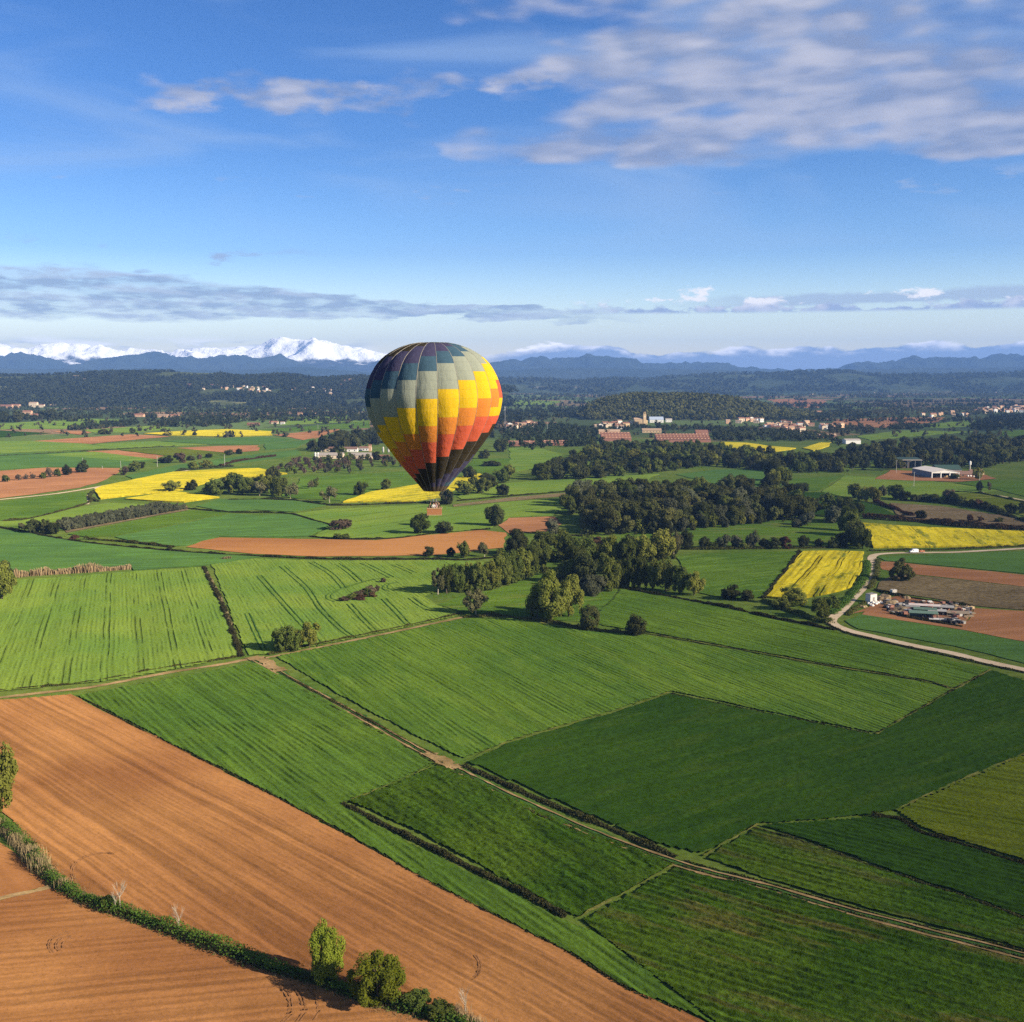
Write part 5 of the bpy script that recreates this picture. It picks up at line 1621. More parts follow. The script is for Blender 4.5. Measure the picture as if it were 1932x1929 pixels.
# --- far woods that read as masses
def far_wood(name, XY, Z, hr, mat, label, seed, leaves=40, leaf=.13, asp=1.0):
    r = np.random.default_rng(seed)
    base = [crown_arrays(seed * 10 + i, .02, 7, .26, leaves, leaf, .9) for i in range(4)]
    n = len(XY)
    Vs, Fs = [], []
    b = 0
    pick = r.integers(0, 4, n)
    h = r.uniform(hr[0], hr[1], n)
    ww = h * r.uniform(.85, 1.25, n) * asp
    ang = r.random(n) * 6.28
    for v in range(4):
        idx = np.where(pick == v)[0]
        BV, BF = base[v]
        if len(idx) == 0:
            continue
        c, s = np.cos(ang[idx])[:, None], np.sin(ang[idx])[:, None]
        X = (BV[None, :, 0] * c - BV[None, :, 1] * s) * ww[idx][:, None] + XY[idx, 0][:, None]
        Y = (BV[None, :, 0] * s + BV[None, :, 1] * c) * ww[idx][:, None] + XY[idx, 1][:, None]
        ZZ = BV[None, :, 2] * h[idx][:, None] + Z[idx][:, None] - .3
        Vs.append(np.stack([X, Y, ZZ], -1).reshape(-1, 3))
        m_ = len(BV)
        F = (BF[None] + (np.arange(len(idx)) * m_)[:, None, None] + b).reshape(-1, 4)
        Fs.append(F)
        b += m_ * len(idx)
    ob = link(name, mesh_np(name, np.concatenate(Vs), np.concatenate(Fs), mat))
    tag(ob, label, 'wood', None, 'stuff')
    return ob


def scatter_poly(poly, n, seed):
    r = np.random.default_rng(seed)
    W = np.array([G(*ext(p))[:2] for p in poly])
    lo, hi = W.min(0), W.max(0)
    P = lo + r.random((n * 6, 2)) * (hi - lo)
    P = P[in_poly(P, W)][:n]
    return P


FARW = leaf_mat('far_woodland', (.026, .036, .016), (.046, .056, .022), .08)
FARG = leaf_mat('far_spring_woodland', (.070, .075, .035), (.110, .105, .050), .1)
r_ = np.random.default_rng(77)
# wooded centre hill
XW, DD, ZZ = HC
sel = r_.integers(0, XW.size, 9000)
jx = r_.normal(size=9000) * 5
px_, py_, pz_ = XW.ravel()[sel] + jx, DD.ravel()[sel] + r_.normal(size=9000) * 8, ZZ.ravel()[sel]
ok = (pz_ > 1.0) & (py_ < 3180)
P = np.stack([px_, py_], 1)[ok][:3200]
far_wood('pine_forest', P, pz_[ok][:3200], (5, 14), PINE, 'dark pine forest covering the round hill behind the village', 5, 34, .15)
# left hill
XW, DD, ZZ = HL
sel = r_.integers(0, XW.size, 40000)
px_ = XW.ravel()[sel] + r_.normal(size=40000) * 14
py_ = DD.ravel()[sel] + r_.normal(size=40000) * 25
pz_ = ZZ.ravel()[sel]
gap = fbm(px_ / 260, py_ / 260, 91, 4)
ok = (pz_ > .5) & (py_ < 5750) & (gap < .60)
P = np.stack([px_, py_], 1)[ok][:13000]
far_wood('hill_forest', P, pz_[ok][:13000], (8, 15), FARW, 'dark forest over the long hill on the left', 6, 14, .24, 1.2)
# woods on the plain
def plain_wood(name, poly, n, hr, mat, label, seed, leaves=40, leaf=.12):
    P = scatter_poly(poly, n, seed)
    return far_wood(name, P, np.zeros(len(P)), hr, mat, label, seed, leaves, leaf)


plain_wood('woodland', [(0, 786), (0, 758), (300, 760), (480, 766), (540, 775), (440, 784), (300, 778), (200, 786), (110, 783)], 700, (7, 12), FARW, 'dark wood at the foot of the left hill', 11, 26, .15)
plain_wood('woodland', [(120, 811), (170, 800), (260, 796), (264, 802), (200, 808), (150, 813)], 110, (6, 10), FARW, 'strip of dark trees on the far left plain', 12)
plain_wood('woodland', [(300, 806), (330, 790), (440, 786), (450, 798), (420, 806), (350, 806)], 190, (7, 11), FARW, 'dark wood left of the far flowering field', 13)
plain_wood('woodland', [(520, 806), (470, 790), (500, 770), (560, 765), (690, 760), (700, 782), (640, 786), (560, 790)], 330, (7, 12), FARW, 'scattered woods on the plain left of the balloon', 14)
plain_wood('woodland', [(940, 842), (960, 815), (1010, 804), (1110, 808), (1130, 812), (1128, 838), (1090, 846), (1000, 850)], 260, (8, 13), FARW, 'dark wood left of the brick works', 15, 70, .09)
plain_wood('woodland', [(1340, 812), (1440, 815), (1560, 826), (1600, 848), (1560, 832), (1440, 834), (1350, 834)], 260, (8, 13), FARW, 'dark wood right of the brick works', 16, 70, .09)
plain_wood('woodland', [(1120, 806), (1340, 806), (1340, 814), (1120, 812)], 110, (6, 10), FARW, 'trees between the brick works and the church', 17, 50, .10)
plain_wood('woodland', [(960, 778), (1060, 772), (1120, 776), (1110, 788), (1000, 790)], 170, (7, 11), FARW, 'dark wood left of the round hill', 18)
plain_wood('woodland', [(1440, 790), (1560, 782), (1600, 776), (1640, 780), (1560, 790), (1480, 796)], 170, (7, 11), FARW, 'dark trees above the right village', 19)
plain_wood('woodland', [(1830, 810), (1870, 790), (1932, 786), (1932, 808), (1880, 816)], 160, (8, 13), FARW, 'dark wood at the right edge below the far town', 20)
plain_wood('woodland', [(1660, 811), (1700, 803), (1780, 806), (1700, 812)], 70, (6, 9), FARW, 'strip of bushes before the right green fields', 21)
plain_wood('woodland', [(1560, 806), (1640, 806), (1650, 818), (1600, 822), (1560, 815)], 90, (6, 10), FARG, 'pale spring trees right of the village', 22)
plain_wood('woodland', [(1560, 778), (1700, 772), (1860, 772), (1860, 782), (1700, 785), (1560, 788)], 260, (7, 11), FARG, 'pale spring trees on the right plain', 23)
plain_wood('woodland', [(1440, 750), (1600, 742), (1932, 742), (1932, 752), (1600, 752)], 420, (8, 14), FARG, 'band of bare poplar woods far on the right', 24, 20, .18)
plain_wood('woodland', [(962, 752), (1100, 742), (1440, 738), (1440, 746), (1200, 748), (1000, 758)], 380, (8, 13), FARW, 'thin woods on the far plain in the middle', 25, 20, .18)
plain_wood('woodland', [(1440, 740), (1932, 733), (1932, 738), (1440, 744)], 240, (8, 13), FARW, 'dark tree lines at the foot of the right ridge', 26, 16, .2)
plain_wood('woodland', [(760, 790), (960, 775), (1000, 800), (900, 840), (840, 860), (760, 850)], 330, (7, 12), FARW, 'dark trees on the plain behind the balloon', 27, 40, .12)

# undergrowth that closes the woods below the crowns
for nm_, poly_, n_, lb_, sd2 in (('undergrowth', [(1060, 990), (1075, 962), (1100, 946), (1200, 936), (1300, 931), (1400, 936), (1440, 950), (1510, 957), (1545, 968), (1530, 982), (1440, 988), (1312, 998), (1250, 1010), (1100, 1012)], 900, 'undergrowth beneath the middle pine wood', 71),
                                 ('undergrowth', [(1012, 906), (1062, 880), (1080, 864), (1150, 852), (1340, 852), (1480, 864), (1590, 881), (1600, 892), (1480, 893), (1330, 880), (1240, 893), (1115, 905)], 1100, 'undergrowth beneath the wood below the brick works', 72),
                                 ('undergrowth', [(1580, 872), (1600, 854), (1700, 842), (1830, 836), (1932, 836), (1932, 872), (1870, 880), (1850, 888), (1810, 882), (1745, 878), (1700, 874), (1670, 888), (1560, 888)], 1100, 'undergrowth beneath the pines behind the farm', 73),
                                 ('undergrowth', [(572, 853), (600, 838), (650, 828), (720, 820), (735, 836), (690, 847), (620, 853)], 350, 'undergrowth beneath the wood behind the barns', 74),
                                 ('undergrowth', [(1015, 1062), (1060, 1035), (1180, 1032), (1270, 1040), (1275, 1056), (1180, 1070), (1110, 1100), (1060, 1100), (1030, 1090)], 420, 'undergrowth beneath the grove before the pine wood', 75),
                                 ('undergrowth', [(815, 1120), (900, 1108), (1000, 1074), (1020, 1060), (1030, 1068), (1000, 1092), (910, 1118)], 200, 'undergrowth beneath the belt below the earth strip', 76)):
    P = scatter_poly(poly_, n_, sd2)
    P = P[fbm(P[:, 0] / 38, P[:, 1] / 38, {71: 63, 72: 65, 73: 66, 74: 67}.get(sd2, 0), 3) < .58]
    far_wood(nm_, P, np.zeros(len(P)), (2.2, 5.0), OAK if sd2 < 75 else GREEN, lb_, sd2, 60, .11)
# hedgerows and scattered trees of the far plain
hr = np.random.default_rng(123)
pts_h = []
for _ in range(330):
    xh, yh = hr.uniform(-150, 2080), 734 + 62 * hr.random() ** 1.4
    c = np.array(G(xh, yh)[:2])
    a = hr.normal() * .25 + (math.pi / 2 if hr.random() < .25 else 0)
    Lh = hr.uniform(120, 520)
    nh = int(Lh / 9)
    s_ = (hr.random(nh) - .5) * Lh
    q = c + np.stack([np.cos(a) * s_, np.sin(a) * s_], 1) + hr.normal(size=(nh, 2)) * 3
    pts_h.append(q)
pts_h = np.concatenate(pts_h)
far_wood('hedgerows', pts_h, np.zeros(len(pts_h)), (5, 11), FARW, 'dark hedgerows and tree lines across the far plain', 81, 16, .2)
pts_s = np.array([G(hr.uniform(-150, 2080), 736 + 90 * hr.random() ** 1.3)[:2] for _ in range(1500)])
far_wood('scattered_trees', pts_s, np.zeros(len(pts_s)), (5, 10), FARG, 'pale scattered trees across the far plain', 82, 20, .18)

XW, DD, ZZ = HR
sel = r_.integers(0, XW.size, 16000)
px_ = XW.ravel()[sel] + r_.normal(size=16000) * 25
py_ = DD.ravel()[sel] + r_.normal(size=16000) * 60
pz_ = ZZ.ravel()[sel]
gap = fbm(px_ / 420, py_ / 420, 97, 4)
ok = (pz_ > .5) & (py_ < 9150) & (gap < .55)
P = np.stack([px_, py_], 1)[ok][:5000]
far_wood('ridge_forest', P, pz_[ok][:5000], (10, 20), FARW, 'dark forest patches over the long ridge on the right', 7, 10, .30, 1.5)
# patches of wood over the far plain
pw = []
for _ in range(46):
    xh, yh = hr.uniform(-150, 2080), 738 + 55 * hr.random() ** 1.3
    c = np.array(G(xh, yh)[:2])
    nn = int(hr.uniform(20, 90))
    pw.append(c + hr.normal(size=(nn, 2)) * np.array([hr.uniform(50, 150), hr.uniform(25, 70)]))
pw = np.concatenate(pw)
far_wood('copses', pw, np.zeros(len(pw)), (7, 13), FARW, 'dark copses scattered over the far plain', 83, 18, .19)

# ------------------------------------------------------------------ hot-air balloon
def fabric(name, c):
    m, t, o = base_mat(name)
    tcn = t.new('ShaderNodeTexCoord')
    n = t.noise(tcn.outputs['Object'], 6.0, 4.0, .7)
    k = t.ramp(n, .3, .7, .88, 1.08, smooth=False)
    col = t.mix(1.0, c, t.comb(k, k, k), 'MULTIPLY')
    xo, yo, zo = t.sep(tcn.outputs['Object'])
    puck = t.noise(t.comb(t.math('MULTIPLY', xo, 1.1), t.math('MULTIPLY', yo, 1.1), t.math('MULTIPLY', zo, .35)), 1.0, 4.0, .6)
    bp = t.new('ShaderNodeBump')
    bp.inputs['Strength'].default_value = .35
    bp.inputs['Distance'].default_value = .5
    t.l.new(puck, bp.inputs['Height'])
    hz_ = t.math('LESS_THAN', t.math('FRACT', t.math('MULTIPLY', zo, .78)), .035)
    col = t.mix(t.math('MULTIPLY', hz_, .22), col, (.02, .02, .02))
    d = rough_diffuse(t, col, .3, bp.outputs[0])
    tr = t.new('ShaderNodeBsdfTranslucent')
    t.put(tr.inputs['Color'], col)
    mx = t.new('ShaderNodeMixShader')
    mx.inputs[0].default_value = .10
    t.l.new(d, mx.inputs[1])
    t.l.new(tr.outputs[0], mx.inputs[2])
    t.l.new(mx.outputs[0], o.inputs[0])
    return m


FAB = {'purple': fabric('purple_fabric', (.060, .056, .105)), 'blue': fabric('blue_fabric', (.052, .100, .140)), 'grey': fabric('grey_fabric', (.265, .285, .225)),
       'yellow': fabric('yellow_fabric', (.62, .40, .022)), 'orange': fabric('orange_fabric', (.58, .205, .040)), 'red': fabric('red_fabric', (.54, .105, .055)),
       'black': fabric('black_fabric', (.042, .035, .025)), 'brown': fabric('scorched_fabric', (.075, .055, .042))}
CNAME = {'purple': 'dark purple', 'blue': 'slate blue', 'grey': 'pale grey', 'yellow': 'yellow', 'orange': 'orange', 'red': 'coral red', 'black': 'black brown', 'brown': 'dark brown'}
SEQ = ['purple', 'purple', 'blue', 'blue', 'grey', 'grey', 'grey', 'yellow', 'yellow', 'yellow', 'orange', 'orange', 'red', 'red', 'red', 'black', 'black', 'black', 'black', 'purple']
PROF = [(94, 0), (95, 90), (97, 150), (104, 210), (116, 270), (130, 322), (160, 405), (200, 485), (250, 567), (300, 622), (350, 667), (400, 700), (450, 727), (500, 751), (600, 786), (700, 807), (750, 811), (800, 807),
        (900, 788), (1000, 756), (1100, 709), (1200, 649), (1300, 580), (1400, 505), (1500, 432), (1600, 352), (1700, 265), (1800, 182), (1868, 130)]
PU = 0.01237
LEV = [113, 150, 210, 270, 350, 440, 540, 640, 750, 855, 960, 1060, 1155, 1250, 1340, 1425, 1500, 1575, 1640, 1700, 1755, 1802]      # first is row -1
BD = 170.0
d_ = ray(818.0, 750.5)
BX, BY, BZ = d_[0] * BD / d_[1], BD, CAM_H + d_[2] * BD / d_[1]
balloon = link('hot_air_balloon', None, None, (BX, BY, BZ))
tag(balloon, 'hot air balloon with stepped yellow, orange, grey and blue panels, over the fields', 'hot-air balloon')
PHI0 = math.atan2(-BY, -BX)
PA = np.array(PROF, float)


def prof_r(yv):
    # along the dome radius changes fast: interpolate on a smooth curve
    return np.interp(yv, PA[:, 0], PA[:, 1])


def env_pt(dl, yv):
    """point of the envelope, dl degrees round from the side facing the camera"""
    ph = (dl - 3.5) / 18.0
    loc = ph - math.floor(ph)
    R = prof_r(yv)
    lower = np.clip((yv - 300) / 1200, 0, 1)
    bul = (.982 - .010 * lower) + (.030 + .022 * lower) * math.sin(math.pi * loc) ** .9 if yv < 1860 else 1.0
    a = PHI0 + math.radians(dl)
    r = R * bul * PU
    return (r * math.cos(a), r * math.sin(a), (750 - yv) * PU)


def panel(d0, d1, y0, y1, mat, label=None):
    nu = 7
    # steps close together where the dome is flat
    ny = max(3, int((y1 - y0) / 22) + 2)
    ys = np.linspace(y0, y1, ny)
    if y0 < 200:
        ys = y0 + (y1 - y0) * np.linspace(0, 1, 9) ** 1.7
    V, F = [], []
    for yv in ys:
        for i in range(nu):
            dl = d0 + (d1 - d0) * i / (nu - 1)
            eps = 1e-4 * (1 if i == 0 else -1 if i == nu - 1 else 0)
            V.append(env_pt(dl + eps, yv))
    for j in range(len(ys) - 1):
        for i in range(nu - 1):
            a = j * nu + i
            F.append((a, a + nu, a + nu + 1, a + 1))
    me = mesh_list('fabric_panel', V, F, mat)
    me.polygons.foreach_set('use_smooth', [True] * len(me.polygons))
    o = link('fabric_panel', me, balloon)
    if label:
        o['label'] = label
    return o


for g in range(-9, 11):
    d1 = 3.5 + 18.0 * g
    d0 = d1 - 18.0
    rows = []
    for k in range(len(LEV) - 1):
        row = k - 1
        c = SEQ[(row + g) % 20]
        if g == 4 and row == 8:
            c = 'yellow'
        if g == 5 and row in (7, 8):
            c = 'yellow'
        if g == 5 and row in (5, 6):
            c = 'red'
        rows.append(c)
    k = 0
    while k < len(rows):
        j = k
        while j + 1 < len(rows) and rows[j + 1] == rows[k]:
            j += 1
        panel(d0, d1, LEV[k], LEV[j + 1], FAB[rows[k]], '%s panel' % CNAME[rows[k]])
        k = j + 1
    panel(d0, d1, LEV[-1], 1868, FAB['brown'], 'dark brown panel of the mouth')
# crown closure
V, F = [(0, 0, (750 - 94) * PU)], []
for i in range(40):
    V.append(env_pt(3.5 + 9 * i, 113))
V2 = [env_pt(3.5 + 9 * i, 101) for i in range(40)]
V += [(v[0] * .98, v[1] * .98, v[2]) for v in V2]
for i in range(40):
    j = (i + 1) % 40
    F += [(0, 41 + i, 41 + j), (41 + i, 1 + i, 1 + j, 41 + j)]
cap = link('crown_vent', mesh_list('crown_vent', V, F, FAB['black']), balloon)
tape_m = plain_mat('load_tape', (.34, .31, .26), .1)
for g in range(20):
    dl = 3.5 + 18.0 * g
    mb = MB()
    ys = list(np.linspace(100, 260, 10)) + list(np.linspace(300, 1868, 26))
    pp = [Vector(env_pt(dl, yv)) * 1.0 for yv in ys]
    pp = [Vector((p.x * 1.004, p.y * 1.004, p.z)) for p in pp]
    for a, b in zip(pp, pp[1:]):
        mb.tube(a, b, .030, .030, 4, False)
    link('load_tape', mb.mesh('load_tape', tape_m), balloon)

# basket, burner and rigging
KZ = 0.0787
zfloor = (750.5 - 971.6) * KZ            # below the envelope's widest ring
steel = plain_mat('steel', (.35, .35, .36), .1, rough=.4, spec=.5, metal=.8)
wick_m, t, o = base_mat('wicker')
tcn = t.new('ShaderNodeTexCoord')
xx, yy, zz = t.sep(tcn.outputs['Object'])
wv = t.math('SINE', t.math('MULTIPLY', zz, 130.0))
wu = t.math('SINE', t.math('MULTIPLY', t.math('ADD', xx, yy), 60.0))
col_w = t.mix(t.ramp(t.math('MULTIPLY', wv, wu), -.6, .6), (.30, .13, .06), (.46, .22, .11))
t.l.new(rough_diffuse(t, col_w, .8), o.inputs[0])
suede = plain_mat('suede_rim', (.42, .28, .15), .15)
dark = plain_mat('dark_lining', (.030, .025, .022), .2)
rope_m = plain_mat('rigging', (.16, .15, .14), .1)
# parts of the balloon: basket walls etc. stand in a frame turned a little
BR = math.radians(3)
cr, sr = math.cos(BR), math.sin(BR)


def bk(x, y, z):
    """basket frame -> balloon frame"""
    return Vector((x * cr - y * sr, x * sr + y * cr, zfloor + z))


HW, HD, HT = 1.10, .72, .98


def bpart(name, mb, mat, parent=balloon):
    mb.V = [tuple(bk(*v)) for v in mb.V]
    return link(name, mb.mesh(name, mat), parent)


def slab(x0, x1, y0, y1, z0, z1):
    return MB().box(x0, x1, y0, y1, z0, z1)


bpart('basket_floor', slab(-HW, HW, -HD, HD, 0, .06), dark)
bpart('basket_wall', slab(-HW, HW, -HD, -HD + .05, .062, HT), wick_m)
bpart('basket_wall', slab(-HW, HW, HD - .05, HD, .062, HT), wick_m)
bpart('basket_wall', slab(-HW, -HW + .05, -HD + .052, HD - .052, .062, HT), wick_m)
bpart('basket_wall', slab(HW - .05, HW, -HD + .052, HD - .052, .062, HT), wick_m)
rim = MB()
for (a, b) in (((-HW, -HD, HT), (HW, -HD, HT)), ((HW, -HD, HT), (HW, HD, HT)), ((HW, HD, HT), (-HW, HD, HT)), ((-HW, HD, HT), (-HW, -HD, HT))):
    rim.tube(a, b, .065, .065, 8)
bpart('padded_rim', rim, suede)
skid = MB()
skid.box(-HW - .02, HW + .02, -HD - .02, -HD + .06, -.05, .05).box(-HW - .02, HW + .02, HD - .06, HD + .02, -.05, .05)
bpart('floor_skid', skid, suede)
for sx in (-1, 1):
    for sy in (-1, 1):
        bpart('upright', MB().tube((sx * (HW - .08), sy * (HD - .08), .3), (sx * .52, sy * .40, 1.92), .028, .024, 6), suede)
fr = MB()
for (a, b) in (((-.55, -.42, 1.93), (.55, -.42, 1.93)), ((.55, -.42, 1.93), (.55, .42, 1.93)), ((.55, .42, 1.93), (-.55, .42, 1.93)), ((-.55, .42, 1.93), (-.55, -.42, 1.93)), ((-.55, 0, 1.93), (.55, 0, 1.93))):
    fr.tube(a, b, .025, .025, 6)
bpart('burner_frame', fr, steel)
for sx in (-.22, .22):
    bb = MB().tube((sx, 0, 1.85), (sx, 0, 2.0), .06, .11, 10).tube((sx, 0, 2.001), (sx, 0, 2.32), .11, .13, 12)
    bpart('burner', bb, steel)
for i in range(12):
    a = math.pi * 2 * i / 12 + .13
    m_ = Vector((1.6 * math.cos(a), 1.6 * math.sin(a), (750 - 1866) * PU))
    c = bk(.55 if math.cos(a) > 0 else -.55, .42 if math.sin(a) > 0 else -.42, 1.93)
    link('rigging_cable', MB().tube(m_, c, .010, .010, 4, False).mesh('rigging_cable', rope_m), balloon)
for (sx, sy) in ((-.85, .5), (.85, .5)):
    tk = MB().tube((sx, sy, .07), (sx, sy, .85), .16, .16, 12)
    bpart('fuel_tank', tk, steel)


# ------------------------------------------------------------------ the people in the basket
skin_m = plain_mat('skin', (.50, .30, .21), .05)
hair_m = plain_mat('dark_hair', (.030, .022, .016), .2)


def person(lx, ly, face, cloth, trousers, label, arm_up=False, hgt=1.72, hair=hair_m):
    """one body: torso, limbs and head grown from a posed skeleton; clothes by region"""
    w0 = bk(lx, ly, .062)
    root = link('person', None, None, (BX + w0.x, BY + w0.y, BZ + w0.z), face)
    tag(root, label, 'person')
    s = hgt / 1.72
    J = {'pel': (0, 0, .93), 'spn': (0, .01, 1.15), 'chs': (0, 0, 1.36), 'nck': (0, .01, 1.48), 'hdb': (0, -.015, 1.55), 'hdm': (0, -.02, 1.63), 'hdt': (0, -.01, 1.70),
         'shl': (-.17, 0, 1.41), 'shr': (.17, 0, 1.41), 'hpl': (-.09, 0, .88), 'hpr': (.09, 0, .88), 'knl': (-.10, -.02, .49), 'knr': (.10, -.02, .49), 'anl': (-.10, .02, .08), 'anr': (.10, .02, .08),
         'tol': (-.11, -.15, .035), 'tor': (.11, -.15, .035), 'ell': (-.25, -.06, 1.16), 'elr': (.25, -.06, 1.16), 'wrl': (-.20, -.27, 1.08), 'wrr': (.20, -.27, 1.08), 'hal': (-.19, -.36, 1.08), 'har': (.19, -.36, 1.08)}
    if arm_up:
        J.update({'elr': (.27, -.02, 1.60), 'wrr': (.20, -.02, 1.86), 'har': (.18, -.02, 1.95)})
    R = {'pel': .14, 'spn': .125, 'chs': .15, 'nck': .055, 'hdb': .075, 'hdm': .095, 'hdt': .06, 'shl': .07, 'shr': .07, 'hpl': .095, 'hpr': .095, 'knl': .06, 'knr': .06, 'anl': .045, 'anr': .045, 'tol': .035, 'tor': .035,
         'ell': .045, 'elr': .045, 'wrl': .032, 'wrr': .032, 'hal': .035, 'har': .035}
    E = [('pel', 'spn'), ('spn', 'chs'), ('chs', 'nck'), ('nck', 'hdb'), ('hdb', 'hdm'), ('hdm', 'hdt'), ('chs', 'shl'), ('chs', 'shr'), ('shl', 'ell'), ('ell', 'wrl'), ('wrl', 'hal'), ('shr', 'elr'), ('elr', 'wrr'), ('wrr', 'har'),
         ('pel', 'hpl'), ('pel', 'hpr'), ('hpl', 'knl'), ('knl', 'anl'), ('anl', 'tol'), ('hpr', 'knr'), ('knr', 'anr'), ('anr', 'tor')]
    ks = list(J)
    me = bpy.data.meshes.new('body')
    me.from_pydata([tuple(c * s for c in J[k]) for k in ks], [(ks.index(a), ks.index(b)) for a, b in E], [])
    me.update()
    ob = link('body', me, root)
    sk = ob.modifiers.new('grow', 'SKIN')
    sb = ob.modifiers.new('soft', 'SUBSURF')
    sb.levels = sb.render_levels = 1
    for i, k in enumerate(ks):
        v = me.skin_vertices[0].data[i]
        v.radius = (R[k] * s, R[k] * s * (.8 if k in ('chs', 'pel', 'spn') else 1))
        v.use_root = (k == 'pel')
    # clothing by height on the body
    m, t, o = base_mat('clothed_body')
    tcn_ = t.new('ShaderNodeTexCoord')
    x_, y_, z_ = t.sep(tcn_.outputs['Object'])
    c = t.mix(t.math('GREATER_THAN', z_, .93 * s), trousers, cloth)
    c = t.mix(t.math('GREATER_THAN', z_, 1.47 * s), c, (.50, .30, .21))
    arm = t.math('GREATER_THAN', t.math('ABSOLUTE', x_), 9.0)
    hand = t.math('MULTIPLY', t.math('LESS_THAN', y_, -.27 * s), t.math('GREATER_THAN', z_, .6))
    c = t.mix(hand, c, (.50, .30, .21))
    t.l.new(rough_diffuse(t, c, .5), o.inputs[0])
    me.materials.append(m)
    # hair cap, eyes, nose
    hm = MB()
    for i in range(6):
        for j in range(8):
            pass
    bm = bmesh.new()
    bmesh.ops.create_uvsphere(bm, u_segments=10, v_segments=7, radius=.105 * s)
    for v in list(bm.verts):
        if v.co.z < -.01 and v.co.y < 0.02:
            v.co.y = max(v.co.y, .03)
        v.co.z *= 1.05
    bmesh.ops.translate(bm, verts=bm.verts, vec=(0, .012 * s, 1.655 * s))
    hme = bpy.data.meshes.new('hair')
    bm.to_mesh(hme)
    bm.free()
    hme.materials.append(hair)
    link('hair', hme, root)
    # fingers on both hands
    fm = MB()
    for k in ('hal', 'har'):
        h = Vector(J[k]) * s
        d = (Vector(J[k]) - Vector(J['wr' + k[-1]])).normalized()
        side = d.orthogonal().normalized()
        for q in range(4):
            b = h + side * (.026 * (q - 1.5))
            mdp = b + d * .045
            fm.tube(b, mdp, .010, .009, 5)
            fm.tube(mdp, mdp + (d * .6 + Vector((0, 0, -.5))).normalized() * (.035 + .006 * (q in (1, 2))), .009, .007, 5)
        tb = h + side * .04 - d * .03
        fm.tube(tb, tb + (side + d * .7).normalized() * .06, .011, .008, 5)
    link('fingers', fm.mesh('fingers', skin_m), root)
    return root


person(-.62, -.30, .25, (.030, .030, .036), (.03, .03, .04), 'person in dark jacket at the left end of the balloon basket')
person(-.12, -.36, .1, (.62, .58, .55), (.05, .05, .07), 'person in white top at the front middle of the balloon basket')
person(.26, -.30, -.3, (.56, .36, .33), (.06, .05, .05), 'person in pale pink top right of the one in white in the basket')
person(.10, .22, 0, (.02, .02, .024), (.02, .02, .025), 'person in black behind the others reaching up to the burner', True, 1.80)
person(.70, -.22, -.5, (.040, .018, .020), (.03, .03, .04), 'person in dark red jacket at the right end of the basket')

# ------------------------------------------------------------------ buildings
CREAM = plain_mat('cream_render', (.60, .48, .34), .12, .4)
WHITE = plain_mat('white_render', (.72, .69, .63), .08, .4)
PEACH = plain_mat('peach_render', (.58, .36, .22), .15, .4)
STONE = plain_mat('tan_stone', (.46, .33, .19), .18, .8)
BRICK = plain_mat('red_brick', (.25, .115, .08), .2, .3)
GREYW = plain_mat('grey_cladding', (.17, .18, .19), .15, .3)  # base colour darkened to hold the shade of the pines on the grey barn
TERRA = plain_mat('terracotta_tiles', (.25, .118, .075), .3, .25)
TAN = plain_mat('weathered_tiles', (.38, .26, .17), .2, 1.2)
BROWNR = plain_mat('brown_tiles', (.20, .115, .08), .2, 1.2)
METAL = plain_mat('pale_sheet_roof', (.36, .31, .26), .15, .3)
WROOF = plain_mat('white_sheet_roof', (.64, .56, .46), .06, .3)
BLUER = plain_mat('blue_grey_roof', (.33, .38, .46), .08, .3)
GREENR = plain_mat('green_sheet_roof', (.03, .06, .045), .15, .3)
DARKI = plain_mat('dark_opening', (.018, .017, .016), .2)
GLASS = plain_mat('window_glass', (.05, .06, .07), .1, rough=.15, spec=.5)
CONC = plain_mat('concrete', (.46, .43, .38), .1)


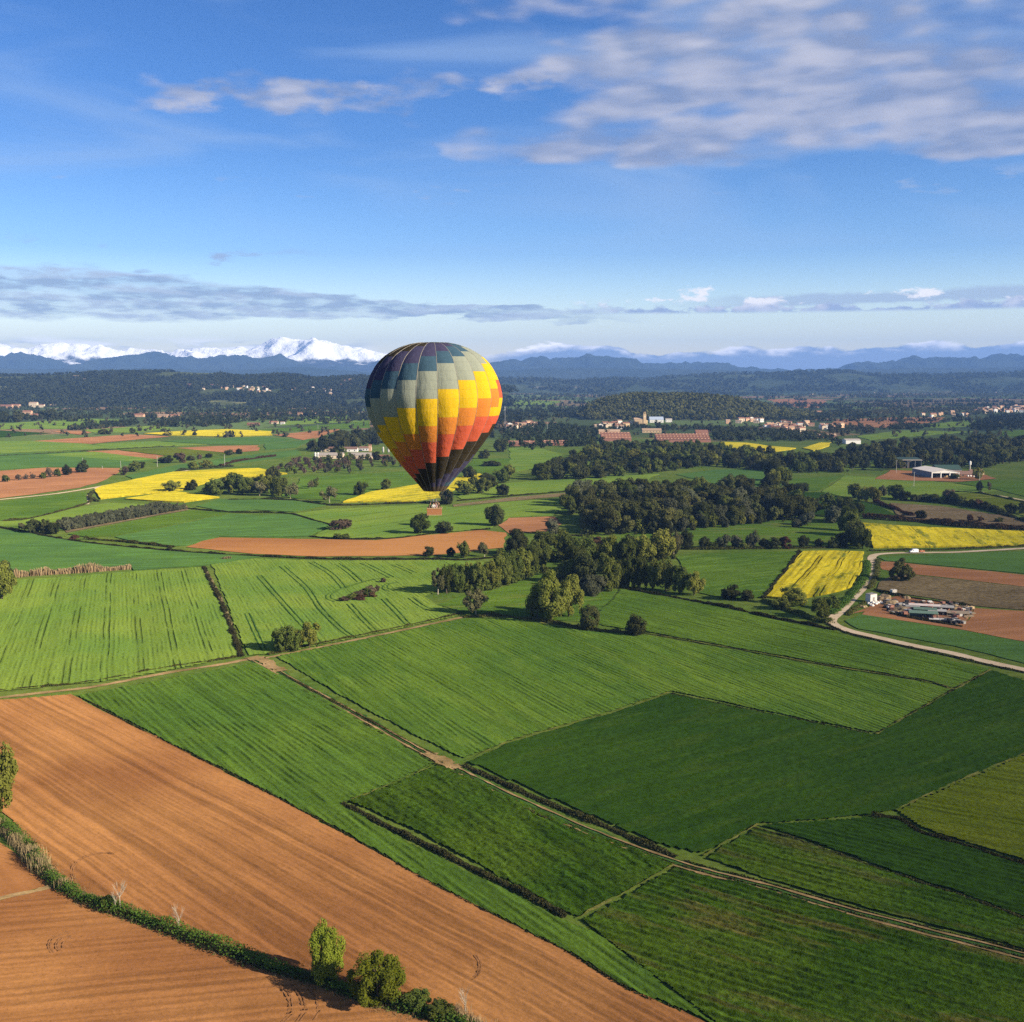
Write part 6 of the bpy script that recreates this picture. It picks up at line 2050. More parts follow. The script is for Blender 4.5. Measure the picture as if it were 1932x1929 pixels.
def gable(root, w_, d_, h, rh, wall, roof, over=.4, wins=0, z0=0.0, chimney=False):
    """walls and a ridged roof, ridge along x; optional windows on the near long side"""
    mb = MB()
    V = [(-w_ / 2, -d_ / 2, z0 - .3), (w_ / 2, -d_ / 2, z0 - .3), (w_ / 2, d_ / 2, z0 - .3), (-w_ / 2, d_ / 2, z0 - .3), (-w_ / 2, -d_ / 2, h), (w_ / 2, -d_ / 2, h), (w_ / 2, d_ / 2, h), (-w_ / 2, d_ / 2, h), (-w_ / 2, 0, h + rh), (w_ / 2, 0, h + rh)]
    F = [(0, 1, 5, 4), (2, 3, 7, 6), (1, 2, 6, 9, 5), (3, 0, 4, 8, 7), (0, 3, 2, 1)]
    mb.add(V, F)
    link('wall', mb.mesh('wall', wall), root)
    x0, x1 = -w_ / 2 - over, w_ / 2 + over
    sl = rh / (d_ / 2)
    y0 = -d_ / 2 - over
    ze = h - over * sl + .06
    zr = h + rh + .06
    th = .18
    R = MB()
    V = [(x0, y0, ze), (x1, y0, ze), (x1, 0, zr), (x0, 0, zr), (x0, -y0, ze), (x1, -y0, ze), (x0, y0, ze + th), (x1, y0, ze + th), (x1, 0, zr + th), (x0, 0, zr + th), (x0, -y0, ze + th), (x1, -y0, ze + th)]
    F = [(6, 7, 8, 9), (9, 8, 11, 10), (0, 3, 2, 1), (3, 4, 5, 2), (0, 1, 7, 6), (4, 10, 11, 5), (1, 2, 8, 7), (2, 5, 11, 8), (0, 6, 9, 3), (3, 9, 10, 4)]
    R.add(V, F)
    ro = link('roof', R.mesh('roof', roof), root)
    if chimney:
        link('chimney', MB().box(w_ * .2, w_ * .2 + .8, -.9, -.2, h + rh * .5, h + rh + 1.2).mesh('chimney', wall), ro)
    for i in range(wins):
        xw = -w_ / 2 + w_ * (i + .5) / wins
        wz = h * .5
        wn = link('window', MB().box(xw - .7, xw + .7, -d_ / 2 - .06, -d_ / 2 + .05, wz - .7, wz + .7).mesh('window', GLASS), root)
        link('sill', MB().box(xw - .85, xw + .85, -d_ / 2 - .16, -d_ / 2 + .02, wz - .86, wz - .74).mesh('sill', CONC), wn)
    return root


def house_at(loc, w_, d_, h, rh, rot, wall, roof, label, group=None, cat='house', wins=2, name='house', chimney=True):
    root = link(name, None, None, loc, rot)
    tag(root, label, cat, group)
    return gable(root, w_, d_, h, rh, wall, roof, wins=wins, chimney=chimney)


def B(x, y, wp, hp, label, wall=CREAM, roof=TERRA, rot=0.0, depth=None, rh=None, cat='house', name='house', wins=3, chimney=False):
    """building whose near foot the picture shows at x, y, wp wide and hp high there"""
    k = mpp(x, y)
    w_ = wp * k
    tot = hp * k
    dd = depth or w_ * .55
    rise = rh if rh is not None else min(dd * .22, tot * .4)
    loc = Vector(G(x, y))
    loc.y += dd / 2
    return house_at(loc, w_, dd, tot - rise, rise, rot, wall, roof, label, None, cat, wins, name, chimney)


def hill_point(x, y, H):
    XW, DD, ZZ = H
    r = ray(x, y)
    cols = XW.shape[1]
    x0_, x1_ = H_RANGE[id(H)]
    c = int(np.clip(round((x - x0_) / (x1_ - x0_) * (cols - 1)), 0, cols - 1))
    for i in range(XW.shape[0]):
        zr = CAM_H + r[2] / r[1] * DD[i, c]
        if ZZ[i, c] >= zr:
            return (XW[i, c], DD[i, c], ZZ[i, c])
    return None


H_RANGE = {id(HL): (-430, 960), id(HC): (1040, 1660)}
HPROTO = []
for (wl, rf, wd, dp, h, rh) in ((CREAM, TERRA, 11, 8, 6, 1.7), (WHITE, TERRA, 9, 8, 6.5, 1.6), (PEACH, TERRA, 12, 8, 5.5, 1.6), (CREAM, TAN, 14, 9, 5, 1.8), (WHITE, TAN, 8, 8, 7, 1.4), (STONE, TERRA, 13, 9, 6.5, 1.8), (PEACH, TAN, 9, 7, 7.5, 1.4)):
    HPROTO.append((wl, rf, wd, dp, h, rh))
HMESH = {}


def village(poly, n, label, group, seed, hill=None, sp=11):
    r = np.random.default_rng(seed)
    P = np.array([ext(p) for p in poly], float)
    lo, hi = P.min(0), P.max(0)
    put = []
    tries = 0
    while len(put) < n and tries < 4000:
        tries += 1
        q = lo + r.random(2) * (hi - lo)
        if not in_poly(q[None], P)[0]:
            continue
        loc = hill_point(q[0], q[1], hill) if hill is not None else G(*q)
        if loc is None:
            continue
        if any((loc[0] - a[0]) ** 2 + (loc[1] - a[1]) ** 2 < sp ** 2 for a in put):
            continue
        put.append(loc)
        i = int(r.integers(0, len(HPROTO)))
        rot = r.choice([0.15, .15 + math.pi / 2, -.3, .5]) + r.normal() * .08
        wl, rf, wd, dp, h, rh = HPROTO[i]
        root = link('house', None, None, loc, rot, (r.uniform(.85, 1.25),) * 3)
        tag(root, label, 'house', group)
        if i not in HMESH:
            tmp = [o for o in gable(root, wd, dp, h, rh, wl, rf, wins=2).children]
            HMESH[i] = [(o.name.split('.')[0], o.data, [(c.name.split('.')[0], c.data) for c in o.children]) for o in tmp]
        else:
            for nm, dt, subs in HMESH[i]:
                pt = link(nm, dt, root)
                for n2, d2 in subs:
                    link(n2, d2, pt)


village([(1122, 803), (1190, 799), (1192, 806), (1122, 809)], 14, 'small cream house in the hamlet left of the church', 'houses of the hamlet left of the church', 1)
village([(960, 806), (1006, 800), (1006, 807), (960, 810)], 13, 'small cream house of the hamlet right of the balloon', 'houses of the hamlet right of the balloon', 2)
village([(1444, 800), (1535, 803), (1532, 816), (1480, 815), (1444, 812)], 34, 'small tiled house of the village right of the brick works', 'houses of the right village', 3)
village([(1540, 804), (1590, 803), (1590, 810), (1540, 811)], 8, 'small tiled house at the outer end of the right village', 'houses at the end of the right village', 4)
village([(1372, 796), (1440, 793), (1440, 799), (1372, 800)], 11, 'small tiled house at the foot of the round wooded hill', 'houses at the foot of the round hill', 5)
village([(1836, 776), (1880, 770), (1932, 766), (1932, 779), (1840, 781)], 45, 'small tiled house of the far town by the right edge', 'houses of the far right town', 6, sp=14)
village([(362, 728), (486, 730), (486, 740), (362, 735)], 18, 'tiny house of the village on the left hill', 'houses of the left hill village', 7, HL, 16)
village([(481, 732), (518, 732), (518, 742), (481, 741)], 12, 'tiny orange house of the hill village nearest the balloon', 'houses of the hill village near the balloon', 8, HL, 14)
village([(558, 734), (635, 736), (632, 750), (560, 748)], 16, 'tiny house scattered on the slope left of the balloon', 'houses on the slope left of the balloon', 9, HL, 22)
village([(646, 718), (668, 718), (668, 734), (646, 734)], 8, 'tiny white house high on the slope beside the balloon', 'houses high on the slope beside the balloon', 10, HL, 18)
village([(1700, 786), (1800, 780), (1830, 786), (1740, 790)], 9, 'tiny farmhouse among the far right fields', 'farmhouses of the far right fields', 11, None, 40)
village([(1440, 783), (1500, 779), (1560, 781), (1500, 786)], 9, 'tiny white house in the trees above the right village', 'white houses above the right village', 12, None, 25)
village([(1440, 746), (1560, 740), (1932, 738), (1932, 744), (1500, 748)], 22, 'tiny far house on the hazy plain before the right ridge', 'far houses before the right ridge', 13, None, 60)

hp = hill_point(155, 714, HL)
if hp:
    house_at(hp, 22, 12, 9, 3, .1, WHITE, TAN, 'white villa on top of the left hill', None, 'house', 3)
hp = hill_point(171, 718, HL)
if hp:
    house_at(hp, 12, 9, 6, 2, .1, WHITE, TAN, 'small white annex beside the villa on the left hill', None, 'house', 2)
# far left farmhouses
B(8, 772, 26, 8, 'long orange farmhouse at the far left edge', PEACH, TERRA, cat='farmhouse')
B(28, 770, 16, 7, 'peach tiled house beside the long orange farmhouse', PEACH, TERRA)
B(50, 766, 12, 8, 'brown roofed house left of the cream block', CREAM, BROWNR)
B(62, 769, 15, 10, 'cream two storey house among trees at far left', CREAM, TAN, wins=4)
B(78, 769, 10, 6, 'small cream house right of the two storey one', CREAM, TERRA)
B(50, 783, 17, 8, 'terracotta roofed house between dark trees at far left', PEACH, TERRA)
B(66, 790, 14, 9, 'orange walled house right of dark trees at far left', PEACH, TERRA)
B(100, 768, 12, 5, 'low white house under the left hill', WHITE, TAN)
B(261, 787, 19, 6, 'orange farmhouse by the far wood', PEACH, TERRA, cat='farmhouse')
B(306, 788, 20, 6, 'long grey roofed farm shed by the far wood', PEACH, TAN, cat='shed')
B(328, 788, 16, 6, 'orange tiled barn next to the grey roofed shed', PEACH, TERRA, cat='barn')
B(477, 803, 22, 5, 'low brick barn far left of the balloon', BRICK, TERRA, cat='barn')
B(516, 800, 16, 5, 'tiled farm building with a long roof left of the balloon', CREAM, TERRA, cat='barn')
B(533, 801, 8, 5, 'white end house of the farm left of the balloon', WHITE, TAN)
B(566, 786, 9, 8, 'orange walled tower house on the far plain', PEACH, TERRA)
B(592, 786, 34, 6, 'long tiled masia farmhouse on the far plain', PEACH, TAN, cat='farmhouse', depth=14)
# long white barns left of the balloon
B(624, 866, 46, 11, 'left half of the long white barn with a pale roof', CREAM, METAL, depth=14, cat='barn', name='barn', wins=6)
B(680, 866, 46, 11, 'right half of the long white barn with a pale roof', CREAM, METAL, depth=14, cat='barn', name='barn', wins=6)
B(617, 853, 24, 9, 'cream farmhouse with brown roof behind the long barn', CREAM, BROWNR, depth=12, cat='farmhouse')
B(659, 853, 30, 9, 'brown roofed farm wing behind the long barn', WHITE, BROWNR, depth=12, cat='farmhouse')
B(689, 851, 22, 8, 'white farm wing with bright windows behind the long barn', WHITE, BROWNR, depth=10, cat='farmhouse', wins=4)
B(698, 852, 5, 13, 'narrow brick chimney tower behind the long barn', PEACH, TERRA, depth=4, cat='tower', name='tower', wins=0)
B(722, 866, 24, 7, 'low terracotta shed at the end of the long barn', PEACH, TERRA, depth=10, cat='shed', name='shed')
for i, (kd, x, y, h, wd) in enumerate(sorted((('green', 640, 868, 15, 12), ('green', 662, 869, 14, 12), ('oak', 652, 870, 8, 14), ('oak', 710, 869, 16, 18), ('oak', 628, 855, 10, 14), ('green', 646, 856, 13, 16), ('oak', 730, 872, 12, 22), ('green', 612, 871, 9, 14)), key=lambda q: q[1])):
    T(kd, x, y, h, wd, ORD[i] + ' from the left, tree standing close to the long white barn', 'tree')
for i, x in enumerate((595, 600)):
    lc = G(x, 862)
    rt = link('storage_tank', None, None, lc)
    tag(rt, 'white upright tank left of the long barn, %s of two' % ('left' if i == 0 else 'right'), 'tank')
    link('tank_body', MB().tube((0, 0, 0), (0, 0, 4.6), 1.5, 1.5, 14).mesh('tank_body', WHITE), rt)
    link('tank_top', MB().tube((0, 0, 4.602), (0, 0, 5.6), 1.5, .2, 14).mesh('tank_top', WHITE), rt)
    link('tank_band', MB().tube((0, 0, 2.2), (0, 0, 2.35), 1.53, 1.53, 14, False).mesh('tank_band', GREYW), rt)
for i, (x, hh) in enumerate(((723, 11), (733, 12))):
    lc = G(x, 856)
    rt = link('silo', None, None, lc)
    tag(rt, 'pale feed silo by the balloon edge, %s of two' % ('left' if i == 0 else 'right'), 'silo')
    link('silo_body', MB().tube((0, 0, 2.4), (0, 0, 7.5), 1.3, 1.3, 12).tube((0, 0, .8), (0, 0, 2.399), .2, 1.3, 12).mesh('silo_body', CONC), rt)
    link('silo_cone', MB().tube((0, 0, 7.502), (0, 0, 9.2), 1.32, .25, 12).mesh('silo_cone', CONC), rt)
    lg = MB()
    for a in range(4):
        th = a * math.pi / 2 + .4
        link('leg', MB().tube((1.2 * math.cos(th), 1.2 * math.sin(th), -.1), (1.2 * math.cos(th), 1.2 * math.sin(th), 3.0), .08, .08, 5).mesh('leg', steel), rt)

# church
k = mpp(1207, 801)
lc = Vector(G(1207, 801)); lc.y += 7
ch = link('church', None, None, lc, .12)
tag(ch, 'tan stone church with a slender square bell tower', 'church')
gable(ch, 22 * k, 13, 10.5, 3.2, STONE, TAN, wins=3)
tw = MB().box(7.0, 13.0, -7.6, -1.2, -.3, 21.5)
to = link('tower', tw.mesh('tower', STONE), ch)
link('belfry', MB().box(7.8, 8.6, -6.8, -6.0, 21.5, 25.5).box(11.4, 12.2, -6.8, -6.0, 21.5, 25.5).box(7.8, 8.6, -2.8, -2.0, 21.5, 25.5).box(11.4, 12.2, -2.8, -2.0, 21.5, 25.5).box(7.4, 12.6, -7.2, -1.6, 25.503, 26.4).mesh('belfry', STONE), to)
link('clock_face', MB().tube((10, -7.62, 16), (10, -7.72, 16), 1.1, 1.1, 16).mesh('clock_face', WHITE), to)
link('apse', MB().tube((13.4, -3, -.3), (13.4, -3, 8), 3.6, 3.6, 12).tube((13.4, -3, 8.003), (13.4, -3, 10), 3.8, .1, 12).mesh('apse', STONE), ch)
B(1239, 798, 26, 11, 'hall with large blue grey roof right of the church', WHITE, BLUER, depth=22, rh=6, cat='hall', name='hall')
B(1262, 797, 12, 7, 'low white annex right of the blue grey roofed hall', WHITE, METAL, cat='house')
B(1173, 810, 17, 7, 'long white house above the brick works', WHITE, TAN, cat='house', wins=4)
B(1325, 821, 23, 9, 'red roofed hall alone right of the church', BRICK, TERRA, depth=20, rh=6, cat='hall', name='hall')
B(1610, 838, 28, 9, 'white flat warehouse with grey roof near the pine wood', WHITE, METAL, depth=24, rh=1.5, cat='warehouse', name='warehouse', wins=0)
B(1560, 826, 36, 7, 'long brown roofed shed below the right village', BRICK, TAN, depth=14, cat='shed', name='shed')


# brick works: stepped brick halls with rows of roof vents
def works(x, y, wp, tiers, label, nv):
    k = mpp(x, y)
    L = wp * k
    lc = Vector(G(x, y))
    root = link('brick_works', None, None, (lc.x, lc.y + 9, 0), .02)
    tag(root, label, 'factory')
    yy = -9.0
    z = 0
    for ti, (dep, h0, h1) in enumerate(tiers):
        wl = MB().box(-L / 2, L / 2, yy, yy + dep, -.3, h0)
        link('wall', wl.mesh('wall', BRICK), root)
        rf = MB().add([(-L / 2 - .3, yy - .4, h0 + .01), (L / 2 + .3, yy - .4, h0 + .01), (L / 2 + .3, yy + dep, h1), (-L / 2 - .3, yy + dep, h1), (-L / 2 - .3, yy - .4, h0 + .26), (L / 2 + .3, yy - .4, h0 + .26), (L / 2 + .3, yy + dep, h1 + .25), (-L / 2 - .3, yy + dep, h1 + .25)],
                      [(0, 3, 2, 1), (4, 5, 6, 7), (0, 1, 5, 4), (1, 2, 6, 5), (2, 3, 7, 6), (3, 0, 4, 7)])
        ro = link('roof', rf.mesh('roof', TERRA), root)
        for i in range(nv):
            xv = -L / 2 + L * (i + .5) / nv
            link('vent', MB().box(xv - .9, xv + .9, yy + dep * .45, yy + dep * .7, (h0 + h1) / 2, (h0 + h1) / 2 + 1.1).mesh('vent', PEACH), ro)
        yy += dep
    return root


works(1163, 833, 56, [(8, 5, 6.5), (9, 8, 9.5), (10, 11, 13)], 'left brick works hall with stepped terracotta roofs', 9)
works(1290, 835, 102, [(9, 4, 6), (9, 7.5, 9.2), (9, 10.5, 12)], 'right long brick works hall with stepped terracotta roofs', 16)
works(985, 842, 50, [(7, 3.5, 4.5), (7, 5.5, 7)], 'low brick hall near the right side of the balloon', 7)
works(1048, 841, 46, [(7, 3.5, 4.5), (7, 5.5, 7)], 'low brick hall between dark woods right of the balloon', 7)
B(1150, 819, 40, 8, 'pale stone works building behind the left brick hall', PEACH, TAN, depth=12, cat='factory', name='factory', wins=8)
B(1230, 817, 36, 8, 'tan works building between the two brick halls', STONE, TAN, depth=14, cat='factory', name='factory', wins=6)

# the farm at right
k = mpp(1783, 903)
lc = Vector(G(1783, 903))
shed = link('open_shed', None, None, (lc.x, lc.y, 0), 0.04)
tag(shed, 'white open fronted farm shed with pale low pitched roof', 'shed')
W2, LN, EH, RH = 13.5, 50.0, 6.2, 2.4
V = [(-W2 - .5, -1, EH), (0, -1, EH + RH), (W2 + .5, -1, EH), (-W2 - .5, LN, EH), (0, LN, EH + RH), (W2 + .5, LN, EH)]
V += [(a, b, c + .22) for a, b, c in V]
F = [(6, 7, 10, 9), (7, 8, 11, 10), (0, 3, 4, 1), (1, 4, 5, 2), (0, 1, 7, 6), (1, 2, 8, 7), (3, 9, 10, 4), (4, 10, 11, 5), (0, 6, 9, 3), (2, 5, 11, 8)]
ro = link('roof', mesh_list('roof', V, F, WROOF), shed)
link('gable_fascia', mesh_list('gable_fascia', [(-W2, -.6, EH - .9), (W2, -.6, EH - .9), (W2, -.6, EH - .05), (0, -.6, EH + RH - .1), (-W2, -.6, EH - .05), (-W2, -.4, EH - .9), (W2, -.4, EH - .9), (W2, -.4, EH - .05), (0, -.4, EH + RH - .1), (-W2, -.4, EH - .05)],
                                [(0, 1, 2, 3, 4), (9, 8, 7, 6, 5), (0, 5, 6, 1)], WHITE), shed)
for i, xp in enumerate((-W2, -4.5, 4.5, W2)):
    link('post', MB().box(xp - .45, xp + .45, -.9, -.05, -.2, EH - .02).mesh('post', WHITE), shed)
link('side_wall', MB().box(-W2 - .1, -W2 + .1, 3, LN, -.2, EH - .1).mesh('side_wall', GREYW), shed)
link('side_wall', MB().box(W2 - .1, W2 + .1, 8, LN, -.2, EH - .1).mesh('side_wall', GREYW), shed)
link('back_wall', MB().box(-W2, W2, LN - .6, LN - .4, -.2, EH - .2).mesh('back_wall', GREYW), shed)
for i, (dx_, dy_, s_) in enumerate(((-5, 9, 2.2), (-1.5, 9, 2.0), (3, 11, 2.2), (-5, 14, 2.4), (0, 14, 2.4), (6, 12, 2.0))):
    bl = link('hay_bale', MB().box(-s_ / 2, s_ / 2, -1.1, 1.1, 0, s_).mesh('hay_bale', plain_mat('bale_%d' % i, (.46, .33, .18), .15)), None, (lc.x + dx_, lc.y + dy_, .02))
    tag(bl, 'square hay bale inside the open white shed', 'hay bale', 'bales inside the open shed')
k = mpp(1712, 884)
lc = Vector(G(1712, 884))
br = link('grey_barn', None, None, (lc.x, lc.y, 0), -.05)
tag(br, 'grey metal barn with dark open front by the pine wood', 'barn')
link('wall', MB().box(-15, -14.7, 0, 18, -.2, 9.5).mesh('wall', GREYW), br)
link('wall', MB().box(14.7, 15, 0, 18, -.2, 9.5).mesh('wall', GREYW), br)
link('wall', MB().box(-15, 15, 17.7, 18.0, -.2, 10).mesh('wall', GREYW), br)
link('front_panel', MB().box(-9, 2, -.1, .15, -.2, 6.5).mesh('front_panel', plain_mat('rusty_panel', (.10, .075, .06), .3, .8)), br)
link('roof', mesh_list('roof', [(-15.5, -1, 9.4), (15.5, -1, 9.4), (15.5, 19, 10.8), (-15.5, 19, 10.8), (-15.5, -1, 9.7), (15.5, -1, 9.7), (15.5, 19, 11.1), (-15.5, 19, 11.1)], [(0, 3, 2, 1), (4, 5, 6, 7), (0, 1, 5, 4), (1, 2, 6, 5), (2, 3, 7, 6), (3, 0, 4, 7)], GREENR), br)
link('fascia', MB().box(-15.5, 15.5, -1.3, -1.02, 8.9, 9.75).mesh('fascia', METAL), br)
for xp in (-9.5, 0, 8):
    link('post', MB().box(xp - .25, xp + .25, -.8, -.3, -.2, 9.3).mesh('post', steel), br)
B(1792, 889, 46, 10, 'green roofed long shed behind the white open shed', GREYW, GREENR, depth=22, rh=4, cat='shed', name='shed', wins=0)
B(1822, 898, 40, 8, 'dark brown stone farmhouse right of the white shed', BRICK, BROWNR, depth=14, rh=3, cat='farmhouse', wins=4)
B(1845, 896, 24, 9, 'brown roofed farm wing at the right end of the farm', STONE, BROWNR, depth=12, rh=3, cat='farmhouse')
lc = G(1834, 893)
rt = link('water_tower', None, None, (lc[0], lc[1] + 6, 0))
tag(rt, 'small white rounded tank on the brown farm roof', 'tank')
link('stand', MB().tube((0, 0, 0), (0, 0, 8.5), .7, .6, 8).mesh('stand', CONC), rt)
link('tank_body', MB().tube((0, 0, 8.502), (0, 0, 11.4), 1.15, 1.15, 12).tube((0, 0, 11.402), (0, 0, 12.3), 1.15, .3, 12).mesh('tank_body', WHITE), rt)
field('farmyard', [(1650, 905), (1680, 888), (1740, 890), (1757, 903), (1860, 897), (1880, 904), (1810, 910), (1720, 908)], FM('red', .1), 0)
for i, (x, y) in enumerate(((1826, 900), (1831, 900), (1837, 901))):
    lc = G(x, y)
    bl = link('wrapped_bale', MB().tube((-.7, 0, .8), (.7, 0, .8), .8, .8, 14).mesh('wrapped_bale', WHITE), None, lc, .6)
    tag(bl, 'white wrapped round bale by the farmhouse, %s of three' % ('left', 'middle', 'right')[i], 'bale')


# ------------------------------------------------------------------ poles and mast
def pole(x, y, hp, label, mat=CONC):
    k = mpp(x, y)
    h = hp * k * 1.02
    rt = link('utility_pole', None, None, G(x, y))
    tag(rt, label, 'utility pole')
    link('post', MB().tube((0, 0, -.2), (0, 0, h), .24, .15, 8).mesh('post', mat), rt)
    ca = link('crossarm', MB().box(-1.1, 1.1, -.07, .07, h - .7, h - .55).mesh('crossarm', steel), rt)
    for s in (-1, 0, 1):
        link('insulator', MB().tube((s, 0, h - .548), (s, 0, h - .25), .06, .05, 6).mesh('insulator', GLASS), ca)


pole(297, 881, 20, 'pale utility pole right of the row on bare earth')
pole(424, 879, 21, 'pale utility pole before the dark thicket')
pole(228, 883, 13, 'pale utility pole at the end of the bare earth field')
pole(156, 872, 8, 'small pale pole in the far teal field')
pole(193, 885, 6, 'short pale pole between teal field and bare earth')
pole(1724, 919, 28, 'white pole standing in the bright field before the farm')
pole(1848, 909, 17, 'white pole before the brown farmhouse')
pole(1033, 812, 16, 'pale pole in the wood right of the balloon')
pole(661, 809, 9, 'pale pole far off left of the balloon')
pole(600, 811, 9, 'pale pole on the far brown field left of the balloon')
pole(1691, 893, 24, 'thin pole at the edge of the pine wood')
lc = G(953, 813)
ms_ = link('telecom_mast', None, None, lc)
tag(ms_, 'lattice telecom mast right of the balloon', 'mast')
k = mpp(953, 813)
hM = 45 * k
lat = MB()
for s1 in (-1, 1):
    for s2 in (-1, 1):
        lat.tube((s1 * 1.6, s2 * 1.6, -.2), (s1 * .6, s2 * .6, hM), .16, .10, 5)
for i in range(12):
    z0_, z1_ = hM * i / 12, hM * (i + 1) / 12
    f0, f1 = 1.6 - i / 12, 1.6 - (i + 1) / 12
    lat.tube((-f0, -f0, z0_), (f1, -f1, z1_), .07, .07, 4).tube((f0, f0, z0_), (-f1, f1, z1_), .07, .07, 4).tube((-f0, f0, z0_), (-f1, -f1, z1_), .07, .07, 4).tube((f0, -f0, z0_), (f1, f1, z1_), .07, .07, 4)
link('lattice', lat.mesh('lattice', steel), ms_)
for i, (a, zf) in enumerate(((0, .97), (2.1, .97), (4.2, .97), (1, .88), (3.1, .88))):
    link('antenna', MB().box(1.4 * math.cos(a) - .25, 1.4 * math.cos(a) + .25, 1.4 * math.sin(a) - .25, 1.4 * math.sin(a) + .25, hM * zf - 1.6, hM * zf + 1.6).mesh('antenna', WHITE), ms_)

# ------------------------------------------------------------------ van and trailer on the road
carw = plain_mat('white_car_paint', (.78, .78, .78), .03, rough=.3, spec=.5)
tyre = plain_mat('tyre_rubber', (.02, .02, .02), .1)
carglass = plain_mat('car_glass', (.03, .035, .04), .05, rough=.1, spec=.6)
rust_m = plain_mat('orange_paint', (.45, .16, .08), .2, 2.0)


def wheel(parent, x, y, r=.33, wdt=.22):
    w_ = link('wheel', MB().tube((x, y - wdt / 2, r), (x, y + wdt / 2, r), r * .62, r * .62, 12).mesh('wheel', steel), parent)
    link('tyre', MB().tube((x, y - wdt / 2 + .02, r), (x, y + wdt / 2 - .02, r), r, r, 16).mesh('tyre', tyre), w_)


lc = Vector(G(1724, 1043.0, .17))
ang = gang((1760, 1043), (1690, 1044.3))
van = link('delivery_van', None, None, lc, ang)
tag(van, 'white van parked on the pale road by the flowering field', 'van')
# side outline, nose towards +x
prof_v = [(-2.4, .35), (2.35, .35), (2.45, .75), (2.35, 1.12), (1.75, 1.22), (1.05, 2.02), (.7, 2.12), (-2.3, 2.12), (-2.45, 1.9), (-2.48, .6)]
V = [(px, -.95, pz) for px, pz in prof_v] + [(px, .95, pz) for px, pz in prof_v]
# draw the upper body in a little
V = [(a, b * (.86 if c > 1.6 else 1.0), c) for a, b, c in V]
n = len(prof_v)
F = [tuple(range(n)), tuple(range(2 * n - 1, n - 1, -1))] + [(i, n + i, n + (i + 1) % n, (i + 1) % n) for i in range(n)]
link('body', mesh_list('body', V, F, carw), van)
link('windscreen', mesh_list('windscreen', [(1.72, -.78, 1.27), (1.72, .78, 1.27), (1.10, .70, 1.98), (1.10, -.70, 1.98)], [(0, 1, 2, 3)], carglass), van).location = (.03, 0, .03)
for s in (-1, 1):
    link('side_window', MB().box(.25, 1.15, s * .90 - .03, s * .90 + .03, 1.32, 1.82).mesh('side_window', carglass), van)
    link('headlight', MB().box(2.36, 2.47, s * .68 - .16, s * .68 + .16, .78, 1.0).mesh('headlight', GLASS), van)
    link('tail_light', MB().box(-2.52, -2.46, s * .80 - .08, s * .80 + .08, .9, 1.5).mesh('tail_light', rust_m), van)
    for xw in (-1.5, 1.55):
        wheel(van, xw, s * .86)
link('bumper', MB().box(2.38, 2.53, -.9, .9, .36, .62).mesh('bumper', tyre), van)
d_back = Vector((-math.cos(ang), -math.sin(ang), 0))
tr = link('trailer', None, None, lc + d_back * 4.9, ang)
tag(tr, 'small rust orange trailer behind the white van', 'trailer')
link('bed', MB().box(-1.4, 1.3, -.8, .8, .55, .66).mesh('bed', rust_m), tr)
for (a, b, c, d) in ((-1.4, 1.3, -.8, -.75), (-1.4, 1.3, .75, .8), (-1.4, -1.35, -.749, .749), (1.25, 1.3, -.749, .749)):
    link('side_board', MB().box(a, b, c, d, .662, 1.15).mesh('side_board', rust_m), tr)
link('drawbar', MB().tube((1.3, 0, .6), (2.35, 0, .5), .05, .04, 6).mesh('drawbar', steel), tr)
for s in (-1, 1):
    wheel(tr, -.1, s * .92, .32, .18)
link('load', MB().tube((-.9, -.3, .9), (.8, .1, 1.35), .16, .16, 8).tube((-.7, .35, .9), (.6, .3, 1.5), .14, .14, 8).mesh('load', STONE), tr)

# ------------------------------------------------------------------ scrap and timber yard by the road
ZX = lambda zx: (2440 + zx * .19669) / 1.5176
ZY = lambda zy: (1660 + zy * .19669) / 1.5176
yr = np.random.default_rng(5)
GREENT = plain_mat('green_tarpaulin', (.10, .16, .12), .3, .8)
WHT = plain_mat('white_sheeting', (.58, .54, .48), .2, .8)
PINKS = plain_mat('faded_pink_sheet', (.50, .41, .37), .2, .8)
GREYS = plain_mat('grey_sheeting', (.26, .245, .225), .25, .8)
STRAW = plain_mat('straw_earth', (.27, .19, .10), .35, 1.5)
WOODM = plain_mat('weathered_planks', (.25, .19, .125), .3, 2.0)
BLACKS = plain_mat('black_sheeting', (.022, .022, .024), .2, 2.0)


def y_at(zx, zy):
    return Vector(G(ZX(zx), ZY(zy), .06))


# white tall container
lc = y_at(275, 325)
ct = link('white_container', None, None, lc, .5)
tag(ct, 'white upright container at the road end of the scrap yard', 'container')
link('body', MB().box(-2.0, 2.0, -1.5, 1.5, .1, 3.7).mesh('body', WHT), ct)
link('lid', MB().box(-2.08, 2.08, -1.58, 1.58, 3.703, 3.85).mesh('lid', GREYS), ct)
link('door', MB().box(-.6, .6, -1.56, -1.502, .2, 2.4).mesh('door', GREYS), ct)
for a in (-1.6, 1.6):
    link('foot', MB().box(a - .15, a + .15, -1.4, 1.4, -.1, .098).mesh('foot', steel), ct)
lc = y_at(600, 215)
ct = link('white_tank', None, None, lc, .3)
tag(ct, 'white cube tank above the straw heap in the scrap yard', 'tank')
link('tank_body', MB().box(-1.2, 1.2, -1.0, 1.0, .25, 2.3).mesh('tank_body', WHT), ct)
link('cap', MB().tube((0, 0, 2.303), (0, 0, 2.45), .25, .25, 10).mesh('cap', tyre), ct)
link('pallet', MB().box(-1.25, 1.25, -1.05, 1.05, .0, .12).mesh('pallet', WOODM), ct)
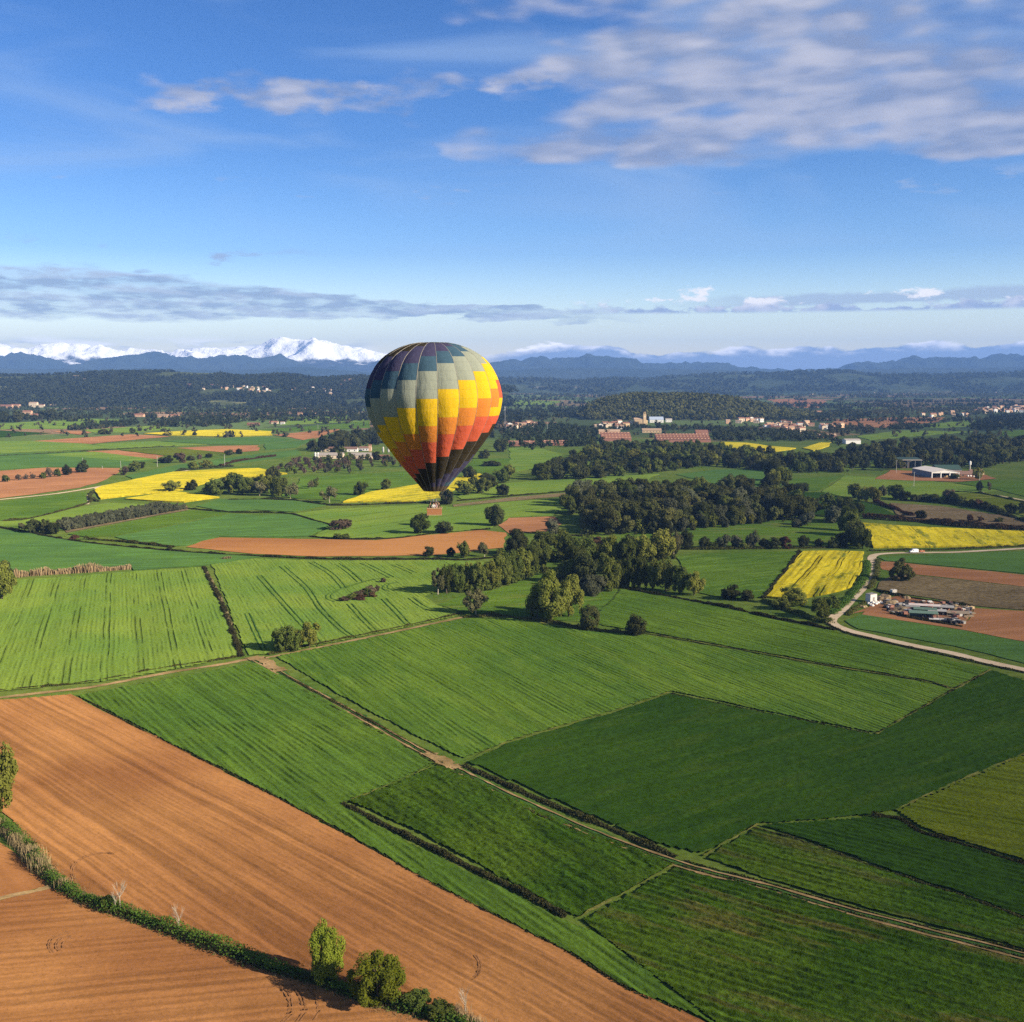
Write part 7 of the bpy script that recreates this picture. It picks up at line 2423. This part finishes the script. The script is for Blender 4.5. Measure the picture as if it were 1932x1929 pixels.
for a in (-.8, 0, .8):
    link('cage_bar', MB().tube((a, -1.03, .12), (a, -1.03, 2.3), .03, .03, 5).mesh('cage_bar', steel), ct)


def heap(zx, zy, w_, h, mat, label, cat='heap', name='heap', rough=.6, seed=0, flat=1.0):
    r = np.random.default_rng(seed + 50)
    bm = bmesh.new()
    bmesh.ops.create_icosphere(bm, subdivisions=3, radius=1.0)
    for v in bm.verts:
        n_ = 1 + rough * (float(fbm(np.array([v.co.x * 2 + seed]), np.array([v.co.y * 2 + v.co.z * 2]), seed, 4)[0]) - .5) * 2
        v.co = Vector((v.co.x * w_ / 2 * n_, v.co.y * w_ / 2 * n_ * flat, max(v.co.z, -.05) * h * n_))
    me = bpy.data.meshes.new(name)
    bm.to_mesh(me)
    bm.free()
    me.materials.append(mat)
    o = link(name, me, None, y_at(zx, zy))
    return tag(o, label, cat)


heap(455, 290, 7.5, 2.3, STRAW, 'large straw coloured heap beside the white container', seed=1)
heap(800, 275, 3.4, 1.3, STRAW, 'small straw coloured heap at the top edge of the scrap yard', seed=2)
heap(1690, 425, 5.0, 1.4, STRAW, 'straw coloured heap at the right end of the scrap yard', seed=3)
heap(1500, 430, 4.5, 1.6, STRAW, 'low pale heap in the right half of the scrap yard', seed=4)
heap(700, 455, 8.5, 2.2, plain_mat('brown_brush', (.10, .075, .045), .3, 3.0), 'brown brushwood heap in the left half of the scrap yard', seed=5, rough=.5)
heap(560, 360, 6.5, 1.8, STRAW, 'pale tangled heap right of the bare yard earth', seed=6, rough=.5)
for i, (zx, zy, s_) in enumerate(((300, 345, 1.6), (335, 330, 1.7), (370, 345, 1.5), (410, 335, 1.4), (265, 370, 1.3), (295, 385, 1.5), (345, 360, 1.4), (235, 350, 1.2), (430, 345, 1.2), (130, 400, 1.5), (165, 405, 1.4), (195, 400, 1.3))):
    heap(zx, zy, s_ * 1.25, s_ * .6, WHT if i < 9 else STRAW, 'white filled sack by the white container' if i < 9 else 'tan filled sack near the road verge', 'sack', 'bulk_sack', .15, i + 10)['group'] = 'white sacks by the container' if i < 9 else 'tan sacks near the verge'


def lean_to(zx, zy, w_, d_, h, roofm, label, rot=.28, front=None):
    """low shed: posts, back board and a sloping sheet roof"""
    lc = y_at(zx, zy)
    rt = link('yard_shed', None, None, lc, -rot)
    tag(rt, label, 'shed')
    h2 = h * .78
    V = [(-w_ / 2, -d_ / 2, h2), (w_ / 2, -d_ / 2, h2), (w_ / 2, d_ / 2, h), (-w_ / 2, d_ / 2, h)]
    V += [(a, b, c + .12) for a, b, c in V]
    link('roof', mesh_list('roof', V, [(0, 3, 2, 1), (4, 5, 6, 7), (0, 1, 5, 4), (1, 2, 6, 5), (2, 3, 7, 6), (3, 0, 4, 7)], roofm), rt)
    for a in (-1, 1):
        link('post', MB().box(a * (w_ / 2 - .15) - .08, a * (w_ / 2 - .15) + .08, -d_ / 2 + .1, -d_ / 2 + .26, -.1, h2 - .02).mesh('post', WOODM), rt)
    link('back_board', MB().box(-w_ / 2 + .1, w_ / 2 - .1, d_ / 2 - .3, d_ / 2 - .2, -.1, h - .15).mesh('back_board', BLACKS if front is None else front), rt)


lean_to(1050, 430, 13, 2.6, 2.0, PINKS, 'long low shelter with pale pink roof in the scrap yard')
lean_to(1285, 445, 11, 3.4, 1.9, GREYS, 'long low shelter with grey roof right of the pink one')
lean_to(1060, 490, 9.5, 3.0, 2.2, GREENT, 'low shelter with green roof below the pink one')
lean_to(1035, 555, 11.5, 3.2, 2.6, GREENT, 'larger green sheeted shelter at the front of the yard', front=GREENT)
lean_to(1235, 505, 7.5, 2.8, 1.9, GREYS, 'grey roofed shelter between green shelter and white boxes')
lean_to(1230, 605, 6.0, 2.2, 1.0, WHT, 'white sheeted low stack at the front edge of the yard')
lean_to(1420, 620, 8.0, 2.2, 1.0, GREYS, 'grey sheeted low stack at the front right of the yard')
lean_to(1540, 520, 9.0, 4.6, 1.4, WOODM, 'tan timber stack covered with boards at the right of the yard')
lean_to(1640, 510, 5.5, 2.6, 1.2, GREYS, 'small grey covered stack at the right end of the yard')
lean_to(880, 440, 6.0, 2.6, 1.8, GREYS, 'grey shelter left of the pink roofed one')
# loose scrap, each piece on its own
scr = [(WOODM, 'plank_bundle', 'bundle of weathered planks lying in the scrap yard', 'planks'), (WHT, 'white_crate', 'small white crate lying in the scrap yard', 'crate'), (BLACKS, 'black_crate', 'small black crate lying in the scrap yard', 'crate'),
       (GREYS, 'grey_crate', 'small grey crate lying in the scrap yard', 'crate'), (STRAW, 'straw_bale', 'small straw bale lying in the scrap yard', 'bale'), (BRICK, 'brick_pallet', 'pallet of reddish bricks lying in the scrap yard', 'pallet')]
SM = {}
PY = [(480, 330), (900, 320), (1400, 340), (1750, 400), (1690, 560), (1600, 670), (1200, 610), (900, 540), (560, 500), (480, 440)]
PYa = np.array(PY, float)
cnt = 0
while cnt < 220:
    q = PYa.min(0) + yr.random(2) * (PYa.max(0) - PYa.min(0))
    if not in_poly(q[None], PYa)[0]:
        continue
    i = int(yr.choice([0, 0, 1, 2, 2, 2, 3, 4, 5]))
    mt, nm, lb, ct_ = scr[i]
    key = (i, cnt % 3)
    if key not in SM:
        if i == 0:
            mb = MB()
            for q2 in range(5):
                mb.box(-1.6 + yr.normal() * .1, 1.6 + yr.normal() * .1, q2 * .22 - .5, q2 * .22 - .32, .03, .2)
                mb.box(-1.5, 1.5, q2 * .22 - .5, q2 * .22 - .32, .22, .38)
        elif i in (1, 2, 3):
            mb = MB().box(-.7, .7, -.5, .5, .05, .75).box(-.75, .75, -.55, .55, .752, .85).box(-.6, -.4, -.45, .45, -.02, .048).box(.4, .6, -.45, .45, -.02, .048)
        elif i == 4:
            mb = MB().box(-.9, .9, -.45, .45, 0, .5).box(-.92, .92, -.2, -.15, .0, .52).box(-.92, .92, .15, .2, .0, .52)
        else:
            mb = MB().box(-.7, .7, -.6, .6, .14, .9).box(-.75, .75, -.65, -.45, 0, .138).box(-.75, .75, .45, .65, 0, .138)
        SM[key] = mb.mesh(nm, mt)
    s_ = yr.uniform(.8, 1.6)
    o_ = link(nm, SM[key], None, y_at(*q), yr.random() * 3.1, (s_, s_, s_ * yr.uniform(.8, 1.4)))
    tag(o_, lb, ct_, nm.replace('_', ' ') + 's scattered in the scrap yard')
    cnt += 1
strip('yard_weeds', [(ZX(470), ZY(420)), (ZX(800), ZY(380)), (ZX(1200), ZY(400)), (ZX(1700), ZY(440))], 6, .9, DARKW, 50, .3, 'dark weeds growing through the middle of the scrap yard', 'weeds', 60)
strip('yard_weeds', [(ZX(560), ZY(500)), (ZX(900), ZY(570)), (ZX(1300), ZY(640)), (ZX(1600), ZY(690))], 2.5, 1.0, DARKW, 60, .3, 'dark weeds along the front edge of the scrap yard', 'weeds', 61)
